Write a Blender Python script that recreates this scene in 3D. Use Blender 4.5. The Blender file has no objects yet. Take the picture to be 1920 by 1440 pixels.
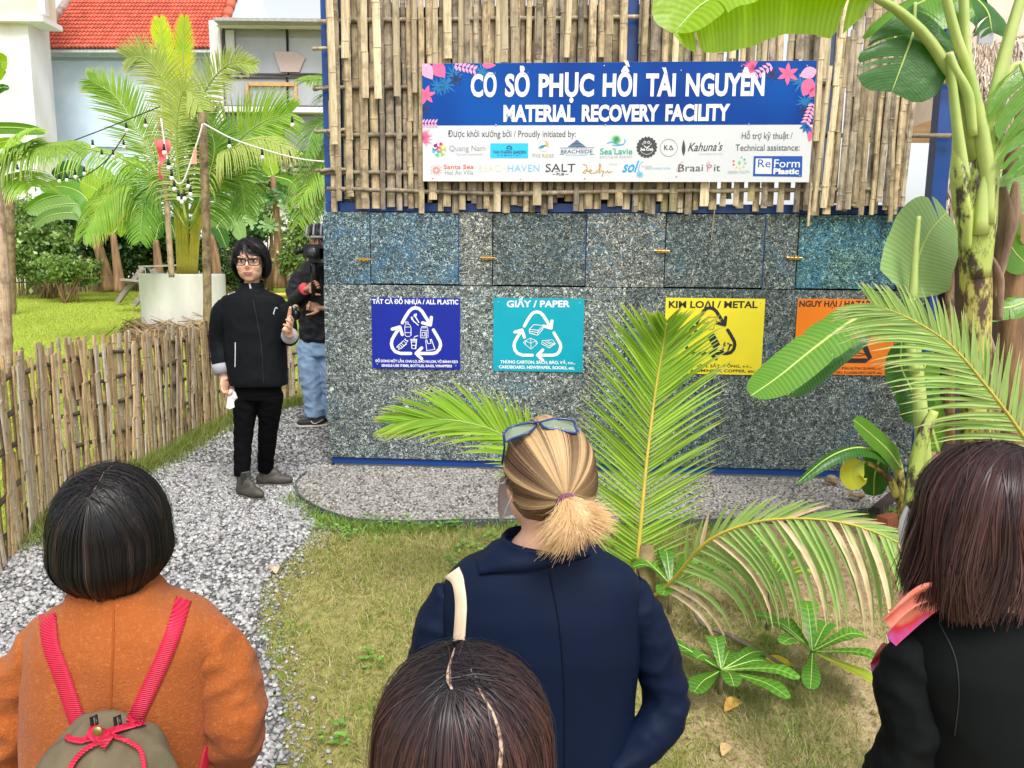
import bpy, math, random
import numpy as np
from mathutils import Vector, Matrix, noise as mnoise
RN = random.Random(7); NR = np.random.default_rng(11)
scene = bpy.context.scene; COL = scene.collection
# ---------------- camera ----------------
FPX = 1442.0; PT = math.radians(8.7); RL = 0.010
CAM = np.array([0, 0, 1.5])
FW = np.array([0, math.cos(PT), -math.sin(PT)])
_r = np.array([1, 0, 0.]); _u = np.array([0, math.sin(PT), math.cos(PT)])
RT = math.cos(RL)*_r + math.sin(RL)*_u; UP = -math.sin(RL)*_r + math.cos(RL)*_u
cd = bpy.data.cameras.new('camera'); cam = bpy.data.objects.new('camera', cd); COL.objects.link(cam)
cam.matrix_world = Matrix(((RT[0], UP[0], -FW[0], 0), (RT[1], UP[1], -FW[1], 0), (RT[2], UP[2], -FW[2], 1.5), (0, 0, 0, 1)))
cd.sensor_width = 36; cd.lens = 36*FPX/1920; cd.clip_start = 0.05; cd.clip_end = 2000
scene.camera = cam
# ---------------- light ----------------
w = bpy.data.worlds.new("World"); scene.world = w; w.use_nodes = True
nt = w.node_tree; bg = nt.nodes['Background']
sky = nt.nodes.new('ShaderNodeTexSky'); sky.sky_type = 'NISHITA'; sky.sun_disc = False
SE, SR = math.radians(55), math.radians(163)
sky.sun_elevation = SE; sky.sun_rotation = SR; sky.dust_density = 3.0; sky.air_density = 1.0
hs = nt.nodes.new('ShaderNodeHueSaturation'); hs.inputs['Saturation'].default_value = 0.25
nt.links.new(sky.outputs[0], hs.inputs['Color']); nt.links.new(hs.outputs[0], bg.inputs[0]); bg.inputs[1].default_value = 0.15
sd = bpy.data.lights.new('sun', 'SUN'); sd.energy = 1.5; sd.angle = math.radians(18); sd.color = (1, .97, .92)
so = bpy.data.objects.new('sun', sd); COL.objects.link(so)
_sd = Vector((math.sin(SR)*math.cos(SE), math.cos(SR)*math.cos(SE), math.sin(SE)))
so.rotation_euler = _sd.to_track_quat('Z', 'Y').to_euler()
vs = scene.view_settings; vs.view_transform = 'Standard'; vs.look = 'None'; vs.gamma = 1; vs.exposure = 0.80
scene.cycles.max_bounces = 8; scene.cycles.transparent_max_bounces = 12
# ---------------- helpers ----------------
def ray(px, py): return FW + RT*(px-960)/FPX + UP*(720-py)/FPX
def P(px, py, Y):
    d = ray(px, py); return CAM + d*(Y/d[1])
def sst(x): x = np.clip(x, 0, 1); return x*x*(3-2*x)
def gz(x, y):
    return -0.5*sst((4.1-y)/2.7) + 0.05*np.maximum(y-8, 0)*np.where(y > 8, 1, 0) - 0.04*np.maximum(np.asarray(y, float)-24, 0)
def G(px, py, dz=0.0):
    d = ray(px, py)
    lo, hi = 0.5, 80.0
    for _ in range(50):
        m = (lo+hi)/2; p = CAM + d*m
        if p[2] > gz(p[0], p[1])+dz: lo = m
        else: hi = m
    p = CAM + d*lo; return p
def V3(*a): return np.array(a, float)
def nrm(v): v = np.asarray(v, float); return v/(np.linalg.norm(v)+1e-12)
WL = {}
def thing(name, label, cat, loc=(0, 0, 0), group=None):
    o = bpy.data.objects.new(name, None); COL.objects.link(o); o.location = loc
    o.empty_display_size = .1
    o['label'] = label; o['category'] = cat
    if group: o['group'] = group
    WL[o.name] = np.array(loc, float); return o
def tag(o, label, cat, group=None, kind=None):
    o['label'] = label; o['category'] = cat
    if group: o['group'] = group
    if kind: o['kind'] = kind
    return o
def off(par):
    o = np.zeros(3)
    while par is not None:
        o = o + np.array(par.location); par = par.parent
    return o
def mk(name, V, F, mat, parent=None, smooth=False, mi=None, attrs=None, kind=None, origin=None):
    V = np.asarray(V, float).reshape(-1, 3)
    base = off(parent)
    loc = np.zeros(3)
    if origin is not None:
        loc = np.asarray(origin, float) - base
    elif parent is None:
        loc = np.array([V[:, 0].mean(), V[:, 1].mean(), V[:, 2].min()])
        base = np.zeros(3)
    V = V - base - loc
    me = bpy.data.meshes.new(name)
    if isinstance(F, np.ndarray):
        m, k = F.shape
        me.vertices.add(len(V)); me.vertices.foreach_set('co', V.astype(np.float32).ravel())
        me.loops.add(m*k); me.loops.foreach_set('vertex_index', F.astype(np.int32).ravel())
        me.polygons.add(m); me.polygons.foreach_set('loop_start', np.arange(0, m*k, k, dtype=np.int32))
        try: me.polygons.foreach_set('loop_total', np.full(m, k, dtype=np.int32))
        except Exception: pass
        me.update(calc_edges=True)
    else:
        me.from_pydata([tuple(v) for v in V], [], F)
    if smooth: me.polygons.foreach_set('use_smooth', [True]*len(me.polygons))
    for mm in (mat if isinstance(mat, (list, tuple)) else [mat]): me.materials.append(mm)
    if mi is not None: me.polygons.foreach_set('material_index', np.asarray(mi, dtype=np.int32))
    if attrs:
        for k_, a in attrs.items():
            a = np.asarray(a, float)
            if a.ndim == 1:
                at = me.attributes.new(k_, 'FLOAT', 'POINT'); at.data.foreach_set('value', a.astype(np.float32))
            else:
                at = me.attributes.new(k_, 'FLOAT_COLOR', 'POINT')
                if a.shape[1] == 3: a = np.hstack([a, np.ones((len(a), 1))])
                at.data.foreach_set('color', a.astype(np.float32).ravel())
    o = bpy.data.objects.new(name, me); COL.objects.link(o)
    if parent is not None: o.parent = parent
    o.location = loc
    if kind: o['kind'] = kind
    return o
class MB:
    """collects pieces into one mesh"""
    def __init__(s): s.V = []; s.F = []; s.n = 0; s.mi = []
    def add(s, V, F, mi=0):
        V = np.asarray(V, float).reshape(-1, 3); s.V.append(V)
        for f in F: s.F.append(tuple(int(i)+s.n for i in f)); s.mi.append(mi)
        s.n += len(V)
    def box(s, c, size, ax=None, mi=0, bev=0):
        c = np.asarray(c, float); h = np.asarray(size, float)/2
        ax = np.eye(3) if ax is None else np.asarray(ax)
        vs_ = []
        for i in range(8):
            sg = np.array([(1 if i & 1 else -1), (1 if i & 2 else -1), (1 if i & 4 else -1)])
            vs_.append(c + (sg*h)@ax)
        s.add(vs_, [(0, 2, 3, 1), (4, 5, 7, 6), (0, 1, 5, 4), (2, 6, 7, 3), (0, 4, 6, 2), (1, 3, 7, 5)], mi)
    def tube(s, pts, rad, n=8, cap=True, mi=0, flat=1.0, upv=(0, 0, 1)):
        V, F = tube_geo(pts, rad, n, cap, flat, upv); s.add(V, F, mi)
    def ell(s, c, r, ax=None, nu=14, nv=9, mi=0):
        V, F = ell_geo(c, r, ax, nu, nv); s.add(V, F, mi)
    def build(s, name, mat, parent=None, smooth=False, **k):
        return mk(name, np.vstack(s.V), s.F, mat, parent, smooth, mi=s.mi if isinstance(mat, (list, tuple)) else None, **k)
def tube_geo(pts, rad, n=8, cap=True, flat=1.0, upv=(0, 0, 1)):
    pts = np.asarray(pts, float); m = len(pts)
    rad = np.full(m, rad) if np.isscalar(rad) else np.asarray(rad, float)
    V = []; F = []
    T = np.gradient(pts, axis=0)
    a0 = None
    for i in range(m):
        t = nrm(T[i])
        if a0 is None:
            a = np.cross(t, upv)
            if np.linalg.norm(a) < .1: a = np.cross(t, (0, 1, 0))
        else: a = a0 - t*np.dot(a0, t)
        a = nrm(a); a0 = a; b = np.cross(t, a)
        for j in range(n):
            q = 2*math.pi*j/n
            V.append(pts[i] + rad[i]*(math.cos(q)*a + flat*math.sin(q)*b))
    for i in range(m-1):
        for j in range(n):
            k = (j+1) % n
            F.append((i*n+j, i*n+k, (i+1)*n+k, (i+1)*n+j))
    if cap:
        F.append(tuple(reversed(range(n)))) ; F.append(tuple((m-1)*n+j for j in range(n)))
    return np.array(V), F
def ell_geo(c, r, ax=None, nu=14, nv=9):
    ax = np.eye(3) if ax is None else np.asarray(ax)
    r = np.asarray(r, float)*np.ones(3); V = [c+np.array([0, 0, r[2]])@ax]
    for i in range(1, nv):
        a = math.pi*i/nv
        for j in range(nu):
            q = 2*math.pi*j/nu
            V.append(c + (r*np.array([math.sin(a)*math.cos(q), math.sin(a)*math.sin(q), math.cos(a)]))@ax)
    V.append(c+np.array([0, 0, -r[2]])@ax); F = []
    for j in range(nu): F.append((0, 1+j, 1+(j+1) % nu))
    for i in range(nv-2):
        for j in range(nu):
            a = 1+i*nu+j; b = 1+i*nu+(j+1) % nu
            F.append((a, a+nu, b+nu, b))
    l = len(V)-1; s0 = 1+(nv-2)*nu
    for j in range(nu): F.append((l, s0+(j+1) % nu, s0+j))
    return np.array(V), F
def spl(pts, n):
    """smooth resample (Catmull-Rom) of a polyline"""
    p = np.asarray(pts, float); m = len(p)
    if m < 3:
        t = np.linspace(0, 1, n)[:, None]; return p[0]*(1-t)+p[-1]*t
    q = np.vstack([2*p[0]-p[1], p, 2*p[-1]-p[-2]]); out = []
    for s in np.linspace(0, m-1-1e-9, n):
        i = int(s); t = s-i; a, b, c, d = q[i], q[i+1], q[i+2], q[i+3]
        out.append(.5*((2*b)+(c-a)*t+(2*a-5*b+4*c-d)*t*t+(-a+3*b-3*c+d)*t**3))
    return np.array(out)
# ---------------- materials ----------------
def nodes(m):
    m.use_nodes = True; t = m.node_tree; return t, t.nodes, t.links, t.nodes['Principled BSDF']
def ramp(t, fac, stops, interp='LINEAR'):
    r = t.nodes.new('ShaderNodeValToRGB'); r.color_ramp.interpolation = interp
    e = r.color_ramp.elements
    while len(e) < len(stops): e.new(.5)
    for i, (p, c) in enumerate(stops): e[i].position = p; e[i].color = (*c, 1)
    t.links.new(fac, r.inputs[0]); return r.outputs[0]
def noise_n(t, scale, detail=4, vec=None, rough=.55, dist=0):
    n = t.nodes.new('ShaderNodeTexNoise'); n.inputs['Scale'].default_value = scale; n.inputs['Detail'].default_value = detail
    n.inputs['Roughness'].default_value = rough; n.inputs['Distortion'].default_value = dist
    if vec is not None: t.links.new(vec, n.inputs['Vector'])
    return n.outputs['Fac']
def mapping(t, scale=(1, 1, 1), coord='Object', rndloc=False):
    tc = t.nodes.new('ShaderNodeTexCoord'); mp = t.nodes.new('ShaderNodeMapping'); mp.inputs['Scale'].default_value = scale
    t.links.new(tc.outputs[coord], mp.inputs['Vector'])
    if rndloc:
        oi = t.nodes.new('ShaderNodeObjectInfo'); mu = t.nodes.new('ShaderNodeMath'); mu.operation = 'MULTIPLY'; mu.inputs[1].default_value = 57.0
        t.links.new(oi.outputs['Random'], mu.inputs[0]); t.links.new(mu.outputs[0], mp.inputs['Location'])
    return mp.outputs[0]
def mixc(t, fac, a, b, mode='MIX'):
    m = t.nodes.new('ShaderNodeMix'); m.data_type = 'RGBA'; m.blend_type = mode
    for k, v in ((0, fac), (6, a), (7, b)):
        if isinstance(v, (int, float)): m.inputs[k].default_value = v
        elif isinstance(v, (tuple, list)): m.inputs[k].default_value = (*v, 1)
        else: t.links.new(v, m.inputs[k])
    return m.outputs[2]
def bump(t, bs, h, dist, strength=1.0):
    b = t.nodes.new('ShaderNodeBump'); b.inputs['Distance'].default_value = dist; b.inputs['Strength'].default_value = strength
    t.links.new(h, b.inputs['Height']); t.links.new(b.outputs[0], bs.inputs['Normal'])
def objrand(t, col, amt):
    oi = t.nodes.new('ShaderNodeObjectInfo'); mr = t.nodes.new('ShaderNodeMapRange')
    mr.inputs['To Min'].default_value = 1-amt; mr.inputs['To Max'].default_value = 1+amt
    t.links.new(oi.outputs['Random'], mr.inputs[0]); h = t.nodes.new('ShaderNodeHueSaturation')
    t.links.new(mr.outputs[0], h.inputs['Value']); t.links.new(col, h.inputs['Color']); return h.outputs[0]
def attrc(t, name):
    a = t.nodes.new('ShaderNodeAttribute'); a.attribute_name = name; return a
def M(name, c1, rough=.6, c2=None, scale=6, bmp=0, bscale=40, spec=.4, metal=0, stretch=(1, 1, 1), rand=0, detail=5, sheen=0, lo=.35, hi=.65):
    m = bpy.data.materials.new(name); t, N, L, b = nodes(m)
    b.inputs['Roughness'].default_value = rough; b.inputs['Metallic'].default_value = metal
    b.inputs['Specular IOR Level'].default_value = spec
    if sheen: b.inputs['Sheen Weight'].default_value = sheen; b.inputs['Sheen Roughness'].default_value = .4
    if c2 is None: c2 = tuple(x*.82 for x in c1)
    v = mapping(t, stretch, rndloc=rand > 0)
    c = ramp(t, noise_n(t, scale, detail, v), [(lo, c1), (hi, c2)])
    if rand: c = objrand(t, c, rand)
    L.new(c, b.inputs['Base Color'])
    if bmp: bump(t, b, noise_n(t, bscale, 5, v), bmp)
    return m
def leafmat(name, c1, c2, rough=.45, trans=.35, vein=0, rand=.15, spec=.4, tip=None):
    """two-tone leaf, with translucency; 'lu' (along) and 'lv' (across) attributes draw the veins"""
    m = bpy.data.materials.new(name); t, N, L, b = nodes(m)
    b.inputs['Roughness'].default_value = rough; b.inputs['Specular IOR Level'].default_value = spec
    v = mapping(t, (1, 1, 1), rndloc=True)
    c = ramp(t, noise_n(t, 5, 4, v), [(.3, c1), (.7, c2)])
    if tip is not None:
        a = attrc(t, 'lu'); r = ramp(t, a.outputs['Fac'], [(.78, (0, 0, 0)), (1, (1, 1, 1))])
        c = mixc(t, r, c, tip)
    if vein:
        a = attrc(t, 'lu'); mu = N.new('ShaderNodeMath'); mu.operation = 'MULTIPLY'; mu.inputs[1].default_value = vein
        L.new(a.outputs['Fac'], mu.inputs[0]); s = N.new('ShaderNodeMath'); s.operation = 'SINE'; L.new(mu.outputs[0], s.inputs[0])
        mr = N.new('ShaderNodeMapRange'); mr.inputs['From Min'].default_value = -1; L.new(s.outputs[0], mr.inputs[0])
        c = mixc(t, mr.outputs[0], c, tuple(x*.90 for x in c1)); bump(t, b, noise_n(t, 26, 4, v), .004)
    bl_ = ramp(t, noise_n(t, 17, 8, v, .75), [(.63, (0, 0, 0)), (.72, (1, 1, 1))]); c = mixc(t, bl_, c, tuple(.5*x+.5*y for x, y in zip(c2, (.38, .26, .08))))
    c = objrand(t, c, rand)
    L.new(c, b.inputs['Base Color'])
    tr = N.new('ShaderNodeBsdfTranslucent'); mx = N.new('ShaderNodeMixShader'); mx.inputs[0].default_value = trans
    h = N.new('ShaderNodeHueSaturation'); h.inputs['Value'].default_value = 1.5; h.inputs['Saturation'].default_value = 1.1
    L.new(c, h.inputs['Color']); L.new(h.outputs[0], tr.inputs[0])
    L.new(b.outputs[0], mx.inputs[1]); L.new(tr.outputs[0], mx.inputs[2]); L.new(mx.outputs[0], N['Material Output'].inputs[0])
    return m
def colmat(name, rough=.6, trans=0, spec=.4, bmp=0, bscale=60):
    """colour comes from the 'col' attribute of each piece"""
    m = bpy.data.materials.new(name); t, N, L, b = nodes(m)
    b.inputs['Roughness'].default_value = rough; b.inputs['Specular IOR Level'].default_value = spec
    a = attrc(t, 'col'); L.new(a.outputs['Color'], b.inputs['Base Color'])
    if bmp: bump(t, b, noise_n(t, bscale, 4, mapping(t)), bmp)
    if trans:
        tr = N.new('ShaderNodeBsdfTranslucent'); mx = N.new('ShaderNodeMixShader'); mx.inputs[0].default_value = trans
        L.new(a.outputs['Color'], tr.inputs[0]); L.new(b.outputs[0], mx.inputs[1]); L.new(tr.outputs[0], mx.inputs[2]); L.new(mx.outputs[0], N['Material Output'].inputs[0])
    return m
def flat(name, c, rough=.5, spec=.4, metal=0):
    m = bpy.data.materials.new(name); t, N, L, b = nodes(m)
    b.inputs['Base Color'].default_value = (*c, 1); b.inputs['Roughness'].default_value = rough
    b.inputs['Specular IOR Level'].default_value = spec; b.inputs['Metallic'].default_value = metal; return m
# ================= ground =================
def pip(x, y, poly):
    x = np.asarray(x); y = np.asarray(y); ins = np.zeros(x.shape, bool); n = len(poly)
    for i in range(n):
        x1, y1 = poly[i]; x2, y2 = poly[(i+1) % n]
        c = ((y1 > y) != (y2 > y)) & (x < (x2-x1)*(y-y1)/(y2-y1+1e-12)+x1); ins ^= c
    return ins
KERB = [G(1760, 940), G(1640, 965), G(1400, 985), G(1180, 988), G(1000, 987), G(900, 988), G(780, 990), G(680, 988), G(625, 975), G(585, 957), G(560, 938), G(556, 915), G(575, 895)]
KERB = [k[:2] for k in KERB]
GRASSB = [G(560, 945), G(595, 985), G(575, 1015), G(530, 1060), G(490, 1110), G(478, 1180), G(520, 1290), G(540, 1430)]
GRASSB = [k[:2] for k in GRASSB]
FENCE_PX = [(-130, 1190), (-60, 1125), (0, 1075), (110, 955), (200, 905), (280, 868), (367, 818), (450, 778), (560, 752)]
FENCE = [G(*q) for q in FENCE_PX]
_wa = V3(-1.309, 5.508, 0); _wud = nrm(V3(3.714, -.257, 0)); _wn = V3(-_wud[1], _wud[0], 0)
def WP(u, z, o=0.0): return _wa + _wud*u - _wn*o + V3(0, 0, z)      # o = distance in front of the wall
def W(px, py):
    d = ray(px, py); t = ((_wa-CAM)@_wn)/(d@_wn); p = CAM+d*t; return np.array([(p-_wa)@_wud, p[2]])
# polygons (world xy)
bed_poly = [tuple(k) for k in KERB] + [tuple(WP(-.03, 0)[:2]), tuple(WP(4.3, 0)[:2])]
grass_poly = [tuple(k) for k in GRASSB] + [(-.3, .2), (3.5, .2), (4.5, 3.5)] + [tuple(k) for k in KERB[:10]]
lawn_poly = [tuple(k[:2]) for k in FENCE] + [(-2.2, 30), (-30, 30), (-30, 1)]
path_poly = [tuple(k[:2]) for k in FENCE] + [(-2.0, 9.5), (-1.35, 9.5), tuple(WP(-.03, 0)[:2])] + [tuple(k) for k in KERB[::-1][:4]] + [tuple(k) for k in GRASSB] + [(-3, .2), (-6, 1)]
def dist_poly(x, y, poly):
    d = np.full(np.shape(x), 1e9)
    for i in range(len(poly)-1):
        a = np.array(poly[i]); b = np.array(poly[i+1]); ab = b-a; L2 = ab@ab+1e-9
        t = np.clip(((x-a[0])*ab[0]+(y-a[1])*ab[1])/L2, 0, 1)
        d = np.minimum(d, np.hypot(x-a[0]-t*ab[0], y-a[1]-t*ab[1]))
    return d
gm = bpy.data.materials.new('ground_soil'); t, N, L, b = nodes(gm)
v = mapping(t); n1 = noise_n(t, 1.6, 8, v, .7); n2 = noise_n(t, 22, 6, v, .7)
soil = ramp(t, n2, [(.3, (.28, .185, .10)), (.55, (.46, .34, .20)), (.75, (.58, .46, .30))])
turf = ramp(t, n2, [(.3, (.20, .18, .06)), (.55, (.36, .32, .12)), (.75, (.46, .38, .18))])
lawn = ramp(t, n2, [(.3, (.22, .30, .03)), (.6, (.42, .50, .07)), (.8, (.55, .53, .15))])
a1 = attrc(t, 'sand'); a2 = attrc(t, 'lawn')
ad = N.new('ShaderNodeMath'); ad.operation = 'ADD'; L.new(a1.outputs['Fac'], ad.inputs[0]); L.new(n1, ad.inputs[1])
fs = ramp(t, ad.outputs[0], [(.85, (0, 0, 0)), (1.0, (1, 1, 1))])
c = mixc(t, fs, turf, soil); c = mixc(t, a2.outputs['Fac'], c, lawn)
L.new(c, b.inputs['Base Color']); b.inputs['Roughness'].default_value = .95; b.inputs['Specular IOR Level'].default_value = .1
bump(t, b, n2, .03)
def sheet(name, xs, ys, mat, f=None, dz=0, attrs=True, mask=None, kind='structure', bumpy=0):
    X, Y = np.meshgrid(xs, ys); Z = gz(X, Y)+dz
    if bumpy:
        Z = Z + bumpy*np.array([mnoise.noise(Vector((a*3, b_*3, 0))) for a, b_ in zip(X.ravel(), Y.ravel())]).reshape(X.shape)
    V = np.stack([X, Y, Z], -1).reshape(-1, 3); nx = len(xs); ny = len(ys)
    i = np.arange((nx-1)*(ny-1)); r = i//(nx-1); q = i % (nx-1); a = r*nx+q
    F = np.stack([a, a+1, a+1+nx, a+nx], -1)
    if mask is not None:
        cx = V[F][:, :, 0].mean(1); cy = V[F][:, :, 1].mean(1); F = F[mask(cx, cy)]
    at = None
    if attrs:
        x = V[:, 0]; y = V[:, 1]
        sand = np.clip(.25+(x-.35)*.35+(3.4-y)*.05, 0, .75); sand[(y > 4.3)] = .5
        lw = (pip(x, y, lawn_poly)).astype(float)
        at = {'sand': sand, 'lawn': lw}
    o = mk(name, V, F, mat, None, True, attrs=at, origin=(0, 0, 0)); o['kind'] = kind; return o
xs = np.unique(np.round(np.concatenate([np.linspace(-120, -12, 20), np.arange(-12, 6, .12), np.linspace(6, 120, 20)]), 4))
ys = np.unique(np.round(np.concatenate([np.linspace(-40, 0, 10), np.arange(0, 12, .12), np.arange(12, 30, .6), np.linspace(30, 300, 15)]), 4))
sheet('ground', xs, ys, gm, bumpy=0)
# gravel bed under the stones
gv = M('gravel_bed', (.20, .20, .20), .95, (.08, .08, .08), 60, .01, 90)
px_ = np.arange(-8, 4.6, .05); py_ = np.arange(.2, 9.6, .05)
sheet('gravel_path', px_, py_, gv, dz=.012, attrs=False, mask=lambda x, y: pip(x, y, path_poly))
BEDZ = .030
sheet('gravel_bed', px_, np.arange(4.1, 5.7, .05), gv, dz=BEDZ, attrs=False, mask=lambda x, y: pip(x, y, bed_poly))
def scatter_poly(poly, n, bounds, dens=None):
    out = []
    x = NR.uniform(bounds[0], bounds[1], n); y = NR.uniform(bounds[2], bounds[3], n)
    k = pip(x, y, poly); x = x[k]; y = y[k]
    if dens is not None:
        k = NR.random(len(x)) < dens(x, y); x = x[k]; y = y[k]
    return x, y
def rotm(n):
    q = NR.normal(size=(n, 4)); q /= np.linalg.norm(q, axis=1)[:, None]; w_, x, y, z = q.T
    return np.stack([1-2*(y*y+z*z), 2*(x*y-z*w_), 2*(x*z+y*w_), 2*(x*y+z*w_), 1-2*(x*x+z*z), 2*(y*z-x*w_), 2*(x*z-y*w_), 2*(y*z+x*w_), 1-2*(x*x+y*y)], -1).reshape(-1, 3, 3)
OV = np.array([[1, 0, 0], [-1, 0, 0], [0, 1, 0], [0, -1, 0], [0, 0, 1], [0, 0, -1.]])
OF = np.array([[0, 2, 4], [2, 1, 4], [1, 3, 4], [3, 0, 4], [2, 0, 5], [1, 2, 5], [3, 1, 5], [0, 3, 5]])
def stones(name, x, y, dz, smin, smax, label, tint=(1, 1, 1)):
    n = len(x); s = NR.uniform(smin, smax, n)
    sc = NR.uniform(.55, 1.2, (n, 1, 3))*s[:, None, None]; base = OV[None]*(1+NR.uniform(-.3, .3, (n, 6, 1)))*sc
    R = rotm(n); v = np.einsum('nij,nkj->nki', R, base); v[:, :, 2] *= .75
    v += np.stack([x, y, gz(x, y)+dz+s*.25], -1)[:, None, :]
    F = (OF[None]+6*np.arange(n)[:, None, None]).reshape(-1, 3)
    g = NR.choice([.42, .34, .25, .11, .54], n, p=[.3, .27, .2, .11, .12])[:, None]*NR.uniform(.85, 1.1, (n, 1))
    c = g*(np.array([1, .985, .97])+NR.normal(0, .02, (n, 3)))*np.array(tint)
    o = mk(name, v.reshape(-1, 3), F, colmat(name, .7, spec=.3), None, False, attrs={'col': np.repeat(c, 6, 0)}, origin=(0, 0, 0))
    tag(o, label, 'gravel', kind='stuff'); return o
x, y = scatter_poly(path_poly, 300000, (-5, -.5, 1.5, 9.6), lambda x, y: np.where(y < 5.6, .62, .22)*np.where(x < -.95*y*.72-.4, 0.0, 1))
sm = .0085
stones('gravel_stones', x, y, .014, .009, .020, 'pale grey crushed gravel covering the curved path beside the bamboo fence')
x, y = scatter_poly(bed_poly, 60000, (-1.5, 3.2, 4.1, 5.7))
k = NR.random(len(x)) < np.clip(1.1+pn(x, y, 1.6, 2)*1.2, .3, 1) if 0 else slice(None)
stones('bed_stones', x, y, BEDZ+.002, .008, .018, 'damp grey and brown gravel filling the raised bed under the panel wall', (.84, .80, .75))
# kerb: black edging strip around the bed
kb = MB(); kp = spl([V3(k[0], k[1], 0) for k in KERB], 60)
for i in range(59):
    a, b_ = kp[i], kp[i+1]; d = nrm(b_-a); m = (a+b_)/2
    kb.box(m+V3(0, 0, float(gz(m[0], m[1]))+.018), (np.linalg.norm(b_-a)+.004, .010, .060), [d, [-d[1], d[0], 0], [0, 0, 1]])
o = kb.build('bed_edging', M('edging', (.05, .07, .08), .5, (.10, .11, .11), 20)); o['kind'] = 'structure'
# ================= grass blades =================
def blades(name, x, y, hmin, hmax, wid, cols, label, seg=2, dz=0, lean=.6, jit=.5):
    n = len(x); h = NR.uniform(hmin, hmax, n); a = NR.uniform(0, 6.283, n); ln = NR.uniform(.1, lean, n)*h
    base = np.stack([x, y, gz(x, y)+dz], -1); side = np.stack([np.cos(a), np.sin(a), 0*a], -1)*(wid*NR.uniform(.6, 1.3, n))[:, None]
    b2 = NR.uniform(0, 6.283, n); fw = np.stack([np.cos(b2), np.sin(b2), 0*a], -1)
    V = []
    for k in range(seg+1):
        t_ = k/seg; c_ = base + fw*(ln*t_**1.6)[:, None]; c_[:, 2] += h*t_*(1-.25*t_*ln/h)
        if k < seg: V += [c_-side*(1-t_*.6), c_+side*(1-t_*.6)]
        else: V += [c_]
    m = 2*seg+1; V = np.stack(V, 1).reshape(-1, 3); F = []
    for k in range(seg-1): F += [[2*k, 2*k+1, 2*k+3], [2*k, 2*k+3, 2*k+2]]
    F += [[2*seg-2, 2*seg-1, 2*seg]]
    F = (np.array(F)[None]+m*np.arange(n)[:, None, None]).reshape(-1, 3)
    cols = np.array(cols); c = cols[NR.integers(0, len(cols), n)]*NR.uniform(1-jit*.5, 1+jit*.5, (n, 1))
    o = mk(name, V, F, colmat(name, .6, .35, .3), None, False, attrs={'col': np.repeat(c, m, 0)}, origin=(0, 0, 0))
    tag(o, label, 'grass', kind='stuff'); return o
def pn(x, y, s, o=0): return np.array([mnoise.noise(Vector((a*s, b_*s, o))) for a, b_ in zip(x, y)])
x, y = scatter_poly(grass_poly, 190000, (-1.2, 3.6, 1.2, 4.4))
nz = pn(x, y, 2.2)+.6*pn(x, y, 6, 3)
dn = np.clip(1.05-.42*np.maximum(x-.15, 0)+nz*.95, .03, 1); k = NR.random(len(x)) < dn*np.where(y > 2, .8, .5); x = x[k]; y = y[k]; nz = nz[k]
gr = [(.28, .34, .06), (.36, .38, .10), (.48, .42, .18), (.22, .31, .05), (.56, .48, .27), (.36, .42, .10)]
blades('turf_grass', x, y, .012, .05, .0021, gr, 'short patchy yellowish green grass in the foreground beside the gravel path', lean=1.6)
# soft green weed tufts near the path edge, leafy sprigs
x, y = scatter_poly(grass_poly, 40000, (-1.1, 1.2, 1.6, 4.35)); k = (pn(x, y, 2.3, 9)+.4*pn(x, y, 7, 2) > .22) & (NR.random(len(x)) < .38); x = x[k]; y = y[k]
blades('weed_tufts', x, y, .015, .055, .0030, [(.16, .34, .04), (.24, .42, .07), (.30, .45, .08)], 'fresh bright green weed tufts dotted through the foreground grass', lean=1.2)
x, y = scatter_poly([tuple(k) for k in grass_poly], 70000, (.2, 1.7, 1.3, 3.0)); k = pn(x, y, 2.0, 5)+.25*pn(x, y, 6, 4) > .08; x = x[k]; y = y[k]; k = NR.random(len(x)) < .33; x = x[k]; y = y[k]
blades('wispy_grass', x, y, .04, .12, .0011, [(.30, .32, .12), (.44, .40, .20), (.24, .28, .08)], 'thin wispy olive grass over the sandy soil at bottom right', lean=1.8, seg=3)
# grass along the fence foot and kerb
fp = spl(FENCE, 400); i = NR.integers(120, 400, 16000); x = fp[i, 0]+np.abs(NR.normal(0, .10, len(i)))+.02+NR.normal(0, .02, len(i)); y = fp[i, 1]-np.abs(NR.normal(0, .12, len(i)))
k = NR.random(len(x)) < np.clip(.25+.8*(i/400.)+pn(x, y, 4)*.6, 0, 1); x = x[k]; y = y[k]
blades('fence_foot_grass', x, y, .03, .15, .003, [(.25, .33, .06), (.33, .33, .10), (.16, .25, .04)], 'long green grass growing along the foot of the bamboo fence', lean=1.0)
i = NR.integers(0, 60, 5000); x = kp[i, 0]+NR.normal(0, .05, len(i)); y = kp[i, 1]-.02-np.abs(NR.normal(0, .06, len(i)))
k = (i < 52) & (NR.random(len(i)) < np.clip(.5+pn(x, y, 3)*1.2, 0, 1)); x = x[k]; y = y[k]
blades('kerb_grass', x, y, .02, .09, .004, [(.16, .32, .05), (.22, .38, .07), (.28, .33, .08)], 'green weeds along the black edging of the gravel bed', lean=1.2)
# far lawn
x = NR.uniform(-14, -1.9, 260000); y = NR.uniform(3.5, 24, 260000); k = pip(x, y, lawn_poly) & (x > -.72*y-.5); x = x[k]; y = y[k]
k = NR.random(len(x)) < np.where(y < 9, 1., .55); x = x[k]; y = y[k]
blades('lawn_grass', x, y, .02, .06, .006, [(.36, .48, .05), (.46, .55, .08), (.55, .55, .16), (.30, .42, .04)], 'bright yellow green lawn behind the bamboo fence', seg=1)
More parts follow.
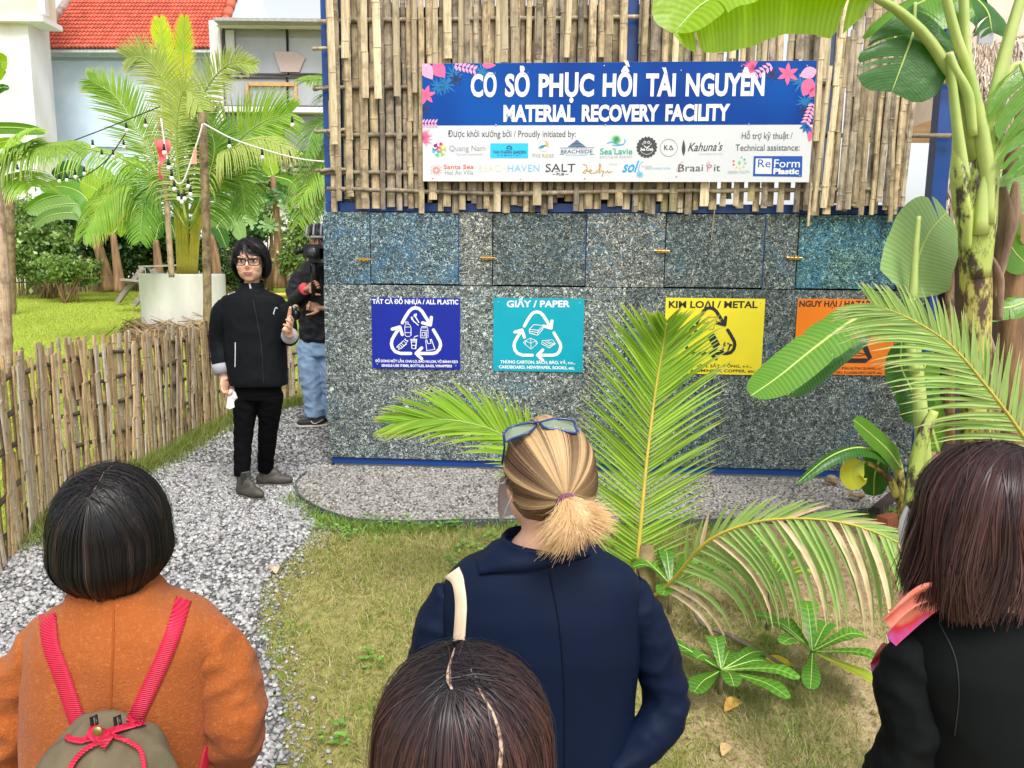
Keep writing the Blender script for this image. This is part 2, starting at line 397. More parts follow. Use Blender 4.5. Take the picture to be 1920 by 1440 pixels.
# low leafy weeds: clusters of small round leaflets
def sprigs(name, cx, cy, n, spread, size, cols, label, hmax=.06):
    V = []; F = []; C = []; m = 0
    for x0, y0 in zip(cx, cy):
        for _ in range(n):
            a = NR.uniform(0, 6.28); r = spread*math.sqrt(NR.random()); x1 = x0+r*math.cos(a); y1 = y0+r*math.sin(a)
            z1 = float(gz(x1, y1))+NR.uniform(.01, hmax); s = size*NR.uniform(.6, 1.3); d = NR.uniform(0, 6.28)
            f = V3(math.cos(d), math.sin(d), NR.uniform(-.1, .5)); q = V3(-math.sin(d), math.cos(d), NR.uniform(-.3, .3))
            c0 = V3(x1, y1, z1); V += [c0, c0+f*s*.45+q*s*.4, c0+f*s, c0+f*s*.45-q*s*.4]; F.append([m, m+1, m+2, m+3]); m += 4
            C += [np.array(cols[NR.integers(0, len(cols))])*NR.uniform(.8, 1.2)]*4
    o = mk(name, np.array(V), np.array(F), colmat(name, .5, .35), None, False, attrs={'col': np.array(C)}, origin=(0, 0, 0))
    return tag(o, label, 'weeds', kind='stuff')
pts = [G(a, b_) for a, b_ in [(855, 990), (700, 985), (640, 1000), (870, 1030), (850, 1060), (905, 1040), (1000, 1005), (600, 1000), (625, 1390), (760, 990), (920, 1015), (650, 1010), (690, 1250), (720, 990), (820, 995)]]
sprigs('leafy_weeds', [p[0] for p in pts], [p[1] for p in pts], 26, .06, .026, [(.14, .36, .05), (.22, .46, .08), (.28, .5, .10)], 'small bright green leafy weeds growing below the black edging')
# dry litter on the ground and stones that strayed off the path
x, y = scatter_poly(grass_poly, 26000, (-1.2, 3.6, 1.2, 4.4)); k = pn(x, y, 2.6, 7)+.35*pn(x, y, 9, 1) > .02; x = x[k]; y = y[k]; n_ = len(x); s = NR.uniform(.003, .012, n_)
b4 = np.array([[-1, -.25, 0], [1, -.2, .1], [1, .25, .15], [-1, .2, 0]]); R_l = rotm(n_); R_l[:, 2, :] *= .35; v4 = np.einsum('nij,kj->nki', R_l, b4)*s[:, None, None]+np.stack([x, y, gz(x, y)+.008], -1)[:, None, :]
cl = np.array([(.22, .14, .07), (.34, .24, .13), (.12, .08, .04), (.46, .36, .22)])[NR.integers(0, 4, n_)]
o = mk('ground_litter', v4.reshape(-1, 3), np.arange(4*n_).reshape(n_, 4), colmat('litter', .9, 0, .1), None, attrs={'col': np.repeat(cl, 4, 0)}, origin=(0, 0, 0)); tag(o, 'brown bits of dry leaf litter scattered over the grass and sandy soil', 'leaf litter', kind='stuff')
gp = spl([V3(*q_, 0) for q_ in GRASSB], 200); i = NR.integers(0, 200, 900); x = gp[i, 0]+np.abs(NR.normal(0, .07, 900))-.02; y = gp[i, 1]+NR.normal(0, .03, 900)
stones('stray_stones', x, y, .004, .006, .015, 'loose pale stones strayed from the path into the grass edge')
# fallen dead leaves and litter
lm = M('dead_leaf', (.45, .28, .12), .7, (.62, .42, .2), 30)
def dead_leaf(px, py, s, lab, m=None, rot=0):
    p = G(px, py); a = rot; u_ = V3(math.cos(a), math.sin(a), .1); v_ = V3(-math.sin(a), math.cos(a), .15)
    V = []; F = []; n = 7
    for i in range(n):
        t_ = i/(n-1); wd = s*.28*math.sin(math.pi*min(t_*.96+.02, 1))**.7
        c_ = p+V3(0, 0, .012)+u_*s*(t_-.5)+V3(0, 0, s*.12*math.sin(t_*3.1))
        V += [c_-v_*wd+V3(0, 0, wd*.5), c_, c_+v_*wd+V3(0, 0, wd*.35)]
    for i in range(n-1): F += [(3*i, 3*i+1, 3*i+4, 3*i+3), (3*i+1, 3*i+2, 3*i+5, 3*i+4)]
    o = mk('fallen_leaf', V, F, m or lm, None, True); tag(o, lab, 'leaf'); return o
dead_leaf(515, 1072, .09, 'curled brown dead leaf at the edge of gravel path and grass', rot=2)
dead_leaf(1375, 1330, .10, 'orange brown fallen leaf beside the low rosette plant', M('dry_orange', (.62, .30, .06), .6, (.7, .42, .1), 20), rot=.6)
dead_leaf(1360, 1412, .07, 'pale tan dead leaf on the sand below the rosette plant', rot=1)
# ================= recycling container =================
AX = np.array([_wud, _wn, [0, 0, 1.]])
def terr(name, tone, blue=.06, tint=(1, 1, 1)):
    m = bpy.data.materials.new(name); t, N, L, b = nodes(m)
    v = mapping(t, (1, 1, 1))
    nz = N.new('ShaderNodeTexNoise'); nz.inputs['Scale'].default_value = 45; nz.inputs['Detail'].default_value = 3; L.new(v, nz.inputs['Vector'])
    ad = N.new('ShaderNodeMix'); ad.data_type = 'RGBA'; ad.blend_type = 'LINEAR_LIGHT'; ad.inputs[0].default_value = .035
    L.new(v, ad.inputs[6]); L.new(nz.outputs['Color'], ad.inputs[7])
    mp = N.new('ShaderNodeMapping'); mp.inputs['Rotation'].default_value = (0, .6, 0); mp.inputs['Scale'].default_value = (92, 92, 170); L.new(ad.outputs[2], mp.inputs['Vector'])
    vo = N.new('ShaderNodeTexVoronoi'); vo.inputs['Scale'].default_value = 1; L.new(mp.outputs[0], vo.inputs['Vector'])
    mp2 = N.new('ShaderNodeMapping'); mp2.inputs['Rotation'].default_value = (0, -.7, 0); mp2.inputs['Scale'].default_value = (84, 84, 150); mp2.inputs['Location'].default_value = (3, 7, 1); L.new(ad.outputs[2], mp2.inputs['Vector'])
    vo2 = N.new('ShaderNodeTexVoronoi'); vo2.inputs['Scale'].default_value = 1; L.new(mp2.outputs[0], vo2.inputs['Vector'])
    s1 = N.new('ShaderNodeSeparateColor'); L.new(vo.outputs['Color'], s1.inputs[0]); s2 = N.new('ShaderNodeSeparateColor'); L.new(vo2.outputs['Color'], s2.inputs[0])
    k = tone
    cA = ramp(t, s1.outputs[0], [(0, (.012*k, .018*k, .02*k)), (.26, (.06*k, .078*k, .082*k)), (.48, (.13*k, .155*k, .16*k)), (.74, (.26*k, .30*k, .30*k)), (.88, (.56*k, .60*k, .58*k))], 'CONSTANT')
    cB = ramp(t, s2.outputs[1], [(0, (.02*k, .03*k, .03*k)), (.35, (.09*k, .11*k, .115*k)), (.7, (.22*k, .25*k, .25*k)), (.88, (.60*k, .63*k, .60*k))], 'CONSTANT')
    sel = ramp(t, s2.outputs[0], [(0, (0, 0, 0)), (.5, (1, 1, 1))], 'CONSTANT')
    c = mixc(t, sel, cA, cB)
    big = noise_n(t, 3.0, 3, v); bl = N.new('ShaderNodeMath'); bl.operation = 'MULTIPLY'; L.new(big, bl.inputs[0]); L.new(s1.outputs[2], bl.inputs[1])
    fb = ramp(t, bl.outputs[0], [(0, (0, 0, 0)), (.60-blue, (1, 1, 1))], 'CONSTANT')
    c = mixc(t, fb, c, (.05, .17, .30))
    yl = ramp(t, s2.outputs[2], [(0, (0, 0, 0)), (.985, (1, 1, 1))], 'CONSTANT'); c = mixc(t, yl, c, (.35, .28, .12))
    dirt = ramp(t, noise_n(t, 1.3, 6, v, .7), [(.35, (.72, .74, .74)), (.65, (1.12, 1.1, 1.06))]); c = mixc(t, 1.0, c, dirt, 'MULTIPLY')
    c = mixc(t, 1.0, c, tint, 'MULTIPLY')
    L.new(c, b.inputs['Base Color']); b.inputs['Roughness'].default_value = .42; b.inputs['Specular IOR Level'].default_value = .35
    bump(t, b, s1.outputs[0], .0015)
    return m
TA = terr('terrazzo_grey', 1.25, .04, (1, 1.02, 1.0)); TB = terr('terrazzo_blue', 1.05, .2, (.78, 1.0, 1.12)); TC = terr('terrazzo_dark', .85, .05, (.92, 1, 1)); TD = terr('terrazzo_teal', .9, .17, (.55, 1.0, 1.08)); TE = terr('terrazzo_warm', 1.15, .12, (1.08, 1.02, .95))
def M2(name, c, r=.35): return M(name, c, r, tuple(x*.8 for x in c), 3, .0005, 30, spec=.5)
BLUE = M2('blue_steel_paint', (.006, .055, .26)); DARK = flat('dark_interior', (.012, .012, .013), .9, .1)
ct = thing('recycling_container', 'long container clad in speckled grey recycled plastic boards with blue steel frame', 'container', WP(2.05, 0, -1.2))
def wbox(name, u0, u1, z0, z1, o0, o1, mat, par, smooth=False):
    m = MB(); m.box(WP((u0+u1)/2, (z0+z1)/2, (o0+o1)/2), (u1-u0, o1-o0, z1-z0), AX); return m.build(name, mat, par)
# frame
for u0, u1, z0, z1 in [(-.02, .085, 1.935, 3.9), (2.055, 2.125, 1.935, 3.9), (4.10, 4.20, .10, 3.9)]:
    wbox('post', u0, u1, z0, z1, -.14, -.035, BLUE, ct)
wbox('bottom_beam', -.012, 4.19, .055, .10, -.10, -.012, BLUE, ct)
wbox('middle_beam', -.02, 4.098, 1.872, 1.93, -.12, -.030, BLUE, ct)
wbox('top_beam', -.02, 4.2, 3.902, 4.0, -.12, -.03, BLUE, ct)
wbox('plinth', 0.0, 4.18, -.05, .052, -.3, -.03, M('concrete_plinth', (.42, .41, .39), .9, (.3, .3, .28), 8), ct)
# inner shell: floor-to-mid backing, side wall, rear wall on the left part, roof
wbox('lower_backing', -.015, 4.15, .10, 1.87, -.10, -.035, DARK, ct)
wbox('side_wall', -.02, .02, .10, 3.9, -2.2, -.15, TA, ct)
wbox('rear_wall', .03, 3.0, .10, 3.9, -2.25, -2.2, DARK, ct)
wbox('roof', -.1, 4.3, 4.002, 4.05, -2.3, .10, M('tin_roof', (.2, .2, .21), .5), ct)
for u in (-.02, 4.10): wbox('post', u, u+.1, .1, 3.9, -2.36, -2.26, BLUE, ct)
# boards of the upper row and the hinged doors
ROWT = [(-.034, .302, TB, 0), (.305, .928, TB, 1), (.932, 1.166, TE, 0), (1.170, 1.810, TC, 1), (1.816, 2.353, TE, 0), (2.357, 3.015, TC, 1), (3.019, 3.238, TC, 0), (3.243, 3.900, TD, 1), (3.912, 4.098, TC, 0)]
for u0, u1, m, door in ROWT:
    o = wbox('door_panel' if door else 'wall_panel', u0+.002, u1-.002, 1.366 if not door else 1.372, 1.866 if not door else 1.862, -.03, -.004 if door else .0, m, ct)
    if door:
        # blue edge seen at the right and lower side
        wbox('door_edge', u1-.0015, u1+.0035, 1.372, 1.862, -.029, -.006, BLUE, ct)
for u0, u1 in [(-.036, 2.095), (2.100, 4.098)]: wbox('wall_panel', u0, u1, .104, 1.360, -.03, .004, TA if u0 < 1 else TC, ct)
GOLD = M('brass', (.55, .36, .12), .35, (.4, .25, .08), 40, metal=.9)
for px, py in [(683, 487), (914, 484), (1240, 471), (1488, 484)]:
    u, z = W(px, py); m = MB()
    m.box(WP(u, z, .003), (.075, .006, .022), AX); m.tube([WP(u-.05, z+.004, .012), WP(u+.055, z+.002, .012)], .0055, 8)
    for d in (-.025, .0, .026): m.box(WP(u+d, z+.003, .012), (.010, .016, .026), AX)
    m.tube([WP(u+.01, z+.004, .012), WP(u+.01, z-.012, .028)], .004, 6); m.build('latch', GOLD, ct)
# ================= bamboo screen =================
def bamboo_mat(name, c1, c2, dk, rnd=.36, lo=.34):
    m = bpy.data.materials.new(name); t, N, L, b = nodes(m)
    v = mapping(t, (1, 1, .12), rndloc=True); v2 = mapping(t, (1, 1, 1), rndloc=True)
    c = ramp(t, noise_n(t, 30, 5, v), [(.3, c1), (.62, c2)])
    st = ramp(t, noise_n(t, 9, 6, v2, .75), [(lo, (1, 1, 1)), (lo+.22, (0, 0, 0))]); c = mixc(t, st, c, dk)
    fib = ramp(t, noise_n(t, 140, 5, mapping(t, (1, 1, .05), rndloc=True), .8), [(.38, (.50, .46, .42)), (.56, (1, 1, 1))]); c = mixc(t, .8, c, fib, 'MULTIPLY')
    c = objrand(t, c, rnd); a = attrc(t, 'node')
    c = mixc(t, a.outputs['Fac'], c, tuple(x*.6 for x in c2))
    L.new(c, b.inputs['Base Color']); b.inputs['Roughness'].default_value = .55; b.inputs['Specular IOR Level'].default_value = .3
    bump(t, b, noise_n(t, 60, 4, v), .002); return m
BM = [bamboo_mat('bamboo_tan', (.62, .50, .31), (.47, .36, .21), (.18, .14, .09)), bamboo_mat('bamboo_grey', (.50, .42, .30), (.34, .28, .20), (.11, .09, .07), lo=.34), bamboo_mat('bamboo_pale', (.74, .62, .42), (.58, .47, .29), (.26, .20, .13), lo=.25), bamboo_mat('bamboo_olive', (.58, .51, .27), (.42, .36, .17), (.15, .13, .08))]
def slat_geo(p0, p1, wdt, th, nrmv, nodesp=.33, jig=.004, rnd=RN, ph=None):
    """split bamboo strip: curved face, thicker rings at the nodes"""
    p0 = np.asarray(p0, float); p1 = np.asarray(p1, float); Ln = np.linalg.norm(p1-p0); d = (p1-p0)/Ln
    s = nrm(np.cross(d, nrmv)); nv = nrm(np.cross(s, d))
    ts = [0.0, Ln]; nd = []
    q = rnd.uniform(0, nodesp) if ph is None else ph
    while q < Ln-.02:
        if q > .02: nd.append(q)
        q += nodesp*rnd.uniform(.8, 1.2)
    lev = [(0.0, 0)]
    for q in nd: lev += [(q-.008, 0), (q, 1), (q+.008, 0)]
    lev.append((Ln, 0)); V = []; A = []; F = []
    wob = 0
    for k, (q, isn) in enumerate(lev):
        if isn: wob = rnd.uniform(-jig, jig)
        w_ = wdt*(1.06 if isn else 1)*.5; h = th*(1.35 if isn else 1); c = p0+d*q+s*wob
        V += [c-s*w_, c-s*w_*.55+nv*h, c+s*w_*.55+nv*h, c+s*w_]; A += [isn*.8]*4
    for k in range(len(lev)-1):
        a = 4*k
        for j in range(3): F.append((a+j, a+j+1, a+j+5, a+j+4))
        F.append((a+3, a, a+4, a+7))
    F.append((0, 3, 2, 1)); a = 4*(len(lev)-1); F.append((a, a+1, a+2, a+3))
    return V, F, A
scr = thing('bamboo_screen', 'woven screen of weathered split bamboo slats covering the upper part of the container', 'screen', WP(2, 1.9, 0))
def rail(u0, z0, u1, z1, o, r=.014):
    n = 14; m = MB(); pts = [WP(u0+(u1-u0)*i/(n-1), z0+(z1-z0)*i/(n-1)+RN.uniform(-.004, .004), o) for i in range(n)]
    rr = [r*(1.18 if i % 3 == 1 else 1) for i in range(n)]; m.tube(pts, rr, 8); return m.build('rail', BM[1], scr, True)
RZ = [2.00, 2.37, 2.69, 3.12]
rail(.02, 2.02, 1.48, 1.985, .045); rail(1.36, 1.995, 3.86, 2.03, .045)
rail(.02, 2.38, 4.2, 2.37, .022); rail(-.06, 2.69, 4.19, 2.70, .022); rail(-.02, 3.12, 4.1, 3.12, .022); rail(-.03, 2.13, 2.0, 2.12, .020)
for z in (2.68, 2.40, 2.14, 2.94): rail(-.06, z, .16, z+.01, .040, .012)
u = .055; i = 0
while u < 3.93:
    wd = RN.uniform(.034, .058); z0 = RN.choice([1.875, 1.885, 1.90, 1.865, 1.95, 1.92]) + RN.uniform(-.015, .02)
    if 2.05 < u < 2.13: top = RN.uniform(2.86, 2.9) if 0 else 2.3
    else: top = 3.55
    lean = RN.uniform(-.014, .014)
    if u > 3.2: lean += .03*(u-3.2)
    o_ = RN.choice([.034, .036, .052, .060]) if i % 2 else RN.choice([.002, .004, .006])
    V, F, A = slat_geo(WP(u, z0, o_), WP(u+lean, top, o_+RN.uniform(-.002, .004)), wd, .007, -_wn)
    mk('slat', V, F, BM[RN.choice([0, 0, 1, 2, 1, 3, 0, 1])] if u < 3.1 else BM[RN.choice([1, 1, 0, 0, 2])], scr, attrs={'node': A})
    gap = RN.uniform(-.010, .011) if u < 2.9 else RN.uniform(-.010, .010)
    u += wd+gap; i += 1
# upper course of slats in front of the rails, plus a few hanging low ones
for k in range(34):
    u = .07+k*.115+RN.uniform(-.03, .03)
    if 2.0 < u < 2.15 or u > 3.9: continue
    z0 = RN.choice([2.62, 2.30, 2.84]) ; V, F, A = slat_geo(WP(u, z0+RN.uniform(-.03, .03), .066), WP(u+RN.uniform(-.02, .02), 3.55, .072), RN.uniform(.035, .055), .007, -_wn)
    mk('slat', V, F, BM[RN.choice([0, 2, 1])], scr, attrs={'node': A})
for k in range(26):
    u = 3.26+k*.026+RN.uniform(-.01, .01)
    if k % 2: continue
    V, F, A = slat_geo(WP(u, 1.89+RN.uniform(-.04, .06), .066), WP(u+RN.uniform(-.02, .05), RN.uniform(2.6, 3.5), .072), RN.uniform(.03, .042), .007, -_wn)
    mk('slat', V, F, BM[RN.choice([1, 1, 0, 2])], scr, attrs={'node': A})
for px, y0, y1, w_ in [(1509, 345, 425, .018), (1661, 200, 417, .03), (1330, 395, 450, .006)]:
    a = W(px, y1); b_ = W(px+6, y0); V, F, A = slat_geo(WP(a[0], a[1], .07), WP(b_[0], b_[1], .07), w_, .006, -_wn); mk('slat', V, F, BM[0], scr, attrs={'node': A})
# ================= text and strokes on the wall plane =================
def text_mesh(body, bold=0.0, res=3, spacing=1.0, shear=0):
    c = bpy.data.curves.new('t', 'FONT'); c.body = body; c.offset = bold; c.resolution_u = res; c.space_character = spacing; c.shear = shear
    o = bpy.data.objects.new('t', c); COL.objects.link(o)
    dg = bpy.context.evaluated_depsgraph_get(); dg.update(); m = bpy.data.meshes.new_from_object(o.evaluated_get(dg))
    V = np.array([v_.co[:] for v_ in m.vertices]).reshape(-1, 3); F = [tuple(p.vertices) for p in m.polygons]
    bpy.data.objects.remove(o); bpy.data.curves.remove(c); bpy.data.meshes.remove(m); return V, F
SCR = None
def wtext(body, px0, pyb0, px1, pyb1, caph, mat, par, o, bold=.02, name='lettering', sp=1.0, shear=0, cap=.682):
    """text whose baseline runs (px0,pyb0)-(px1,pyb1) of the wall, cap height in photo pixels"""
    a = W(px0, pyb0); b_ = W(px1, pyb1); top = W(px0, pyb0-caph); hh = top[1]-a[1]
    V, F = text_mesh(body, bold, spacing=sp, shear=shear); x0, x1 = V[:, 0].min(), V[:, 0].max()
    s = (V[:, 0]-x0)/(x1-x0); zz = V[:, 1]*hh/cap
    u = a[0]+(b_[0]-a[0])*s; z = a[1]+(b_[1]-a[1])*s+zz
    return mk(name, np.array([WP(p, q, o) for p, q in zip(u, z)]), F, mat, par)
def wstroke(m, pts, wpx, o, closed=False, cap=True):
    """thick polyline from photo pixels"""
    q = np.array([W(*p) for p in pts]); hw = wpx*.5*.00377
    if closed: q = np.vstack([q, q[0]])
    n = len(q); L_ = []; R_ = []
    for i in range(n):
        if closed and i in (0, n-1): d = q[1]-q[-2]
        else: d = q[min(i+1, n-1)]-q[max(i-1, 0)]
        d = d/(np.linalg.norm(d)+1e-9); s = np.array([-d[1], d[0]])
        # mitre
        k = 1.0
        if 0 < i < n-1:
            d1 = q[i]-q[i-1]; d1 /= np.linalg.norm(d1)+1e-9; k = 1/max(.5, abs(np.dot(np.array([-d1[1], d1[0]]), s)))
        L_.append(q[i]+s*hw*k); R_.append(q[i]-s*hw*k)
    V = [WP(*p, o) for p in L_]+[WP(*p, o) for p in R_]; F = [(n+i, n+i+1, i+1, i) for i in range(n-1)]; m.add(V, F)
    if cap and not closed and wpx > 1.5:
        for c in (q[0], q[-1]): wdisc(m, c, hw, o+.0002)
def wdisc(m, c, r, o, n=14, r2=None, a0=0):
    V = [WP(c[0]+r*math.cos(6.2832*i/n+a0), c[1]+r*math.sin(6.2832*i/n+a0), o) for i in range(n)]; m.add(V, [tuple(range(n))])
def wring(m, px, py, rpx, wpx, o, a0=0, a1=360, n=28):
    wstroke(m, [(px+rpx*math.cos(math.radians(a0+(a1-a0)*i/n)), py-rpx*math.sin(math.radians(a0+(a1-a0)*i/n))) for i in range(n+1)], wpx, o, cap=False)
def wpoly(m, pts, o):
    V = [WP(*W(*p), o) for p in pts]; m.add(V, [tuple(range(len(V)))])
def wpetal(m, px, py, ang, ln, wd, o, n=10):
    """leaf shape starting at px,py pointing at ang (deg, ccw)"""
    a = math.radians(ang); d = (math.cos(a), -math.sin(a)); s = (-d[1], d[0]); top = []; bot = []
    for i in range(n+1):
        t_ = i/n; w_ = wd*.5*math.sin(math.pi*t_**.8); top.append((px+d[0]*ln*t_+s[0]*w_, py+d[1]*ln*t_+s[1]*w_)); bot.append((px+d[0]*ln*t_-s[0]*w_, py+d[1]*ln*t_-s[1]*w_))
    pts = top+bot[::-1][1:-1]; wpoly(m, pts[::-1], o)
def clipb(o_):   # nothing may stick out past the sign board: clamp to its rectangle
    pass
# ================= big banner =================
bn = thing('banner_sign', 'wide blue and white sign board with facility name and partner logos on bamboo screen', 'sign', WP(1.98, 2.06, .1))
SW = M('sign_white', (.66, .67, .69), .35, (.62, .64, .67), 2); O0 = .10
wbox('board', .700, 3.256, 2.064, 2.822, O0-.012, O0, SW, bn)
SB = bpy.data.materials.new('sign_blue'); t, N, L, b = nodes(SB)
c = ramp(t, noise_n(t, 1.2, 2, mapping(t)), [(.35, (.002, .075, .36)), (.65, (.004, .030, .22))]); L.new(c, b.inputs['Base Color']); b.inputs['Roughness'].default_value = .45; b.inputs['Specular IOR Level'].default_value = .15
wbox('blue_field', .7005, 3.2555, 2.427, 2.8215, O0, O0+.0008, SB, bn)
WH = flat('print_white', (.74, .75, .78), .4); BK = flat('print_black', (.03, .035, .045), .5)
O1 = O0+.0016; O2 = O0+.0024; O3 = O0+.0032; O4 = O0+.004
# flowers and leaves of the corners
PK = flat('print_pink', (.85, .13, .30), .4); LP = flat('print_light_pink', (.85, .36, .55), .4); NV = flat('print_navy', (.008, .03, .14), .4); CY = flat('print_leaf_blue', (.01, .17, .42), .4)
def C6(x, y): return 780+x/5.053, 100+y/5.053
def C7(x, y): return 1150+x/4.923, 100+y/4.923
BD = (W(799, 130)[0]-.0, )
def clampV(m, u0=.7008, u1=3.2552, z0=2.0648, z1=2.8212):
    for V in m.V:
        for v_ in V:
            uu = (v_-_wa)@_wud; 
            nu_ = min(max(uu, u0), u1); v_ += _wud*(nu_-uu); v_[2] = min(max(v_[2], z0), z1)
a = MB()
for cx, cy, r0_ in [(*C6(300, 330), 14), (*C6(230, 350), 12), (*C6(640, 210), 14), (*C6(380, 240), 13), (*C7(1790, 350), 16), (*C7(1730, 480), 12), (*C7(1690, 300), 15)]:
    for k in range(11): wpetal(a, cx, cy, k*33+RN.uniform(-9, 9), r0_*RN.uniform(1.2, 1.9), 3, O1)
clampV(a); a.build('leaf_print', CY, bn, kind='stuff')
a = MB()
for cx, cy in [C6(100, 560), C7(1430, 230), C7(1720, 560), C6(400, 280)]:
    for k in range(7): wpetal(a, cx, cy, k*51+10, 15, 5, O1+.0004)
clampV(a); a.build('dark_leaf_print', NV, bn)
a = MB()
wpetal(a, *C6(190, 130), -52, 34, 26, O2); wpetal(a, *C6(640, 150), 0, 26, 12, O2)
for k in range(6): wpetal(a, *C6(118, 425), k*60+12, 19, 8, O2)
for k in range(6): wpetal(a, *C7(1570, 225), k*60+27, 21, 8.5, O2)
wpetal(a, *C7(1790, 270), -118, 36, 25, O2); wpetal(a, *C7(1830, 350), -125, 22, 16, O2); wpetal(a, *C7(1790, 700), -100, 30, 12, O2)
for k in range(18): wpetal(a, *C6(85, 825), -70+k*10, RN.uniform(12, 24), 1.6, O2)
for k in range(24): wpetal(a, *C7(1260, 175), 60+k*10, RN.uniform(14, 25), 2.2, O2)
clampV(a); a.build('pink_flower_print', PK, bn, kind='stuff')
a = MB()
wpetal(a, *C6(85, 130), -58, 36, 24, O3); wpetal(a, *C7(1830, 190), -160, 34, 22, O3)
def sprig_(x0, y0, x1, y1, n, ln, wd, fn):
    for k in range(n):
        t_ = k/(n-1); x = x0+(x1-x0)*t_; y = y0+(y1-y0)*t_; an = math.degrees(math.atan2(-(y1-y0), x1-x0)); q = fn(x, y)
        wpetal(a, *q, an+55, ln, wd, O3); wpetal(a, *q, an-55, ln, wd, O3)
sprig_(390, 150, 560, 190, 6, 11, 5, C6); sprig_(80, 690, 200, 690, 5, 10, 4, C6); sprig_(1420, 150, 1260, 250, 6, 11, 5, C7); sprig_(1800, 500, 1740, 650, 6, 11, 5, C7)
clampV(a); a.build('light_pink_leaf_print', LP, bn, kind='stuff')
a = MB()
for an in (200, 235, 270, 300, 160): wpetal(a, *C7(1750, 690), an, 16, 6, O3)
clampV(a); a.build('blue_sprig_print', flat('sprig_blue', (.01, .13, .42)), bn)
# main lettering
def lt(body, x0, x1, yb, ch, mat, fn=C6, o=O4, bold=.03, sp=1.0, sh=0, yb1=None, fn1=None):
    a = fn(x0, yb); b_ = (fn1 or fn)(x1, yb if yb1 is None else yb1); return wtext(body, a[0], a[1], b_[0], b_[1], ch, mat, bn, o, bold, sp=sp, shear=sh)
def words(ws, mat, bold, ch):
    for body, a, b_ in ws: wtext(body, a[0], a[1], b_[0], b_[1], ch, mat, bn, O4, bold, name='headline')
def c3(x, y): return 780+x/2.5263, 100+y/2.5263
words([('CƠ', c3(268, 218), c3(388, 217)), ('SỞ', c3(427, 217), c3(541, 216)), ('PHỤC', c3(583, 217), c3(840, 216)), ('HỒI', c3(880, 216), c3(1038, 215)), ('TÀI', c3(1080, 215), c3(1218, 215)), ('NGUYÊN', c3(1265, 215), c3(1630, 213))], WH, .038, 38)
words([('MATERIAL', c3(420, 334), c3(752, 333)), ('RECOVERY', c3(783, 333), c3(1142, 332)), ('FACILITY', c3(1171, 331), c3(1470, 329))], WH, .045, 27.5)
GT = flat('print_grey_text', (.10, .11, .13), .5)
wtext('Được khởi xướng bởi / Proudly initiated by:', *c3(162, 407), *c3(756, 408), 11.5, GT, bn, O1, .006)
wtext('Hỗ trợ kỹ thuật /', *c3(1526, 417), *c3(1762, 416), 11.5, GT, bn, O1, .006)
wtext('Technical assistance:', *c3(1497, 472), *c3(1795, 471), 11.5, GT, bn, O1, .006)
# logos
def FM(n, c): return flat('print_'+n, c, .45)
gy = FM('mid_grey', (.30, .31, .34)); lg = FM('light_grey', (.48, .49, .52)); teal = FM('teal', (.02, .38, .30)); navy = FM('navy_text', (.02, .06, .20)); gold = FM('gold', (.50, .30, .04)); cyan = FM('cyan', (.02, .50, .78)); red = FM('red', (.75, .12, .06)); skyb = FM('sky_blue', (.18, .50, .72)); cream = FM('cream', (.66, .66, .50)); grn = FM('green', (.16, .55, .25)); lime = FM('lime', (.42, .62, .16)); yel = FM('yellow', (.75, .62, .08)); purp = FM('purple', (.20, .02, .16)); mag = FM('magenta', (.65, .02, .14)); blu = FM('blue', (.01, .08, .38)); lgold = FM('light_gold', (.62, .45, .10)); pinkg = FM('dusty_pink', (.50, .22, .26)); dgr = FM('charcoal', (.055, .06, .065))
wtext('Quang Nam', *c3(168, 473), *c3(336, 472), 10, gy, bn, O1, .0); wtext('Tourism Association', *c3(198, 493), *c3(326, 492), 4, lg, bn, O1, .01)
for k, mt in enumerate([mag, purp, blu if 0 else cyan, grn, lime, yel]):
    a = MB(); an = math.radians(75+k*60); cx, cy = c3(122+27*math.cos(an), 467-27*math.sin(an)); wdisc(a, W(cx, cy), .011, O1)
    wring(a, *c3(122+22*math.cos(an+.35), 467-22*math.sin(an+.35)), 4.2, 2.2, O1, math.degrees(an)+60, math.degrees(an)+230, 8); a.build('logo_dot', mt, bn)
a = MB(); wring(a, *c3(122, 467), 4.2, 1.2, O1); wring(a, *c3(122, 467), 2.2, 1.0, O1); a.build('logo_spiral', red, bn)
a = MB(); wpoly(a, [c3(359, 506), c3(535, 506), c3(535, 437), c3(359, 437)], O1); a.build('logo_field', cyan, bn)
wtext('TAN THANH GARDEN', *c3(371, 485), *c3(524, 485), 5.2, navy, bn, O2, .03); wtext('HOMESTAY', *c3(392, 497), *c3(502, 497), 3, navy, bn, O2, .01, sp=1.6)
a = MB(); wring(a, *c3(447, 462), 4.5, 2.0, O2, 10, 170, 10); wstroke(a, [c3(432, 462), c3(462, 462)], 1, O2); wstroke(a, [c3(432, 471), c3(462, 466)], .8, O2); a.build('logo_arch', navy, bn)
a = MB(); wring(a, *c3(607, 450), 10, .7, O1); a.build('logo_ring', lg, bn)
a = MB(); wpetal(a, *c3(585, 458), 20, 14, 5, O2); a.build('logo_wave', FM('wave', (.04, .25, .42)), bn)
a = MB(); [wpetal(a, *c3(616+dx, 448+dy), 60, 5, 3, O2) for dx, dy in ((0, 0), (6, -6), (-1, -12), (5, 6))]; a.build('logo_petals', lgold, bn)
wtext('FIVE R', *c3(555, 503), *c3(612, 503), 6.5, gy, bn, O1, .0); wtext('SE', *c3(633, 503), *c3(655, 503), 6.5, gy, bn, O1, 0)
a = MB(); wring(a, *c3(622, 495), 2.6, 1.6, O1); a.build('logo_rose', lgold, bn)
a = MB()
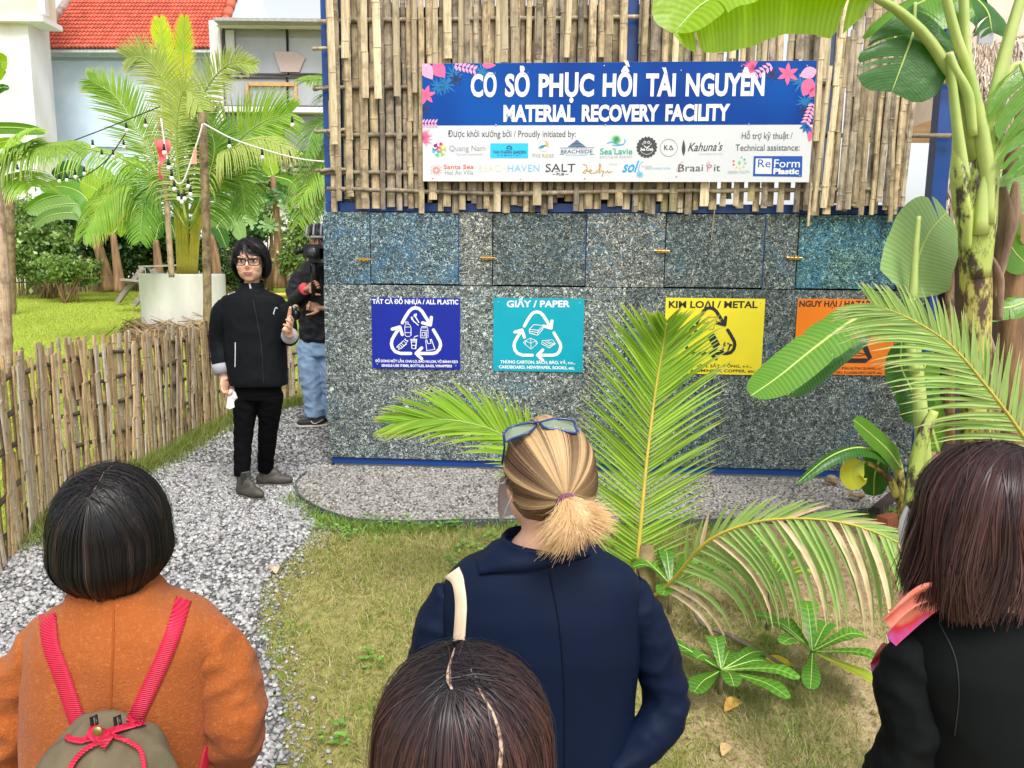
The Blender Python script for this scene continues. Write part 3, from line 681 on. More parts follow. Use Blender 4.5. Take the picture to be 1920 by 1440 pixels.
for k in range(5): wpoly(a, [c3(718+k*0-k*0+(4-k)*9, 452-(4-k)*7+2), c3(804-(4-k)*9, 452-(4-k)*7+2), c3(798-(4-k)*9, 452-(4-k)*7-3), c3(724+(4-k)*9, 452-(4-k)*7-3)], O1)
wstroke(a, [c3(762, 452), c3(762, 461)], 1, O1); wstroke(a, [c3(681, 459), c3(843, 458)], .8, O1); wstroke(a, [c3(681, 489), c3(702, 489)], .8, O1); wstroke(a, [c3(820, 489), c3(843, 488)], .8, O1); a.build('logo_hut', FM('hut_blue', (.03, .10, .26)), bn)
wtext('BEACHSIDE', *c3(687, 484), *c3(834, 483), 6.6, FM('slate_blue', (.06, .12, .24)), bn, O1, .008); wtext('BOUTIQUE RESORT', *c3(710, 495), *c3(814, 494), 2.6, skyb, bn, O1, .01)
a = MB(); [wpetal(a, *c3(944, 420), k*26, 9.5, 3.6, O1) for k in range(14)]; a.build('logo_flower', grn, bn)
a = MB(); wstroke(a, [c3(903, 437), c3(920, 431), c3(938, 436), c3(960, 445), c3(978, 442), c3(988, 425), c3(982, 420)], 1.8, O1); wstroke(a, [c3(925, 445), c3(950, 448), c3(970, 444)], 1.4, O1); a.build('logo_swoosh', FM('swoosh', (.04, .42, .65)), bn)
wtext("Sea'Lavie", *c3(868, 489), *c3(1019, 488), 11, teal, bn, O1, .015); wtext('BOUTIQUE RESORT', *c3(868, 507), *c3(1019, 506), 4, gy, bn, O1, 0, sp=1.3)
a = MB(); q = W(*c3(1086, 456)); wdisc(a, q, .062, O1, 40)
for k in range(18): wdisc(a, q+.06*np.array([math.cos(k*.349), math.sin(k*.349)]), .009, O1+.0002, 10)
a.build('logo_badge', dgr, bn)
a = MB(); wring(a, *c3(1086, 444), 5, 1.6, O2, 200, 340, 8); wring(a, *c3(1077, 433), 2, 1, O2); wring(a, *c3(1095, 433), 2, 1, O2); wstroke(a, [c3(1070, 446), c3(1064, 438)], 1, O2); wstroke(a, [c3(1102, 446), c3(1108, 438)], 1, O2); wring(a, *c3(1086, 456), 13, .6, O2, 205, 335); a.build('logo_crab', WH, bn)
wtext('Sea Crab', *c3(1056, 471), *c3(1116, 471), 4.6, WH, bn, O3, .05)
a = MB(); wring(a, *c3(1188, 458), 15.8, .9, O1, n=40); a.build('logo_ring', gy, bn)
wtext('K', *c3(1166, 468), *c3(1184, 468), 8.5, dgr, bn, O1, .015)
a = MB(); wstroke(a, [c3(1189, 468), c3(1198, 448), c3(1208, 467), c3(1194, 467)], 1.5, O1); a.build('logo_letter', dgr, bn)
a = MB(); wpetal(a, *c3(1257, 495), 90, 30, 6.5, O1); a.build('logo_surfboard', dgr, bn); wtext("Kahuna's", *c3(1276, 474), *c3(1438, 471), 15, dgr, bn, O1, .008, shear=.35)
wtext('HOI AN BEACH CLUB', *c3(1330, 491), *c3(1438, 490), 3, lg, bn, O1, 0)
wtext('Santa Sea', *c3(142, 556), *c3(282, 555), 7.5, red, bn, O1, .01); wtext('Hoi An Villa', *c3(148, 584), *c3(279, 583), 8.5, gy, bn, O1, 0)
a = MB()
for k in range(12): an = k*math.pi/6; wstroke(a, [c3(108+7*math.cos(an), 562+7*math.sin(an)), c3(108+28*math.cos(an), 562+28*math.sin(an))], .7, O1)
wring(a, *c3(108, 562), 5.5, .8, O1); wring(a, *c3(108, 562), 3, .7, O1); a.build('logo_sun', FM('coral', (.72, .24, .14)), bn)
wtext('BEACH', *c3(305, 569), *c3(434, 569), 12.5, cream, bn, O1, 0, sp=1.1); wtext('HAVEN', *c3(440, 569), *c3(587, 568), 12.5, skyb, bn, O1, 0, sp=1.1)
wtext('SALT', *c3(616, 569), *c3(754, 568), 14, BK, bn, O1, .0); wtext('PUB', *c3(667, 586), *c3(702, 586), 4, BK, bn, O1, .02)
a = MB(); [wstroke(a, [c3(x, 581), c3(x+14, 581)], .8, O1) for x in (648, 708)]
for x in (616, 640, 662, 696, 727): wstroke(a, [c3(x, 569), c3(x+12, 569)], 1, O1)
a.build('logo_bar', BK, bn)
a = MB(); wstroke(a, [c3(788, 535), c3(806, 540), c3(810, 560), c3(800, 577), c3(790, 575), c3(800, 560), c3(822, 570), c3(832, 565), c3(824, 558), c3(818, 568), c3(828, 578), c3(846, 574), c3(858, 560), c3(852, 575), c3(866, 565), c3(874, 540), c3(868, 532), c3(864, 560), c3(866, 576), c3(876, 562), c3(884, 572), c3(878, 592), c3(886, 565), c3(896, 574), c3(904, 563), c3(908, 574), c3(926, 568)], 1.3, O1); a.build('logo_script', gold, bn)
wtext('hotel', *c3(912, 538), *c3(948, 538), 3.5, lg, bn, O1, 0)
wtext('sol', *c3(972, 571), *c3(1050, 570), 20, FM('sol_blue', (.01, .32, .62)), bn, O1, .02, shear=.4); a = MB(); wstroke(a, [c3(1046, 570), c3(1052, 540), c3(1060, 526), c3(1068, 524)], 1.6, O1); [wpetal(a, *c3(1054, 582), k*51, 8, 3, O1) for k in range(7)]; a.build('logo_splash', skyb, bn)
wtext('AN BANG', *c3(1060, 549), *c3(1110, 549), 3.4, FM('faint_red', (.6, .35, .3)), bn, O1, 0); wtext('BEACH RESORT & SPA', *c3(1080, 559), *c3(1196, 558), 3.4, skyb, bn, O1, 0)
wtext('Braai', *c3(1232, 568), *c3(1346, 567), 13, dgr, bn, O1, .0); wtext('P', *c3(1366, 568), *c3(1388, 567), 13, pinkg, bn, O1, 0); wtext('it', *c3(1398, 567), *c3(1426, 567), 13, dgr, bn, O1, 0)
a = MB(); [wring(a, *c3(x, y), r_, .8, O1, 60, 330, 12) for x, y, r_ in ((1236, 560, 4), (1252, 534, 4), (1374, 538, 4.5))]; a.build('logo_curl', pinkg, bn)
for k, mt in enumerate([grn, teal, grn, yel, yel, yel, red, red]):
    a = MB(); an = math.radians(70-k*38); wpetal(a, *c3(1516+22*math.cos(an), 527-20*math.sin(an)), math.degrees(an), 5, 3.5, O1); a.build('logo_petal', mt, bn)
a = MB(); wpetal(a, *c3(1516, 537), 90, 8, 5, O1); a.build('logo_drop', grn, bn); wtext('GREEN YOUTH', *c3(1461, 578), *c3(1563, 577), 5, FM('pale_green', (.32, .45, .33)), bn, O1, 0)
a = MB(); wpoly(a, [c3(1579, 590), c3(1806, 593), c3(1809, 497), c3(1583, 497)], O1); a.build('logo_field', blu, bn)
a = MB(); wpoly(a, [c3(1589, 579), c3(1665, 580), c3(1667, 508), c3(1592, 508)], O2); a.build('logo_square', WH, bn)
wtext('Re', *c3(1601, 549), *c3(1660, 549), 14.5, blu, bn, O3, .0); wtext('Form', *c3(1676, 549), *c3(1796, 549), 14.5, WH, bn, O2, .006); wtext('Plastic', *c3(1673, 579), *c3(1792, 580), 9.5, WH, bn, O2, .045)
a = MB()
for q in [(385, 353), (893, 353), (1560, 349), (92, 598), (500, 602), (798, 600), (1224, 590), (1796, 590), (888, 78), (1245, 100), (1525, 80), (1830, 78), (60, 80)]:
    a.ell(WP(*W(*c3(*q)), O0+.003), (.005, .003, .005), AX, 8, 5)
a.build('screw', M('steel_screw', (.5, .5, .52), .35, metal=.8), bn)
# ================= four bin signs =================
def binsign(q, color, label, title, ty, tch, lines, arrows=True, ink=None):
    s = thing('bin_sign', label, 'sign', WP((q[0]+q[2])/2, q[1], .01), 'square recycling signs screwed on the board wall')
    m_ = M('sign_plate_'+title[0][:3], color, .35, tuple(x*.9 for x in color), 3)
    wbox('plate', q[0], q[2], q[1], q[3], .006, .012, m_, s); o = .0130
    for body, a, b_, ch, bo in [(title[0], title[1], title[2], tch, .03)]+lines: wtext(body, a[0], a[1], b_[0], b_[1], ch, ink, s, o, bo)
    a = MB()
    for x in (.035, q[2]-q[0]-.03):
        for z in (.03, q[3]-q[1]-.03): a.ell(WP(q[0]+x, q[1]+z, .013), (.005, .003, .005), AX, 8, 5)
    a.build('screw', bpy.data.materials['steel_screw'], s)
    return s
def arrows(s, cx, cy, k, ink, o=.0136, wd=6.0):
    """three chasing arrows; template measured on the blue sign in photo pixels (cx,cy its middle)"""
    T = lambda x, y: (cx+(x-781.5)*k, cy+(y-628)*k)
    def c8(x, y): return T(680+x/4.465, 540+y/4.465)
    a = MB()
    A1 = [c8(*p) for p in [(335, 290), (365, 235), (395, 190), (420, 170), (445, 165), (475, 172), (500, 195), (535, 250), (570, 308)]]
    A2 = [c8(*p) for p in [(595, 350), (625, 400), (650, 445), (655, 475), (645, 510), (620, 538), (590, 546), (520, 546), (450, 546)]]
    A3 = [c8(*p) for p in [(405, 546), (320, 546), (275, 530), (252, 500), (244, 465), (250, 430), (275, 385), (315, 325)]]
    for A, h1, h2 in ((A1, (505, 290), (578, 245)), (A2, (497, 500), (497, 590)), (A3, (252, 343), (335, 388))):
        wstroke(a, A, wd*k, o); tip = A[-1]
        wstroke(a, [c8(*h1), tip], wd*k, o+.0004); wstroke(a, [c8(*h2), tip], wd*k, o+.0006)
    a.build('recycling_arrows', ink, s)
def icon(s, strokes, wpx, ink, fn, o=.0142, closed=False, name='icon'):
    a = MB()
    for st in strokes: wstroke(a, [fn(*p) for p in st], wpx, o, cap=False)
    a.build(name, ink, s)
c8 = lambda x, y: (680+x/4.465, 540+y/4.465)
WS = flat('sign_ink_white', (.80, .81, .84), .4)
s1 = binsign((.308, .767, .941, 1.274), (.004, .018, .30), 'dark blue sign for plastic waste on the board wall', ('TẤT CẢ ĐỒ NHỰA / ALL PLASTIC', c8(85, 130), c8(803, 136)), 0, 8.2, [('ĐỒ DÙNG MỘT LẦN, CHAI LỌ, BAO NI-LON, VỎ BÁNH KẸO', c8(110, 618), c8(800, 626), 4.4, .03), ('SINGLE-USE ITEMS, BOTTLES, BAGS, WRAPPERS', c8(162, 656), c8(750, 662), 4.4, .03)], ink=WS)
arrows(s1, 781.5, 628, 1, WS)
icon(s1, [[(362, 300), (356, 320), (358, 395), (370, 404), (395, 404), (408, 395), (408, 330), (400, 310), (385, 300), (362, 300)], [(364, 295), (364, 283), (384, 283), (384, 298)], [(358, 325), (408, 325)], [(358, 372), (408, 372)]], 1.1, WS, c8, name='bottle_icon')
icon(s1, [[(410, 240), (415, 262), (425, 270), (470, 312)], [(440, 215), (445, 240), (475, 290)], [(432, 222), (436, 240)], [(452, 212), (452, 235)], [(415, 240), (432, 285)]], 2.0, WS, c8, name='cutlery_icon')
icon(s1, [[(488, 352), (488, 415), (535, 417), (535, 355), (488, 352)], [(488, 350), (498, 322), (542, 322), (550, 350), (550, 412), (535, 417)], [(498, 332), (540, 332)], [(500, 370), (525, 370), (525, 400), (500, 400), (500, 370)], [(535, 355), (550, 350)]], 1.1, WS, c8, name='carton_icon')
icon(s1, [[(402, 428), (460, 428)], [(408, 430), (416, 505), (446, 507), (455, 430)], [(410, 450), (453, 450)], [(414, 478), (450, 478)], [(432, 425), (440, 405), (468, 398)], [(404, 438), (458, 438)]], 1.4, WS, c8, name='cup_icon')
icon(s1, [[(300, 480), (345, 440), (370, 465), (325, 505), (300, 480)], [(312, 470), (338, 495)], [(325, 458), (350, 483)], [(298, 482), (290, 492), (305, 498), (305, 512), (320, 505)], [(352, 432), (358, 425), (362, 437), (382, 440), (370, 455)]], 1.3, WS, c8, name='candy_icon')
icon(s1, [[(530, 435), (540, 522), (607, 512), (578, 425), (570, 428), (575, 460), (555, 465), (545, 458), (540, 430), (530, 435)]], 1.2, WS, c8, name='bag_icon')
s2 = binsign((1.177, .766, 1.810, 1.282), (.0, .35, .46), 'turquoise sign for paper waste with white recycling arrows', ('GIẤY / PAPER', c8(1207, 158), c8(1735, 158)), 0, 11.5, [('THÙNG CARTON, SÁCH, BÁO, VỞ, v.v...', c8(1153, 628), c8(1780, 636), 5.4, .03), ('CARDBOARD, NEWSPAPER, BOOKS, etc.', c8(1142, 670), c8(1775, 680), 5.4, .03)], ink=WS)
arrows(s2, 1008.5, 633, .95, WS)
icon(s2, [[(1395, 345), (1435, 305), (1508, 312), (1470, 352), (1395, 345)], [(1395, 345), (1398, 375), (1465, 395), (1508, 345), (1508, 312)], [(1396, 360), (1467, 372), (1508, 328)], [(1470, 352), (1465, 395)]], 1.2, WS, c8, name='paper_icon')
icon(s2, [[(1362, 440), (1407, 418), (1452, 440), (1410, 462), (1362, 440)], [(1362, 440), (1365, 475), (1410, 510), (1452, 475), (1452, 440)], [(1410, 462), (1410, 510)], [(1362, 440), (1346, 455), (1365, 475)], [(1452, 440), (1465, 458), (1452, 475)], [(1407, 418), (1410, 462)]], 1.0, WS, c8, name='box_icon')
icon(s2, [[(1505, 440), (1590, 432), (1612, 465), (1560, 500), (1498, 465), (1505, 440)], [(1510, 452), (1560, 485), (1605, 460)], [(1530, 447), (1575, 470)], [(1550, 445), (1590, 462)]], 1.2, WS, c8, name='newspaper_icon')
c5 = lambda x, y: (1160+x/3, 500+y/3)
BI = flat('sign_ink_black', (.015, .015, .02), .5)
s3 = binsign((2.370, .771, 3.043, 1.297), (.80, .68, .03), 'yellow sign for metal waste partly behind the tall palm frond', ('KIM LOẠI / METAL', c5(280, 230), c5(778, 231)), 0, 12, [('NHÔM, SẮT, ĐỒNG, v.v...', c5(400, 564), c5(748, 566), 5, .02), ('ALUMINIUM, COPPER, etc', c5(400, 590), c5(762, 594), 5, .02)], ink=BI)
arrows(s3, 1332, 628, 1.0, BI)
icon(s3, [[(475, 320), (500, 285), (555, 280), (540, 300), (475, 320)], [(475, 350), (495, 335), (500, 305)], [(475, 350), (530, 352), (555, 285)]], 1.2, FM('rust_ink', (.35, .2, .03)), c5, name='beam_icon')
a = MB(); wpoly(a, [c5(497, 392), c5(528, 455), c5(545, 458), c5(570, 440), c5(538, 378), c5(520, 370), c5(503, 378)], .0142); a.build('can_icon', BI, s3)
icon(s3, [[(595, 422), (583, 470)], [(565, 468), (590, 480)], [(625, 440), (605, 490)], [(608, 430), (638, 442)], [(588, 440), (600, 445)]], 3.0, BI, c5, name='screw_icon')
s4 = binsign((3.260, .785, 3.918, 1.302), (.78, .20, .01), 'orange sign for hazardous waste behind the big banana leaf', ('NGUY HẠI / HAZARDOUS', c5(1012, 224), c5(1538, 224)), 0, 10.5, [('PIN, ẮC-QUY, ĐÈN HUỲNH QUANG, v.v...', c5(1132, 576), c5(1480, 578), 4.2, .02), ('GADGET, BATTERY, FLUORESCENT LIGHT, etc.', c5(1100, 600), c5(1476, 602), 4.2, .02)], ink=BI)
a = MB(); wstroke(a, [c5(1265, 275), c5(1300, 275), c5(1410, 515), c5(1385, 527), c5(1140, 527), c5(1120, 515), c5(1230, 290), c5(1265, 275)], 8, .0136); a.build('warning_triangle', BI, s4)
icon(s4, [[(1215, 480), (1230, 480), (1245, 505), (1275, 505), (1275, 485), (1250, 490), (1225, 505), (1225, 480)], [(1290, 495), (1310, 485), (1360, 485), (1385, 492), (1360, 500), (1310, 500), (1290, 495)]], 1.5, BI, c5)
# ================= near bamboo fence =================
def fence_line(pts, z0f, hf, par, mats, spacing, wmin, wmax, n_max=300, seedr=None, lean=.13, face=1, rails=(.2, .42, .66, .86), railmat=None):
    pl = spl(pts, 600); seg = np.r_[0, np.cumsum(np.linalg.norm(np.diff(pl[:, :2], axis=0), axis=1))]
    q = 0; cnt = 0
    at = lambda q_: np.array([np.interp(q_, seg, pl[:, 0]), np.interp(q_, seg, pl[:, 1])])
    while q < seg[-1]-.02 and cnt < n_max:
        p = at(q); p2 = at(min(q+.05, seg[-1])); d = nrm(np.r_[p2-p, 0]); nv = V3(d[1], -d[0], 0)
        z = float(gz(p[0], p[1])); h = hf(q/seg[-1])*RN.uniform(.94, 1.05); lo = RN.uniform(-.02, .05)
        side = .017 if cnt % 2 else -.012; side += RN.uniform(-.003, .003)
        ln = RN.gauss(0, lean*.5)
        a = V3(p[0], p[1], z+lo)+nv*side; b_ = V3(p[0], p[1], z+h)+nv*side+d*ln
        V, F, A = slat_geo(a, b_, RN.uniform(wmin, wmax), .006, nv, .26, .013)
        mk('slat', V, F, mats[RN.randrange(len(mats))], par, attrs={'node': A}); cnt += 1; q += spacing*RN.uniform(.6, 1.4)
    for r_ in rails:
        m = MB(); pp = []
        for k in range(60):
            p = at(seg[-1]*k/59); pp.append(V3(p[0], p[1], float(gz(p[0], p[1]))+r_*hf(k/59)+.008*math.sin(k*1.3+r_*9)))
        m.tube(pp, .014, 6); m.build('rail', railmat or BM[1], par, True)
    return seg[-1]
FW1 = bamboo_mat('fence_tan', (.78, .58, .32), (.60, .42, .21), (.22, .16, .10), .25, .27); FW2 = bamboo_mat('fence_white', (.80, .70, .55), (.64, .52, .36), (.30, .22, .16), .15, .27); FW3 = bamboo_mat('fence_brown', (.52, .36, .19), (.36, .24, .12), (.10, .07, .05), .3, .32)
fn = thing('bamboo_fence', 'low fence of rough split bamboo slats running along the gravel path', 'fence', FENCE[3])
RM = M('dark_rail', (.13, .095, .06), .8, (.07, .05, .03), 20)
fence_line(FENCE, 0, lambda s: 1.02-.10*s if s < .75 else .95-.9*(s-.75), fn, [FW1, FW1, FW2, FW3, FW1, FW2], .0250, .036, .058, 300, rails=(.14, .33, .55, .72, .90), railmat=RM)
for k in (2, 4, 6, 7):
    p = FENCE[k]; m = MB(); m.tube([p+V3(-.03, .03, -.05), p+V3(-.03, .03, .86)], [.028, .024], 8); m.build('post', FW3, fn, True)
# ================= houses behind =================
def pbox(name, px0, px1, pyt, pyb, Y, dep, mat, par, dy=0):
    """box whose front face covers a photo rectangle at distance Y"""
    cy = (pyt+pyb)/2; cx = (px0+px1)/2
    a = P(px0, cy, Y); b_ = P(px1, cy, Y); t_ = P(cx, pyt, Y); q = P(cx, pyb, Y)
    m = MB(); m.box(((a[0]+b_[0])/2, Y+dep/2+dy, (t_[2]+q[2])/2), (b_[0]-a[0], dep, t_[2]-q[2])); return m.build(name, mat, par)
WW = M('white_plaster', (.80, .79, .79), .9, (.66, .64, .62), 1.2, .004, 20, stretch=(1, 1, .35)); WW2 = M('cream_plaster', (.78, .72, .56), .9, (.62, .54, .38), .9)
BW = M('blue_grey_plaster', (.70, .82, .94), .85, (.62, .74, .86), .8, .003, 20); STAIN = M('stained_plaster', (.30, .27, .25), .9, (.60, .57, .54), 3)
h1 = thing('white_house', 'tall white plastered house at the left edge of the photo behind the garden', 'house', P(0, 560, 24))
pbox('wall', -700, 72, 32, 560, 24, .9, WW, h1); pbox('upper_wall', -700, 66, -260, 30, 24.3, .8, WW2, h1)
pbox('ledge', -700, 80, 26, 36, 23.75, 1.0, WW, h1); pbox('corner_strip', 60, 74, -260, 26, 24.1, .2, WW, h1); pbox('side_wall', 72, 90, 40, 560, 24.95, .6, WW, h1)
h2 = thing('tiled_house', 'pale blue grey house with a red clay tile roof behind the potted palm', 'house', P(270, 520, 27))
pbox('wall', 91, 420, 100, 560, 27, 8, BW, h2); pbox('cornice', 78, 420, 94, 106, 26.7, .5, M('pale_blue_trim', (.66, .74, .80), .8), h2)
pbox('wall_panel', 97, 300, 114, 275, 26.9, .09, M('blue_wall_panel', (.68, .82, .95), .8, (.60, .74, .88), 1.5), h2)
# roof: rows of curved tiles with a real step at each course
def tile_roof(name, quad, rows, cols, mat, par, lift=.05, over=.06):
    """quad: eave left, eave right, ridge right, ridge left"""
    a, b_, c_, d_ = [np.asarray(q, float) for q in quad]; nvv = nrm(np.cross(b_-a, d_-a)); V = []; F = []; k = 6; nx = cols*k+1; C = []
    nvv = nvv if nvv[2] > 0 else -nvv
    for r in range(rows):
        cc = NR.uniform(.8, 1.15, cols+1)
        for e in (0, 1):
            t_ = (r+(0 if e == 0 else 1.12))/rows
            for i in range(nx):
                s = i/(nx-1); p = (a*(1-s)+b_*s)*(1-t_)+(d_*(1-s)+c_*s)*t_
                wv = abs(math.sin(math.pi*(i/k)))**.7*lift
                V.append(p+nvv*(wv+(over if e == 0 else 0)+.01)); C.append(np.array([.52, .075, .035])*cc[min(i//k, cols)])
        o_ = r*2*nx
        for i in range(nx-1): F.append((o_+i, o_+i+1, o_+nx+i+1, o_+nx+i))
        # front lip of the course
        lb = len(V)
        for i in range(nx): V.append(V[o_+i]-nvv*over); C.append(np.array([.22, .03, .015]))
        # lips are appended after; faces join them
        for i in range(nx-1): F.append((o_+i+1, o_+i, lb+i, lb+i+1))
        # keep indices regular: move lips bookkeeping
        TL.append(lb)
        if r < rows-1: pass
    return V, F, C
TL = []
def tile_roof2(name, quad, rows, cols, mat, par, lift=.05, over=.05, kind='stuff'):
    a, b_, c_, d_ = [np.asarray(q, float) for q in quad]; nvv = nrm(np.cross(b_-a, d_-a)); nvv = nvv if nvv[2] > 0 else -nvv
    k = 4; nx = cols*k+1; V = []; F = []; C = []
    for r in range(rows):
        cc = NR.uniform(.78, 1.18, cols+1); o_ = len(V)
        for e in range(3):
            t_ = (r+(1.1 if e == 2 else 0))/rows
            for i in range(nx):
                s = i/(nx-1); p = (a*(1-s)+b_*s)*(1-t_)+(d_*(1-s)+c_*s)*t_; wv = abs(math.sin(math.pi*(i/k)))**.7*lift
                V.append(p+nvv*(wv+(-.01 if e == 0 else over if e == 1 else 0))); C.append(np.array([.58, .14, .09])*cc[min(i//k, cols)])
        for e in (0, 1):
            for i in range(nx-1): F.append((o_+e*nx+i, o_+e*nx+i+1, o_+(e+1)*nx+i+1, o_+(e+1)*nx+i))
    return mk(name, V, F, mat, par, attrs={'col': C}, kind=kind)
TM = colmat('clay_tile', .75, 0, .2)
ea = P(74, 92, 26.3); eb = P(408, 92, 26.3); rc = P(480, -120, 31.5); rd = P(215, -120, 31.5)
tile_roof2('roof_tiles', (ea, eb, rc, rd), 34, 46, TM, h2, .07, .05)
m = MB(); m.add([ea-V3(0, 0, .03), eb-V3(0, 0, .03), rc-V3(0, 0, .03), rd-V3(0, 0, .03), ea-V3(0, 0, .10), eb-V3(0, 0, .10), rc-V3(0, 0, .10), rd-V3(0, 0, .10)], [(0, 1, 2, 3), (4, 7, 6, 5), (0, 4, 5, 1), (1, 5, 6, 2), (2, 6, 7, 3), (3, 7, 4, 0)]); m.build('roof_deck', M('eave_paint', (.60, .66, .70), .9), h2)
m = MB(); m.tube([ea+V3(-.05, -.05, .1), rd+V3(0, 0, .1)], .13, 8); m.build('verge', M('old_mortar', (.26, .19, .16), .95, (.5, .42, .38), 4), h2, True)
for i in range(14):
    s = i/14.; p = (eb*(1-s)+rc*s); q_ = (eb*(1-s-.066)+rc*(s+.066)); m = MB(); m.tube([p+V3(0, 0, .16), q_+V3(0, 0, .12)], [.17, .14], 8); m.build('ridge_tile', M('ridge_clay', (.60, .14, .08), .7) if i == 0 else bpy.data.materials['ridge_clay'], h2, True)
m = MB(); g0, g1, g2 = P(440, 40, 28), P(496, 40, 28), P(466, -40, 28); m.add([g0, g1, g2, g0+V3(0, 1, 0), g1+V3(0, 1, 0), g2+V3(0, 1, 0)], [(0, 1, 2), (5, 4, 3), (0, 3, 4, 1), (1, 4, 5, 2), (2, 5, 3, 0)]); m.build('gable', BW, h2)
h3 = thing('glazed_house', 'house with large aluminium framed windows between the palm and the container', 'house', P(510, 420, 25))
pbox('column', 400, 420, 38, 420, 24.9, .6, WW, h3); pbox('wall', 420, 720, 214, 560, 25.9, 3, M('pinkish_wall', (.62, .54, .48), .9, (.40, .33, .28), 2.5, .006, 20), h3)
pbox('roof', 400, 720, 34, 40, 24.2, 4, M('corrugated_roof', (.42, .42, .42), .5, (.3, .3, .3), 10), h3); pbox('fascia', 404, 720, 41, 49, 24.6, .3, WW, h3)
GLS = M('dusty_glass', (.26, .28, .31), .08, (.40, .42, .45), .5, spec=.6); GLD = M('dark_glass', (.17, .18, .20), .08, (.24, .25, .27), .6, spec=.6); FRM = flat('dark_frame', (.06, .05, .055), .5); INN = M('pale_interior', (.62, .64, .66), .9)
pbox('room_wall', 420, 720, 40, 214, 27.4, .1, INN, h3); pbox('room_floor', 420, 720, 198, 203, 25.1, 2.2, WW, h3)
for x0, x1, y0, y1, g in [(421, 537, 53, 137, GLS), (541, 640, 53, 137, GLS), (421, 537, 147, 198, GLS), (541, 640, 147, 198, GLS), (425, 528, 214, 283, GLD), (532, 640, 214, 283, GLD)]:
    w_ = pbox('window', x0, x1, y0, y1, 25.05, .04, g, h3)
    for a_ in ((x0-3, x0, y0-3, y1+3), (x1, x1+3, y0-3, y1+3), (x0, x1, y0-3, y0), (x0, x1, y1, y1+3)): pbox('frame', *a_, 25.0, .09, FRM, w_)
pbox('curtain', 424, 440, 56, 136, 24.98, .03, M('curtain', (.66, .66, .70), .9, (.5, .5, .55), 30, stretch=(8, 8, .2)), h3)
pbox('beam', 421, 640, 200, 210, 24.7, .5, WW, h3)
m = MB(); OR_ = M('orange_wood', (.62, .38, .16), .6)
for a_ in ((461, 466, 157, 198), (552, 557, 157, 198), (466, 552, 154, 161)): pbox('table_frame', *a_, 24.97, .05, OR_, h3)
m = MB(); q = [P(513, 96, 24.99), P(552, 97, 24.99), P(572, 108, 24.99), P(561, 135, 24.99), P(526, 135, 24.99)]; m.add(q, [(0, 1, 2, 3, 4)]); m.build('roof_reflection', M('reflected_roof', (.52, .36, .34), .4, (.50, .42, .41), 14), h3)  # flat tinted patch: reflection of a tiled roof painted over the panes
for px in (455, 565):
    o = pbox('vent', px-17, px+17, 305, 342, 25.85, .08, WW, h3)
    for k in range(3):
        pbox('slot', px-13, px+13, 311+k*10, 315+k*10, 25.82, .05, flat('vent_dark', (.08, .07, .07)) if k == 0 and px == 455 else bpy.data.materials['vent_dark'], o)
pbox('ground_wall', 420, 720, 405, 470, 25.7, .2, WW, h3)
# right: neighbour house and thatch roof behind the banana trees
h4 = thing('thatched_hut', 'hut with a ragged straw thatch roof at the right edge behind the banana trees', 'hut', P(1880, 520, 8))
TH = bpy.data.materials.new('thatch'); t, N, L, b = nodes(TH); v = mapping(t, (30, 6, 6)); c = ramp(t, noise_n(t, 2, 5, v), [(.3, (.30, .22, .15)), (.5, (.60, .50, .38)), (.7, (.78, .70, .58))]); L.new(c, b.inputs['Base Color']); b.inputs['Roughness'].default_value = .95; bump(t, b, noise_n(t, 3, 4, v), .05)
V = []; F = []; C = []; m_ = 0
A_, B_, C_, D_ = P(1768, 395, 6.1), P(2250, 360, 5.7), P(2250, 60, 8.2), P(1790, 90, 8.2)
m = MB(); m.add([A_, B_, C_, D_], [(0, 1, 2, 3)]); m.add([A_-V3(0, 0, .12), B_-V3(0, 0, .12), C_-V3(0, 0, .12), D_-V3(0, 0, .12)], [(0, 3, 2, 1)]); m.build('thatch_base', TH, h4)
for i in range(9000):
    s, t0_ = RN.random(), RN.random(); p = (A_*(1-s)+B_*s)*(1-t0_)+(D_*(1-s)+C_*s)*t0_; q = (A_*(1-s)+B_*s)*(1-t0_+.12)+(D_*(1-s)+C_*s)*(t0_-.12)
    e = V3(RN.uniform(-.06, .06), RN.uniform(-.03, 0), RN.uniform(-.06, .03)); lf = V3(0, -.02, RN.uniform(.0, .06)); sd_ = V3(.006, 0, .004); V += [p+lf-sd_, p+lf+sd_, q+lf+e+sd_, q+lf+e-sd_]; F.append((m_, m_+1, m_+2, m_+3)); m_ += 4
    C += [np.array(RN.choice([(.66, .56, .44), (.45, .34, .24), (.78, .70, .60), (.30, .22, .16)]))*RN.uniform(.8, 1.1)]*4
mk('thatch_straw', np.array(V), np.array(F), colmat('straw', .9, .1, .1), h4, attrs={'col': np.array(C)}, kind='stuff')
pbox('wall', 1772, 2400, 385, 880, 6.3, .2, M('dark_backdrop', (.035, .028, .022), .9, (.06, .05, .04), 5), h4)  # near-black wall added as dark backdrop for the plant clutter behind the banana stems
m = MB(); m.tube([P(1780, 392, 6.2), P(1782, 830, 6.2)], .035, 8); m.build('post', FW3, h4, True); m = MB(); m.tube([P(1765, 120, 8.9), P(1940, 60, 8.8)], .02, 6); m.build('ridge_pole', FW3, h4, True)
h5 = thing('pale_building', 'cream building with arched window seen over the thatch at the top right corner', 'building', P(1880, 200, 16)); pbox('wall', 1815, 2300, -200, 210, 16, 4, M('peach_plaster', (.74, .62, .52), .9, (.6, .5, .42), 1.5), h5)
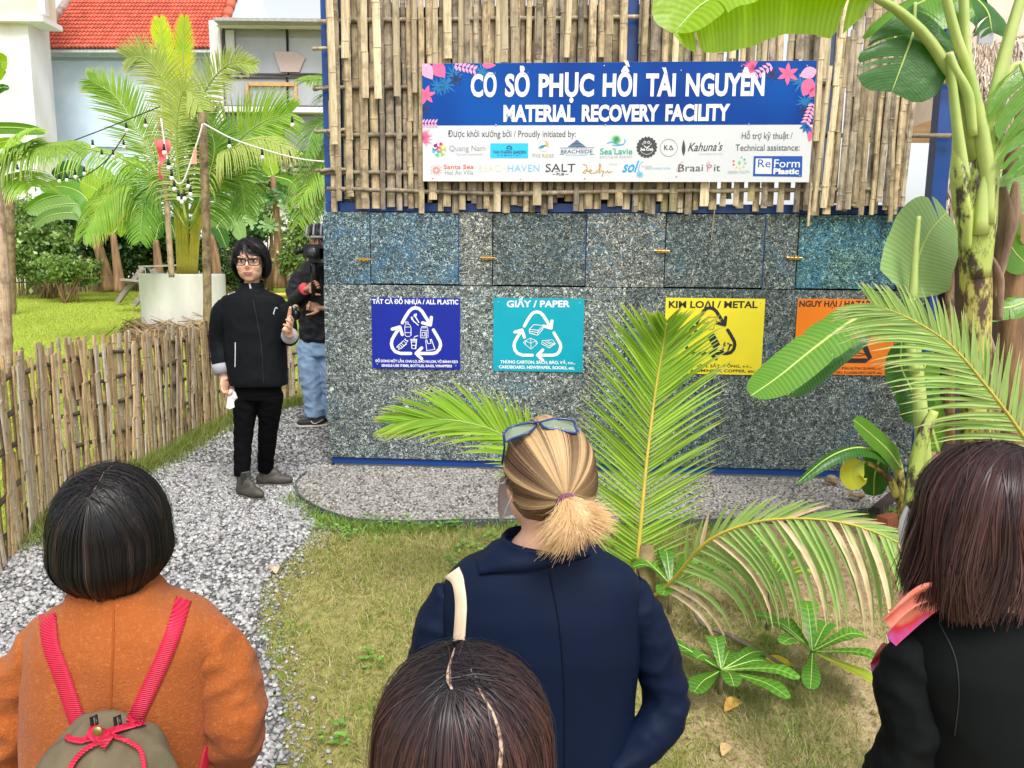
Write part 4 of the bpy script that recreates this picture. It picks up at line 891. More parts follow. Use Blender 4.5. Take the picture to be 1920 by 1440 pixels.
o = pbox('window', 1835, 1862, 55, 105, 15.95, .1, GLS, h5); m = MB(); c0 = P(1848.5, 55, 15.9); m.tube([c0+.16*V3(math.cos(a_), 0, math.sin(a_)) for a_ in np.linspace(0, math.pi, 10)], .03, 6); m.build('arch_trim', WW, o, True)
yp = thing('yellow_pole', 'short orange yellow plastic pole standing beside the banana trunk at right', 'pole', P(1892, 640, 4.6)); m = MB(); m.tube([P(1893, 482, 4.6), P(1887, 700, 4.6)], .036, 14); m.build('tube', M('yellow_plastic', (.80, .36, .02), .4, (.6, .25, .02), 8), yp, True); m = MB(); m.tube([P(1893, 478, 4.6), P(1893, 486, 4.6)], .041, 14); m.build('cap', bpy.data.materials['yellow_plastic'], yp, True)
# ================= fence at the far side of the lawn =================
ff = thing('far_fence', 'weathered bamboo fence along the far edge of the lawn below the white wall', 'fence', G(150, 548))
FF = [G(-260, 566), G(20, 556), G(160, 548), G(300, 545), G(430, 542), G(560, 540), G(700, 540)]
FG = bamboo_mat('far_fence_bamboo', (.40, .32, .20), (.28, .22, .13), (.10, .08, .06), .35)
pl = spl(FF, 285); m0 = MB()
for i in range(285):
    if i % 1 == 0:
        p = pl[i]; V, F, A = slat_geo(p+V3(0, 0, -.05), p+V3(RN.gauss(0, .03), 0, 1.15*RN.uniform(.88, 1.06)), .045, .012, (0, -1, 0), .5); mk('slat', V, F, FG if i % 3 else FW3, ff, attrs={'node': A})
for z in (.35, .8): m = MB(); m.tube(pl[::8]+V3(0, .03, z), .025, 6); m.build('rail', FW3, ff, True)
# ================= palm fronds, banana leaves, bushes =================
def frond_geo(rach, n, lenf, nrmf, ang=(65, 25), droop=.35, wid=.014, seg=4, jit=.06, fold=.35, sides=(1, -1), t0=.12, stiff=.0, brown=0, rseg=24):
    """returns rachis polyline and a list of (V,F,lu) leaflets; nrmf(t) gives the face normal"""
    R_ = spl(rach, rseg); T = np.gradient(R_, axis=0); out = []
    tt = np.linspace(0, 1, rseg)
    for i in range(n):
        t_ = t0+(1-t0)*(i+.5)/n
        for sgn in sides:
            q = t_+RN.uniform(-.3, .3)/n; q = min(max(q, t0), 1)
            p = np.array([np.interp(q, tt, R_[:, k]) for k in range(3)]); tg = nrm([np.interp(q, tt, T[:, k]) for k in range(3)])
            nv = nrm(nrmf(q)); sd = nrm(np.cross(tg, nv))*sgn
            an = math.radians(ang[0]+(ang[1]-ang[0])*q+RN.uniform(-3, 3)); d = nrm(tg*math.cos(an)+sd*math.sin(an)+nv*RN.uniform(-.1, .12)+RN.uniform(-jit, jit)*V3(0, 0, 1))
            L_ = lenf(q)*RN.uniform(.92, 1.06); pts = [p]; dd = d.copy()
            for s in range(seg):
                dd = nrm(dd+V3(0, 0, -droop*(s+.6)/seg*L_*1.2/seg*4)); pts.append(pts[-1]+dd*L_/seg)
            pts = np.array(pts); V = []; lu = []; F = []
            for s in range(seg+1):
                u_ = s/seg; w_ = wid*(min(1, .55+u_*2.2))*max(0.03, (1-u_**2.4)); tn = nrm(pts[min(s+1, seg)]-pts[max(s-1, 0)]); b_ = nrm(np.cross(tn, nv)); up_ = nrm(np.cross(b_, tn))
                V += [pts[s]-b_*w_+up_*w_*fold, pts[s]-up_*w_*fold*.4, pts[s]+b_*w_+up_*w_*fold]; lu += [u_]*3
            for s in range(seg):
                a = 3*s; F += [(a, a+1, a+4, a+3), (a+1, a+2, a+5, a+4)]
            out.append((V, F, lu, p))
    return R_, out
def frond(par, rach, n, lenf, nrmf, lmat, rmat, r0=.012, separate=True, kind=None, lab=None, **k):
    R_, lv = frond_geo(rach, n, lenf, nrmf, **k)
    m = MB(); rr = np.linspace(r0, r0*.18, len(R_)); m.tube(R_, rr, 6, flat=.7); fr = m.build('frond' if par is not None else 'frond', rmat, par, True)
    if lab: fr['label'] = lab
    if separate:
        for V, F, lu, p in lv: mk('leaflet', V, F, lmat, fr, attrs={'lu': lu}, origin=p)
    else:
        m = MB(); LU = []
        for V, F, lu, p in lv: m.add(V, F); LU += lu
        m.build('leaflets', lmat, fr, attrs={'lu': LU}, kind='stuff')
    return fr
LFg = leafmat('coconut_leaflet', (.20, .38, .04), (.36, .50, .09), .4, .4, rand=.22, tip=(.58, .56, .15)); LFd = leafmat('palm_leaflet_dark', (.12, .27, .035), (.22, .38, .07), .4, .35); LFl = leafmat('palm_leaflet_lime', (.44, .58, .05), (.62, .62, .08), .45, .5, tip=(.80, .55, .08)); LFp = leafmat('palm_leaflet_pale', (.38, .50, .12), (.52, .56, .20), .45, .4, tip=(.72, .62, .25))
RCH = M('yellow_rachis', (.62, .46, .06), .45, (.48, .42, .08), 10); RCG = M('green_rachis', (.35, .45, .10), .45, (.25, .36, .08), 10)
def cam_n(p): return nrm(CAM-np.asarray(p))
def pxfrond(par, pts, Y0, Y1, n, lpx, lmat=LFd, rmat=RCG, separate=False, side_n=None, **k):
    """frond whose rachis follows photo points at depths Y0..Y1"""
    q = len(pts); R_ = [P(x, y, Y0+(Y1-Y0)*i/(q-1)) for i, (x, y) in enumerate(pts)]; Ym = (Y0+Y1)/2; s = Ym/FPX
    nv = side_n if side_n is not None else cam_n(R_[q//2])+V3(0, 0, .15)
    return frond(par, R_, n, lambda t_: lpx*s*(math.sin(math.pi*min(1, .12+.86*t_))**.55+.05), (nv if callable(nv) else (lambda t_: nv)), lmat, rmat, separate=separate, **k)
# potted coconut palm
YP = 12.4
pot = thing('concrete_planter', 'round whitish concrete ring planter holding the coconut palm on the lawn', 'planter', G(355, 640))
cen = G(352, 632); rO = 78*YP/FPX; zt = P(352, 514, YP)[2]; zb = float(gz(cen[0], YP+.3))-.1; cen = V3(cen[0], YP+.6, 0)
m = MB(); V = []; F = []; n = 48
for r_, z in [(rO, zb), (rO*.995, zb+.3), (rO, zt-.03), (rO*.985, zt), (rO*.86, zt), (rO*.85, zt-.15)]:
    for j in range(n): a = 6.2832*j/n; V.append(cen+V3(r_*math.cos(a), r_*math.sin(a), z))
for i in range(5):
    for j in range(n): F.append((i*n+j, i*n+(j+1) % n, (i+1)*n+(j+1) % n, (i+1)*n+j))
CONC = M('old_concrete', (.66, .65, .60), .9, (.50, .48, .42), 2.2, .006, 30, stretch=(1, 1, .5), lo=.42, hi=.72)
m.add(V, F); m.build('ring', CONC, pot, True); m = MB(); m.add([cen+V3(rO*.86*math.cos(6.2832*j/n), rO*.86*math.sin(6.2832*j/n), zt-.06) for j in range(n)], [tuple(range(n))]); m.build('soil', M('potting_soil', (.12, .08, .05), .95), pot)
a = MB()
for zz in (zb+.02,):
    pass
STW = colmat('straw_bits', .9, .1, .1); V = []; F = []; C = []; m_ = 0
for i in range(2600):
    a0 = RN.uniform(math.pi, 2*math.pi); rr = rO+abs(RN.gauss(.10, .10)); z = zb+.1+abs(RN.gauss(.06, .11)); c0 = cen+V3(rr*math.cos(a0), rr*math.sin(a0), z); tdir = nrm(V3(-math.sin(a0), math.cos(a0), RN.gauss(0, .35))); tdir = nrm(tdir+V3(RN.gauss(0, .3), RN.gauss(0, .3), 0)); l_ = RN.uniform(.08, .28); w_ = V3(0, 0, .007)
    V += [c0-tdir*l_-w_, c0-tdir*l_+w_, c0+tdir*l_+w_+V3(0, 0, -.05), c0+tdir*l_-w_+V3(0, 0, -.05)]; F.append((m_, m_+1, m_+2, m_+3)); m_ += 4; C += [np.array(RN.choice([(.26, .17, .10), (.40, .28, .17), (.14, .09, .05), (.48, .36, .22)]))]*4
o = mk('straw_mulch', np.array(V), np.array(F), STW, None, attrs={'col': np.array(C)}, origin=cen); tag(o, 'dry brown straw heaped around the foot of the concrete planter', 'straw', kind='stuff')
pp = thing('coconut_palm', 'young coconut palm with yellow stalks growing in the concrete planter', 'palm', (cen[0], cen[1], zt-.05))
YS = M('palm_stalk', (.62, .52, .06), .45, (.45, .42, .06), 6)
for x0, x1, x2 in [(338, 332, 322), (347, 345, 338), (356, 362, 372), (364, 372, 388), (342, 338, 330), (352, 350, 352), (360, 366, 380)]:
    a = MB(); a.tube(spl([P(x0, 520, YP+.5), P(x1, 430, YP+.5), P(x2, 330, YP+.5)], 8), [.055, .05, .045, .04, .036, .032, .028, .024], 8); a.build('stalk', YS, pp, True)
a = MB(); a.tube([P(349, 524, YP+.55), P(352, 440, YP+.55)], [.10, .07], 8); a.build('stem_sheath', M('husk_brown', (.30, .18, .09), .9, (.16, .09, .05), 12), pp, True)
for pts, Y0, Y1, n, lp, lm_, kw in [
    ([(345, 400), (330, 250), (312, 120), (300, 40)], 12.6, 12.6, 60, 48, LFl, dict(ang=(50, 22), droop=.0, wid=.012, t0=.3)),
    ([(350, 400), (340, 250), (343, 120), (345, 36)], 12.5, 12.5, 60, 42, LFl, dict(ang=(50, 22), droop=.0, wid=.012, t0=.3)),
    ([(350, 380), (330, 240), (305, 150), (270, 110), (240, 108)], 12.3, 11.8, 50, 52, LFp, dict(ang=(70, 35), droop=.5, wid=.0135)),
    ([(352, 360), (365, 240), (385, 170), (430, 120), (478, 122)], 12.2, 11.6, 46, 48, LFp, dict(ang=(70, 30), droop=.5, wid=.0135)),
    ([(340, 380), (290, 300), (250, 230), (215, 180), (168, 150)], 12.8, 13, 50, 70, LFg, dict(ang=(60, 28), droop=.1, wid=.0145)),
    ([(345, 400), (270, 320), (190, 285), (110, 275), (0, 300)], 12.4, 11.4, 56, 85, LFg, dict(ang=(75, 45), droop=1.1, wid=.0145, side_n=V3(0, -.5, .9))),
    ([(345, 420), (280, 350), (230, 340), (190, 380), (160, 440)], 12.2, 11.4, 45, 90, LFg, dict(ang=(75, 40), droop=1.1, wid=.0145, side_n=V3(0, -.6, .8))),
    ([(360, 400), (410, 310), (450, 260), (500, 225), (545, 212)], 12.6, 12.6, 50, 85, LFg, dict(ang=(60, 30), droop=.35, wid=.0145)),
    ([(355, 400), (400, 300), (430, 280), (490, 260), (560, 290)], 12.3, 11.8, 45, 80, LFp, dict(ang=(70, 40), droop=1.0, wid=.013, side_n=V3(0, -.5, .9))),
    ([(358, 420), (385, 350), (400, 300), (400, 260), (380, 200)], 12.2, 12.0, 50, 70, LFd, dict(ang=(60, 35), droop=.6, wid=.0145)),
    ([(350, 420), (335, 330), (330, 240), (345, 170), (380, 205)], 12.0, 11.6, 44, 62, LFp, dict(ang=(75, 45), droop=.9, wid=.0135)),
    ([(350, 430), (310, 360), (290, 340), (270, 380), (262, 450)], 12.1, 11.7, 45, 70, LFd, dict(ang=(75, 45), droop=1.0, wid=.0135)),
    ([(356, 430), (395, 370), (420, 330), (450, 340), (460, 400)], 12.5, 12.3, 40, 75, LFd, dict(ang=(75, 45), droop=1.0, wid=.0145))]:
    pxfrond(pp, pts, Y0, Y1, int(n*1.45), lp, lm_, r0=.03, rmat=RCG, **kw)
# bamboo poles beside the planter
BPm = bamboo_mat('bamboo_pole', (.36, .27, .15), (.26, .19, .10), (.09, .06, .04), .1); BPl = bamboo_mat('bamboo_pole_pale', (.62, .48, .32), (.50, .37, .24), (.25, .17, .11), .1)
def pole(pts, Y, r, m_, lab, tag_='pole', nn=9):
    R_ = spl([P(x, y, Y) for x, y in pts], 40); rr = np.full(40, r)
    a = MB(); rr[::nn] = r*1.12; a.tube(R_, rr, 12); o = a.build('bamboo_pole', m_, None, True); tag(o, lab, tag_); return o
pole([(379, 212), (386, 400), (390, 625)], 10.6, .056, BPm, 'dark brown bamboo pole standing right of the potted palm')
pole([(300, 218), (309, 330), (322, 520)], 11.9, .042, BPl, 'pale slim bamboo pole standing left of the palm in the planter')
pole([(-14, 330), (-2, 430), (8, 560), (12, 705)], 4.6, .036, BPl, 'thick tan bamboo post at the left edge behind the near fence', nn=11)
pole([(14, 330), (18, 430), (20, 600)], 16, .10, BPm, 'thin brown tree trunk at the far left edge above the bushes', 'trunk')
# string lights
WR = flat('cable_black', (.02, .02, .02), .6); WRW = flat('cable_white', (.75, .72, .68), .6); BULB = flat('bulb_milky', (.82, .82, .80), .25); RED = M('red_cloth', (.70, .03, .05), .8, (.85, .25, .25), 4)
def lights(pts, Y, drops, lab, wm=WR, sag=True, rr=.008, bs=1.0):
    sg = thing('string_light', lab, 'string lights', P(*pts[0], Y), 'string lights hung around the potted palm'); R_ = spl([P(x, y, Y) for x, y in pts], 30); a = MB(); a.tube(R_, rr, 5); a.build('cable', wm, sg, True)
    for x, y in drops:
        p = P(x, y, Y-.02); a = MB(); a.tube([p+V3(0, 0, .07*bs), p], [.012*bs, .018*bs], 8); so_ = a.build('socket', WR, sg, True); a = MB(); a.ell(p-V3(0, 0, .028*bs), (.024*bs, .024*bs, .030*bs), None, 12, 8); a.build('bulb', BULB, so_, True)
lights([(-40, 318), (60, 292), (103, 277), (200, 240), (300, 200)], 10.9, [(103, 281), (33, 318), (174, 272), (237, 240), (273, 232)], 'black cable of bulbs running from the left edge up to the pale pole')
lights([(112, 340), (125, 335), (158, 330), (200, 300), (236, 250)], 11.2, [(111, 336), (125, 334), (141, 328), (158, 322), (191, 290), (212, 290), (232, 272)], 'sagging line of small bulbs in front of the blue grey wall')
lights([(302, 222), (312, 290), (325, 335), (340, 344), (352, 320), (372, 260), (380, 232)], 10.4, [(308, 282), (316, 310), (322, 330), (327, 350), (335, 368), (346, 368), (357, 360), (341, 374), (353, 345)], 'white cable looped between the two poles with a cluster of bulbs', WRW, rr=.012, bs=1.15)
lights([(382, 232), (440, 262), (520, 288), (575, 300), (640, 305)], 9.6, [(430, 270), (492, 291), (548, 230)], 'pale cable running from the dark pole to the container', WRW, rr=.010)
a = MB(); p = P(303, 290, 11.0); V = []; F = []
for i in range(12):
    t_ = i/11; q = P(303+4*math.sin(t_*6), 262+t_*74, 11.3); w_ = (.07+.05*math.sin(t_*5+1)) * (1-.5*t_); V += [q-V3(w_, 0, 0), q+V3(0, -.04*math.sin(i), 0), q+V3(w_, 0, 0)]
for i in range(11): F += [(3*i, 3*i+1, 3*i+4, 3*i+3), (3*i+1, 3*i+2, 3*i+5, 3*i+4)]
o = mk('red_cloth', V, F, RED, None, True); tag(o, 'red cloth strip tied to the pale bamboo pole by the palm', 'cloth')
V = []; F = []
for i in range(8):
    t_ = i/7; q = P(366-4*t_, 278+t_*30, 10.4); w_ = .018+.03*t_; V += [q-V3(w_, 0, 0), q+V3(0, -.02, 0), q+V3(w_, 0, 0)]
for i in range(7): F += [(3*i, 3*i+1, 3*i+4, 3*i+3), (3*i+1, 3*i+2, 3*i+5, 3*i+4)]
o = mk('pink_ribbon', V, F, M('pink_cloth', (.80, .36, .28), .8), None, True); tag(o, 'faded pink ribbon hanging from the white cable by the dark pole', 'ribbon')
# picnic bench
pb = thing('picnic_bench', 'weathered grey wooden picnic table partly hidden behind the concrete planter', 'picnic table', G(270, 566)); GWd = M('grey_wood', (.36, .32, .28), .85, (.22, .19, .17), 12, .004, 40, stretch=(.3, 4, 4)); YB = 17.5
def plank(name, a, b_, wdt, th, par, mat):
    d = b_-a; L_ = np.linalg.norm(d); d = d/L_; up_ = V3(0, 0, 1) if abs(d[2]) < .8 else V3(0, 1, 0); s = nrm(np.cross(d, up_)); u_ = np.cross(s, d); m = MB(); m.box((a+b_)/2, (L_, wdt, th), [d, s, u_]); return m.build(name, mat, par)
for k in range(4): plank('tabletop_board', P(262, 500, YB-.5+k*.17), P(345, 497, YB-.5+k*.17), .15, .04, pb, GWd)
for dy in (-1.0,): [plank('bench_board', P(228, 524, YB+dy+k*.16), P(300, 530, YB+dy+k*.16), .14, .045, pb, GWd) for k in range(2)]
for x0, y0, x1, y1, Y_ in [(268, 503, 221, 566, YB-.7), (290, 527, 252, 572, YB-.9), (330, 503, 285, 566, YB-.2), (285, 505, 322, 566, YB+.3)]: plank('leg', P(x0, y0, Y_), P(x1, y1, Y_), .10, .09, pb, GWd)
plank('brace', P(232, 528, YB-.8), P(320, 532, YB-.6), .09, .06, pb, GWd)
# ---- banana leaves
def leaf_geo(mid, hw, nrmf, n=22, droop=.35, tears=.12, wave=.012, side=(1, -1), prof=None, fold=.1, rnd=RN, tear_w=.5):
    """blade along a midrib; strips between tears hang at their own angle. returns V,F,lu,lv"""
    R_ = spl(mid, n+1); T = np.gradient(R_, axis=0); V = []; F = []; LU = []; LV = []
    prof = prof or (lambda t_: min(1, (t_/.13)**.6)*(1-max(0, (t_-.55)/.45)**2.2)**.6 if t_ < 1 else .02)
    K = 4
    for sg in side:
        i = 0
        while i < n:
            j = i+1
            while j < n and rnd.random() > tears: j += 1
            dr = droop*rnd.uniform(.6, 1.4); tw = rnd.uniform(-.05, .05)
            base = len(V)
            for k in range(i, j+1):
                t_ = k/n; tg = nrm(T[k]); nv = nrm(nrmf(t_)); sd = nrm(np.cross(tg, nv))*sg; w_ = hw*max(.02, prof(t_))
                if k in (i, j) and 0 < k < n: w_ *= rnd.uniform(.93, 1)
                sl = tg*(.35+tw)
                p = R_[k].copy(); dd = nrm(sd+sl+nv*fold); V.append(p); LU.append(t_); LV.append(0)
                gap = (.0 if 0 == k or k == n else (.010 if k == i else -.010 if k == j else 0))*tear_w*8*hw
                for q in range(1, K+1):
                    s = q/K; dd = nrm(dd+V3(0, 0, -dr*s*.9)+nv*wave*math.sin(k*1.7+q)); p = p+dd*w_/K; V.append(p+tg*gap*s); LU.append(t_); LV.append(s)
            m_ = j-i
            for a in range(m_):
                for q in range(K):
                    v0 = base+a*(K+1)+q; f = (v0, v0+K+1, v0+K+2, v0+1); F.append(f if sg > 0 else f[::-1])
            i = j
    return R_, V, F, LU, LV
BLg = leafmat('banana_leaf', (.12, .30, .03), (.20, .40, .05), .32, .38, vein=230, rand=.1, spec=.5); BLd = leafmat('banana_leaf_dark', (.035, .13, .02), (.07, .20, .03), .35, .3, vein=200, rand=.1); BLy = leafmat('banana_leaf_lime', (.30, .50, .03), (.40, .58, .05), .35, .5, vein=230, rand=.05); BLp = leafmat('banana_leaf_pale', (.28, .46, .16), (.36, .54, .22), .35, .4, vein=160, rand=.12); BYl = leafmat('leaf_yellow', (.62, .56, .04), (.40, .50, .05), .45, .35, rand=.05)
MR = M('pale_midrib', (.46, .58, .16), .4, (.36, .50, .12), 8)
def bleaf(par, pts, Ys, hwpx, mat=BLg, nv=None, rib=.011, pet=0, **k):
    n_ = len(pts); Ys = [Ys]*n_ if np.isscalar(Ys) else [Ys[0]+(Ys[-1]-Ys[0])*i/(n_-1) for i in range(n_)] if len(Ys) == 2 and n_ != 2 else Ys
    R3 = [P(x, y, Y) for (x, y), Y in zip(pts, Ys)]; s = np.mean(Ys)/FPX
    nv_ = nv if nv is not None else cam_n(R3[n_//2])
    blade = R3[pet:] if pet else R3
    R_, V, F, lu, lv = leaf_geo(blade, hwpx*s, (lambda t_: nv_), **k)
    lf = mk('leaf', V, F, mat, par, True, attrs={'lu': lu, 'lv': lv}, origin=R3[0])
    full = spl(R3, 24); m = MB(); m.tube(full, np.linspace(rib, rib*.2, 24), 6); m.build('midrib', MR, lf, True); return lf
BTR = M('banana_trunk_dry', (.34, .20, .10), .8, (.16, .09, .05), 5, .01, 20, stretch=(3, 3, .4))
def banana_tree(lab, trunk, Y, r0, leaves, grp='banana plants at the back of the garden', tmat=None):
    R_ = [P(x, y, Y) for x, y in trunk]; t_ = thing('banana_tree', lab, 'banana plant', R_[0], grp); a = MB(); a.tube(spl(R_, 12), np.linspace(r0, r0*.5, 12), 10); a.build('trunk', tmat or BTR, t_, True)
    for L_ in leaves: bleaf(t_, L_[0], Y+(L_[3] if len(L_) > 3 else 0), L_[1], L_[2], rib=.02, tears=.10, n=16)
    return t_
banana_tree('leaning banana plant with a brown trunk in front of the blue grey wall', [(206, 545), (192, 490), (172, 418)], 19, .17, [([(172, 418), (150, 385), (105, 385), (50, 400)], 16, BLp), ([(172, 416), (160, 370), (120, 350), (75, 355)], 15, BLg), ([(174, 416), (195, 360), (190, 335), (160, 335)], 22, BLy), ([(172, 418), (140, 400), (90, 405), (60, 430)], 12, BLp), ([(170, 416), (130, 370), (85, 372), (45, 395)], 13, BLg, .3), ([(172, 416), (150, 340), (130, 320), (100, 330)], 20, BLd, .5), ([(174, 418), (210, 380), (215, 400), (228, 440)], 14, BLg)])
banana_tree('straight young banana plant just left of the pale bamboo pole', [(226, 548), (220, 500), (212, 440)], 18, .13, [([(212, 442), (205, 400), (185, 360), (150, 340)], 24, BLy), ([(212, 440), (225, 400), (232, 400), (226, 445)], 14, BLy), ([(212, 440), (240, 400), (255, 410), (272, 440)], 13, BLg), ([(212, 438), (215, 380), (235, 330), (260, 290)], 12, BLg), ([(212, 440), (190, 420), (170, 430), (160, 460)], 12, BLp)])
banana_tree('banana plant with a broad pale leaf right of the planter', [(408, 545), (405, 490), (398, 440)], 17, .12, [([(398, 440), (420, 410), (440, 415), (455, 450)], 20, BLp), ([(398, 440), (400, 400), (430, 380), (505, 375)], 13, BLp), ([(400, 440), (395, 410), (410, 430), (425, 465)], 16, BLd), ([(398, 440), (385, 410), (370, 420), (362, 450)], 13, BLg)])
banana_tree('tall banana plant with upright lime leaves below the glazed house', [(522, 540), (520, 430), (512, 330)], 20, .13, [([(512, 330), (505, 300), (512, 260), (528, 218)], 15, BLy), ([(512, 332), (490, 320), (470, 300), (455, 300)], 14, BLd), ([(512, 330), (545, 340), (560, 360)], 12, BLg), ([(512, 332), (480, 330), (462, 345)], 12, BLp)])
banana_tree('banana plant with shadowed brown trunk behind the planter', [(300, 540), (296, 490), (292, 450)], 20, .14, [([(292, 450), (280, 425), (262, 430), (250, 460)], 13, BLg), ([(292, 450), (300, 420), (320, 420), (330, 450)], 12, BLd)])
o = banana_tree('banana leaf cluster poking in at the upper left edge of the photo', [(-60, 545), (-50, 350), (-40, 240)], 13, .13, [([(-40, 240), (-35, 170), (-10, 120), (14, 118)], 22, BLy), ([(-40, 240), (-30, 190), (0, 165), (18, 165)], 8, BLd), ([(-40, 250), (-20, 240), (40, 240), (88, 248)], 12, BLg), ([(-40, 250), (-25, 275), (20, 265), (70, 290)], 10, BLy)])
# palms at the edges of the lawn
lp = thing('edge_palm', 'palm with arching feathery fronds at the left edge of the photo', 'palm', P(-20, 560, 9)); a = MB(); a.tube([P(-30, 690, 9), P(-20, 330, 9)], [.09, .06], 8); a.build('trunk', BTR, lp, True)
for pts, lpx in [([(-25, 330), (20, 290), (70, 275), (130, 272)], 95), ([(-25, 335), (-5, 300), (30, 255), (60, 245)], 55), ([(-25, 340), (30, 330), (60, 350)], 70), ([(-20, 330), (10, 285), (60, 265)], 70)]: pxfrond(lp, pts, 9, 8.6, 40, lpx, LFg, r0=.02, ang=(80, 50), droop=1.1, wid=.0135, side_n=V3(0, -.5, .9))
rp = thing('side_palm', 'palm with drooping green fronds just left of the container', 'palm', P(700, 600, 10.5)); a = MB(); a.tube([P(690, 640, 10.5), P(680, 300, 10.5)], [.10, .07], 8); a.build('trunk', BTR, rp, True)
for pts, lpx in [([(680, 330), (630, 280), (600, 290), (570, 350), (560, 420)], 75), ([(680, 320), (640, 250), (610, 230), (585, 250), (572, 300)], 60), ([(680, 300), (640, 180), (610, 150), (575, 150)], 65), ([(680, 330), (620, 330), (590, 360), (575, 440)], 60), ([(680, 330), (640, 300), (600, 320), (560, 380)], 65)]: pxfrond(rp, pts, 10.5, 10.0, 45, lpx, LFg if lpx != 60 else LFd, r0=.02, ang=(75, 45), droop=.9, wid=.0135, side_n=V3(-.3, -.6, .7))
# bushes
def bush(lab, cx, cy, Y, rx, ry, rz, n, cols, size=.10, name='bush', grp='bushes along the far fence'):
    c = P(cx, cy, Y); zg = float(gz(c[0], Y)); t_ = thing(name, lab, 'bush', (c[0], Y, zg), grp)
    st = MB()
    for k in range(7):
        e = c+V3(RN.uniform(-.7, .7)*rx, RN.uniform(-.5, .5)*ry, RN.uniform(-.2, .7)*rz); s0 = V3(c[0]+RN.uniform(-.2, .2)*rx, Y+RN.uniform(-.15, .15), zg-.05); st.tube(spl([s0, (s0+e)/2+V3(RN.uniform(-.1, .1), 0, .1), e], 6), [.03, .026, .02, .016, .012, .006], 5)
    st.build('branches', BTR, t_, True, kind='stuff')
    # clumpy: leaves gathered round random clump centres
    nc = 26; cc = NR.normal(size=(nc, 3)); cc /= np.linalg.norm(cc, axis=1)[:, None]; cc *= NR.uniform(.35, .95, (nc, 1))
    i = NR.integers(0, nc, n); p = c+(cc[i]+NR.normal(0, .16, (n, 3)))*np.array([rx, ry, rz]); p[:, 2] = np.maximum(p[:, 2], zg+.03)
    R = rotm(n); s = size*NR.uniform(.5, 1.2, n); b4 = np.array([[0, -.5, 0], [.28, 0, .04], [0, .5, 0], [-.28, 0, .04]]); v = np.einsum('nij,kj->nki', R, b4)*s[:, None, None]+p[:, None, :]
    F = np.arange(4*n).reshape(n, 4); cl = np.array(cols)[NR.integers(0, len(cols), n)]*NR.uniform(.7, 1.2, (n, 1))*(.75+.35*(NR.random(nc)[i]))[:, None]
    mk('leaves', v.reshape(-1, 3), F, colmat('bush_leaf', .45, .35), t_, attrs={'col': np.repeat(cl, 4, 0)}, kind='stuff'); return t_
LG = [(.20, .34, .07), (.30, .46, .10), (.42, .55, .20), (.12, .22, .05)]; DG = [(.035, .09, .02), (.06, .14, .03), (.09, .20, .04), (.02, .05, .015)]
bush('loose light green shrub at the left end of the lawn', 85, 470, 19.5, 1.1, .8, .75, 5200, LG, .15)
bush('tall thin leaved shrub against the white wall at far left', 60, 420, 21, 1.3, .7, .8, 3200, LG, .14)
bush('small pale shrub at the foot of the leaning banana plant', 130, 505, 18.5, .9, .5, .45, 2500, LG, .12)
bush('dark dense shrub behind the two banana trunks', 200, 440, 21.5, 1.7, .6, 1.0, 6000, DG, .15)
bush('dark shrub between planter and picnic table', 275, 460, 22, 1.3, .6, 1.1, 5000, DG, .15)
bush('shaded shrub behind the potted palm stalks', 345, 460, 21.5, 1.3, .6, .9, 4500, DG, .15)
bush('broken green shrub right of the dark bamboo pole', 440, 410, 21, 1.0, .5, .8, 3600, [(.12, .26, .07), (.2, .36, .1), (.08, .18, .05)], .14)
bush('feathery shrub beside the container near the glazed house', 490, 350, 22, 1.0, .5, .7, 3200, LG, .14)
bush('green shrub left of the container under the palm', 560, 455, 20, .8, .5, 1.2, 3500, LG, .13)
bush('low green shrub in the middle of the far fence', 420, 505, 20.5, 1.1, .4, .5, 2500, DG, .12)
def papaya(lab, trunk, Y, r, tips):
    R_ = [P(x, y, Y) for x, y in trunk]; t_ = thing('papaya_tree', lab, 'papaya tree', R_[0], 'papaya trees by the far fence'); a = MB(); a.tube(spl(R_, 8), np.linspace(r, r*.6, 8), 8); a.build('trunk', BTR, t_, True)
    for x, y in tips:
        e = P(x, y, Y-.2); a = MB(); a.tube(spl([R_[-1], (R_[-1]+e)/2+V3(0, 0, .08), e], 6), .015, 5); st = a.build('leaf_stalk', RCG, t_, True); m = MB()
        for k in range(8):
            an = k*.785+.2; d = nrm(V3(math.cos(an), -.3, math.sin(an)*.7-.2)); s = nrm(np.cross(d, (0, -1, .5))); ln = .30*RN.uniform(.8, 1.1); m.add([e, e+d*ln*.45+s*.07, e+d*ln*.6+s*.03, e+d*ln*.75+s*.06, e+d*ln, e+d*ln*.75-s*.06, e+d*ln*.6-s*.03, e+d*ln*.45-s*.07], [(0, 1, 2, 3, 4, 5, 6, 7)])
        m.build('leaf', BLd if RN.random() < .4 else BLp, st)
papaya('papaya tree with a burnt dark trunk near the container', [(530, 540), (524, 470), (516, 395)], 20, .13, [(480, 385), (500, 370), (540, 380), (552, 400), (505, 420), (530, 360), (470, 410)])
papaya('thin papaya tree right behind the standing woman', [(508, 545), (510, 480), (508, 430)], 21, .07, [(490, 425), (520, 415), (530, 440)])
a = MB(); a.tube(spl([P(460, 556, 19), P(520, 553, 19), P(600, 552, 19)], 8), .05, 8); o = a.build('yellow_log', M('yellow_log', (.62, .46, .12), .7), None, True); tag(o, 'fallen yellowish bamboo pole lying at the foot of the far fence', 'log')
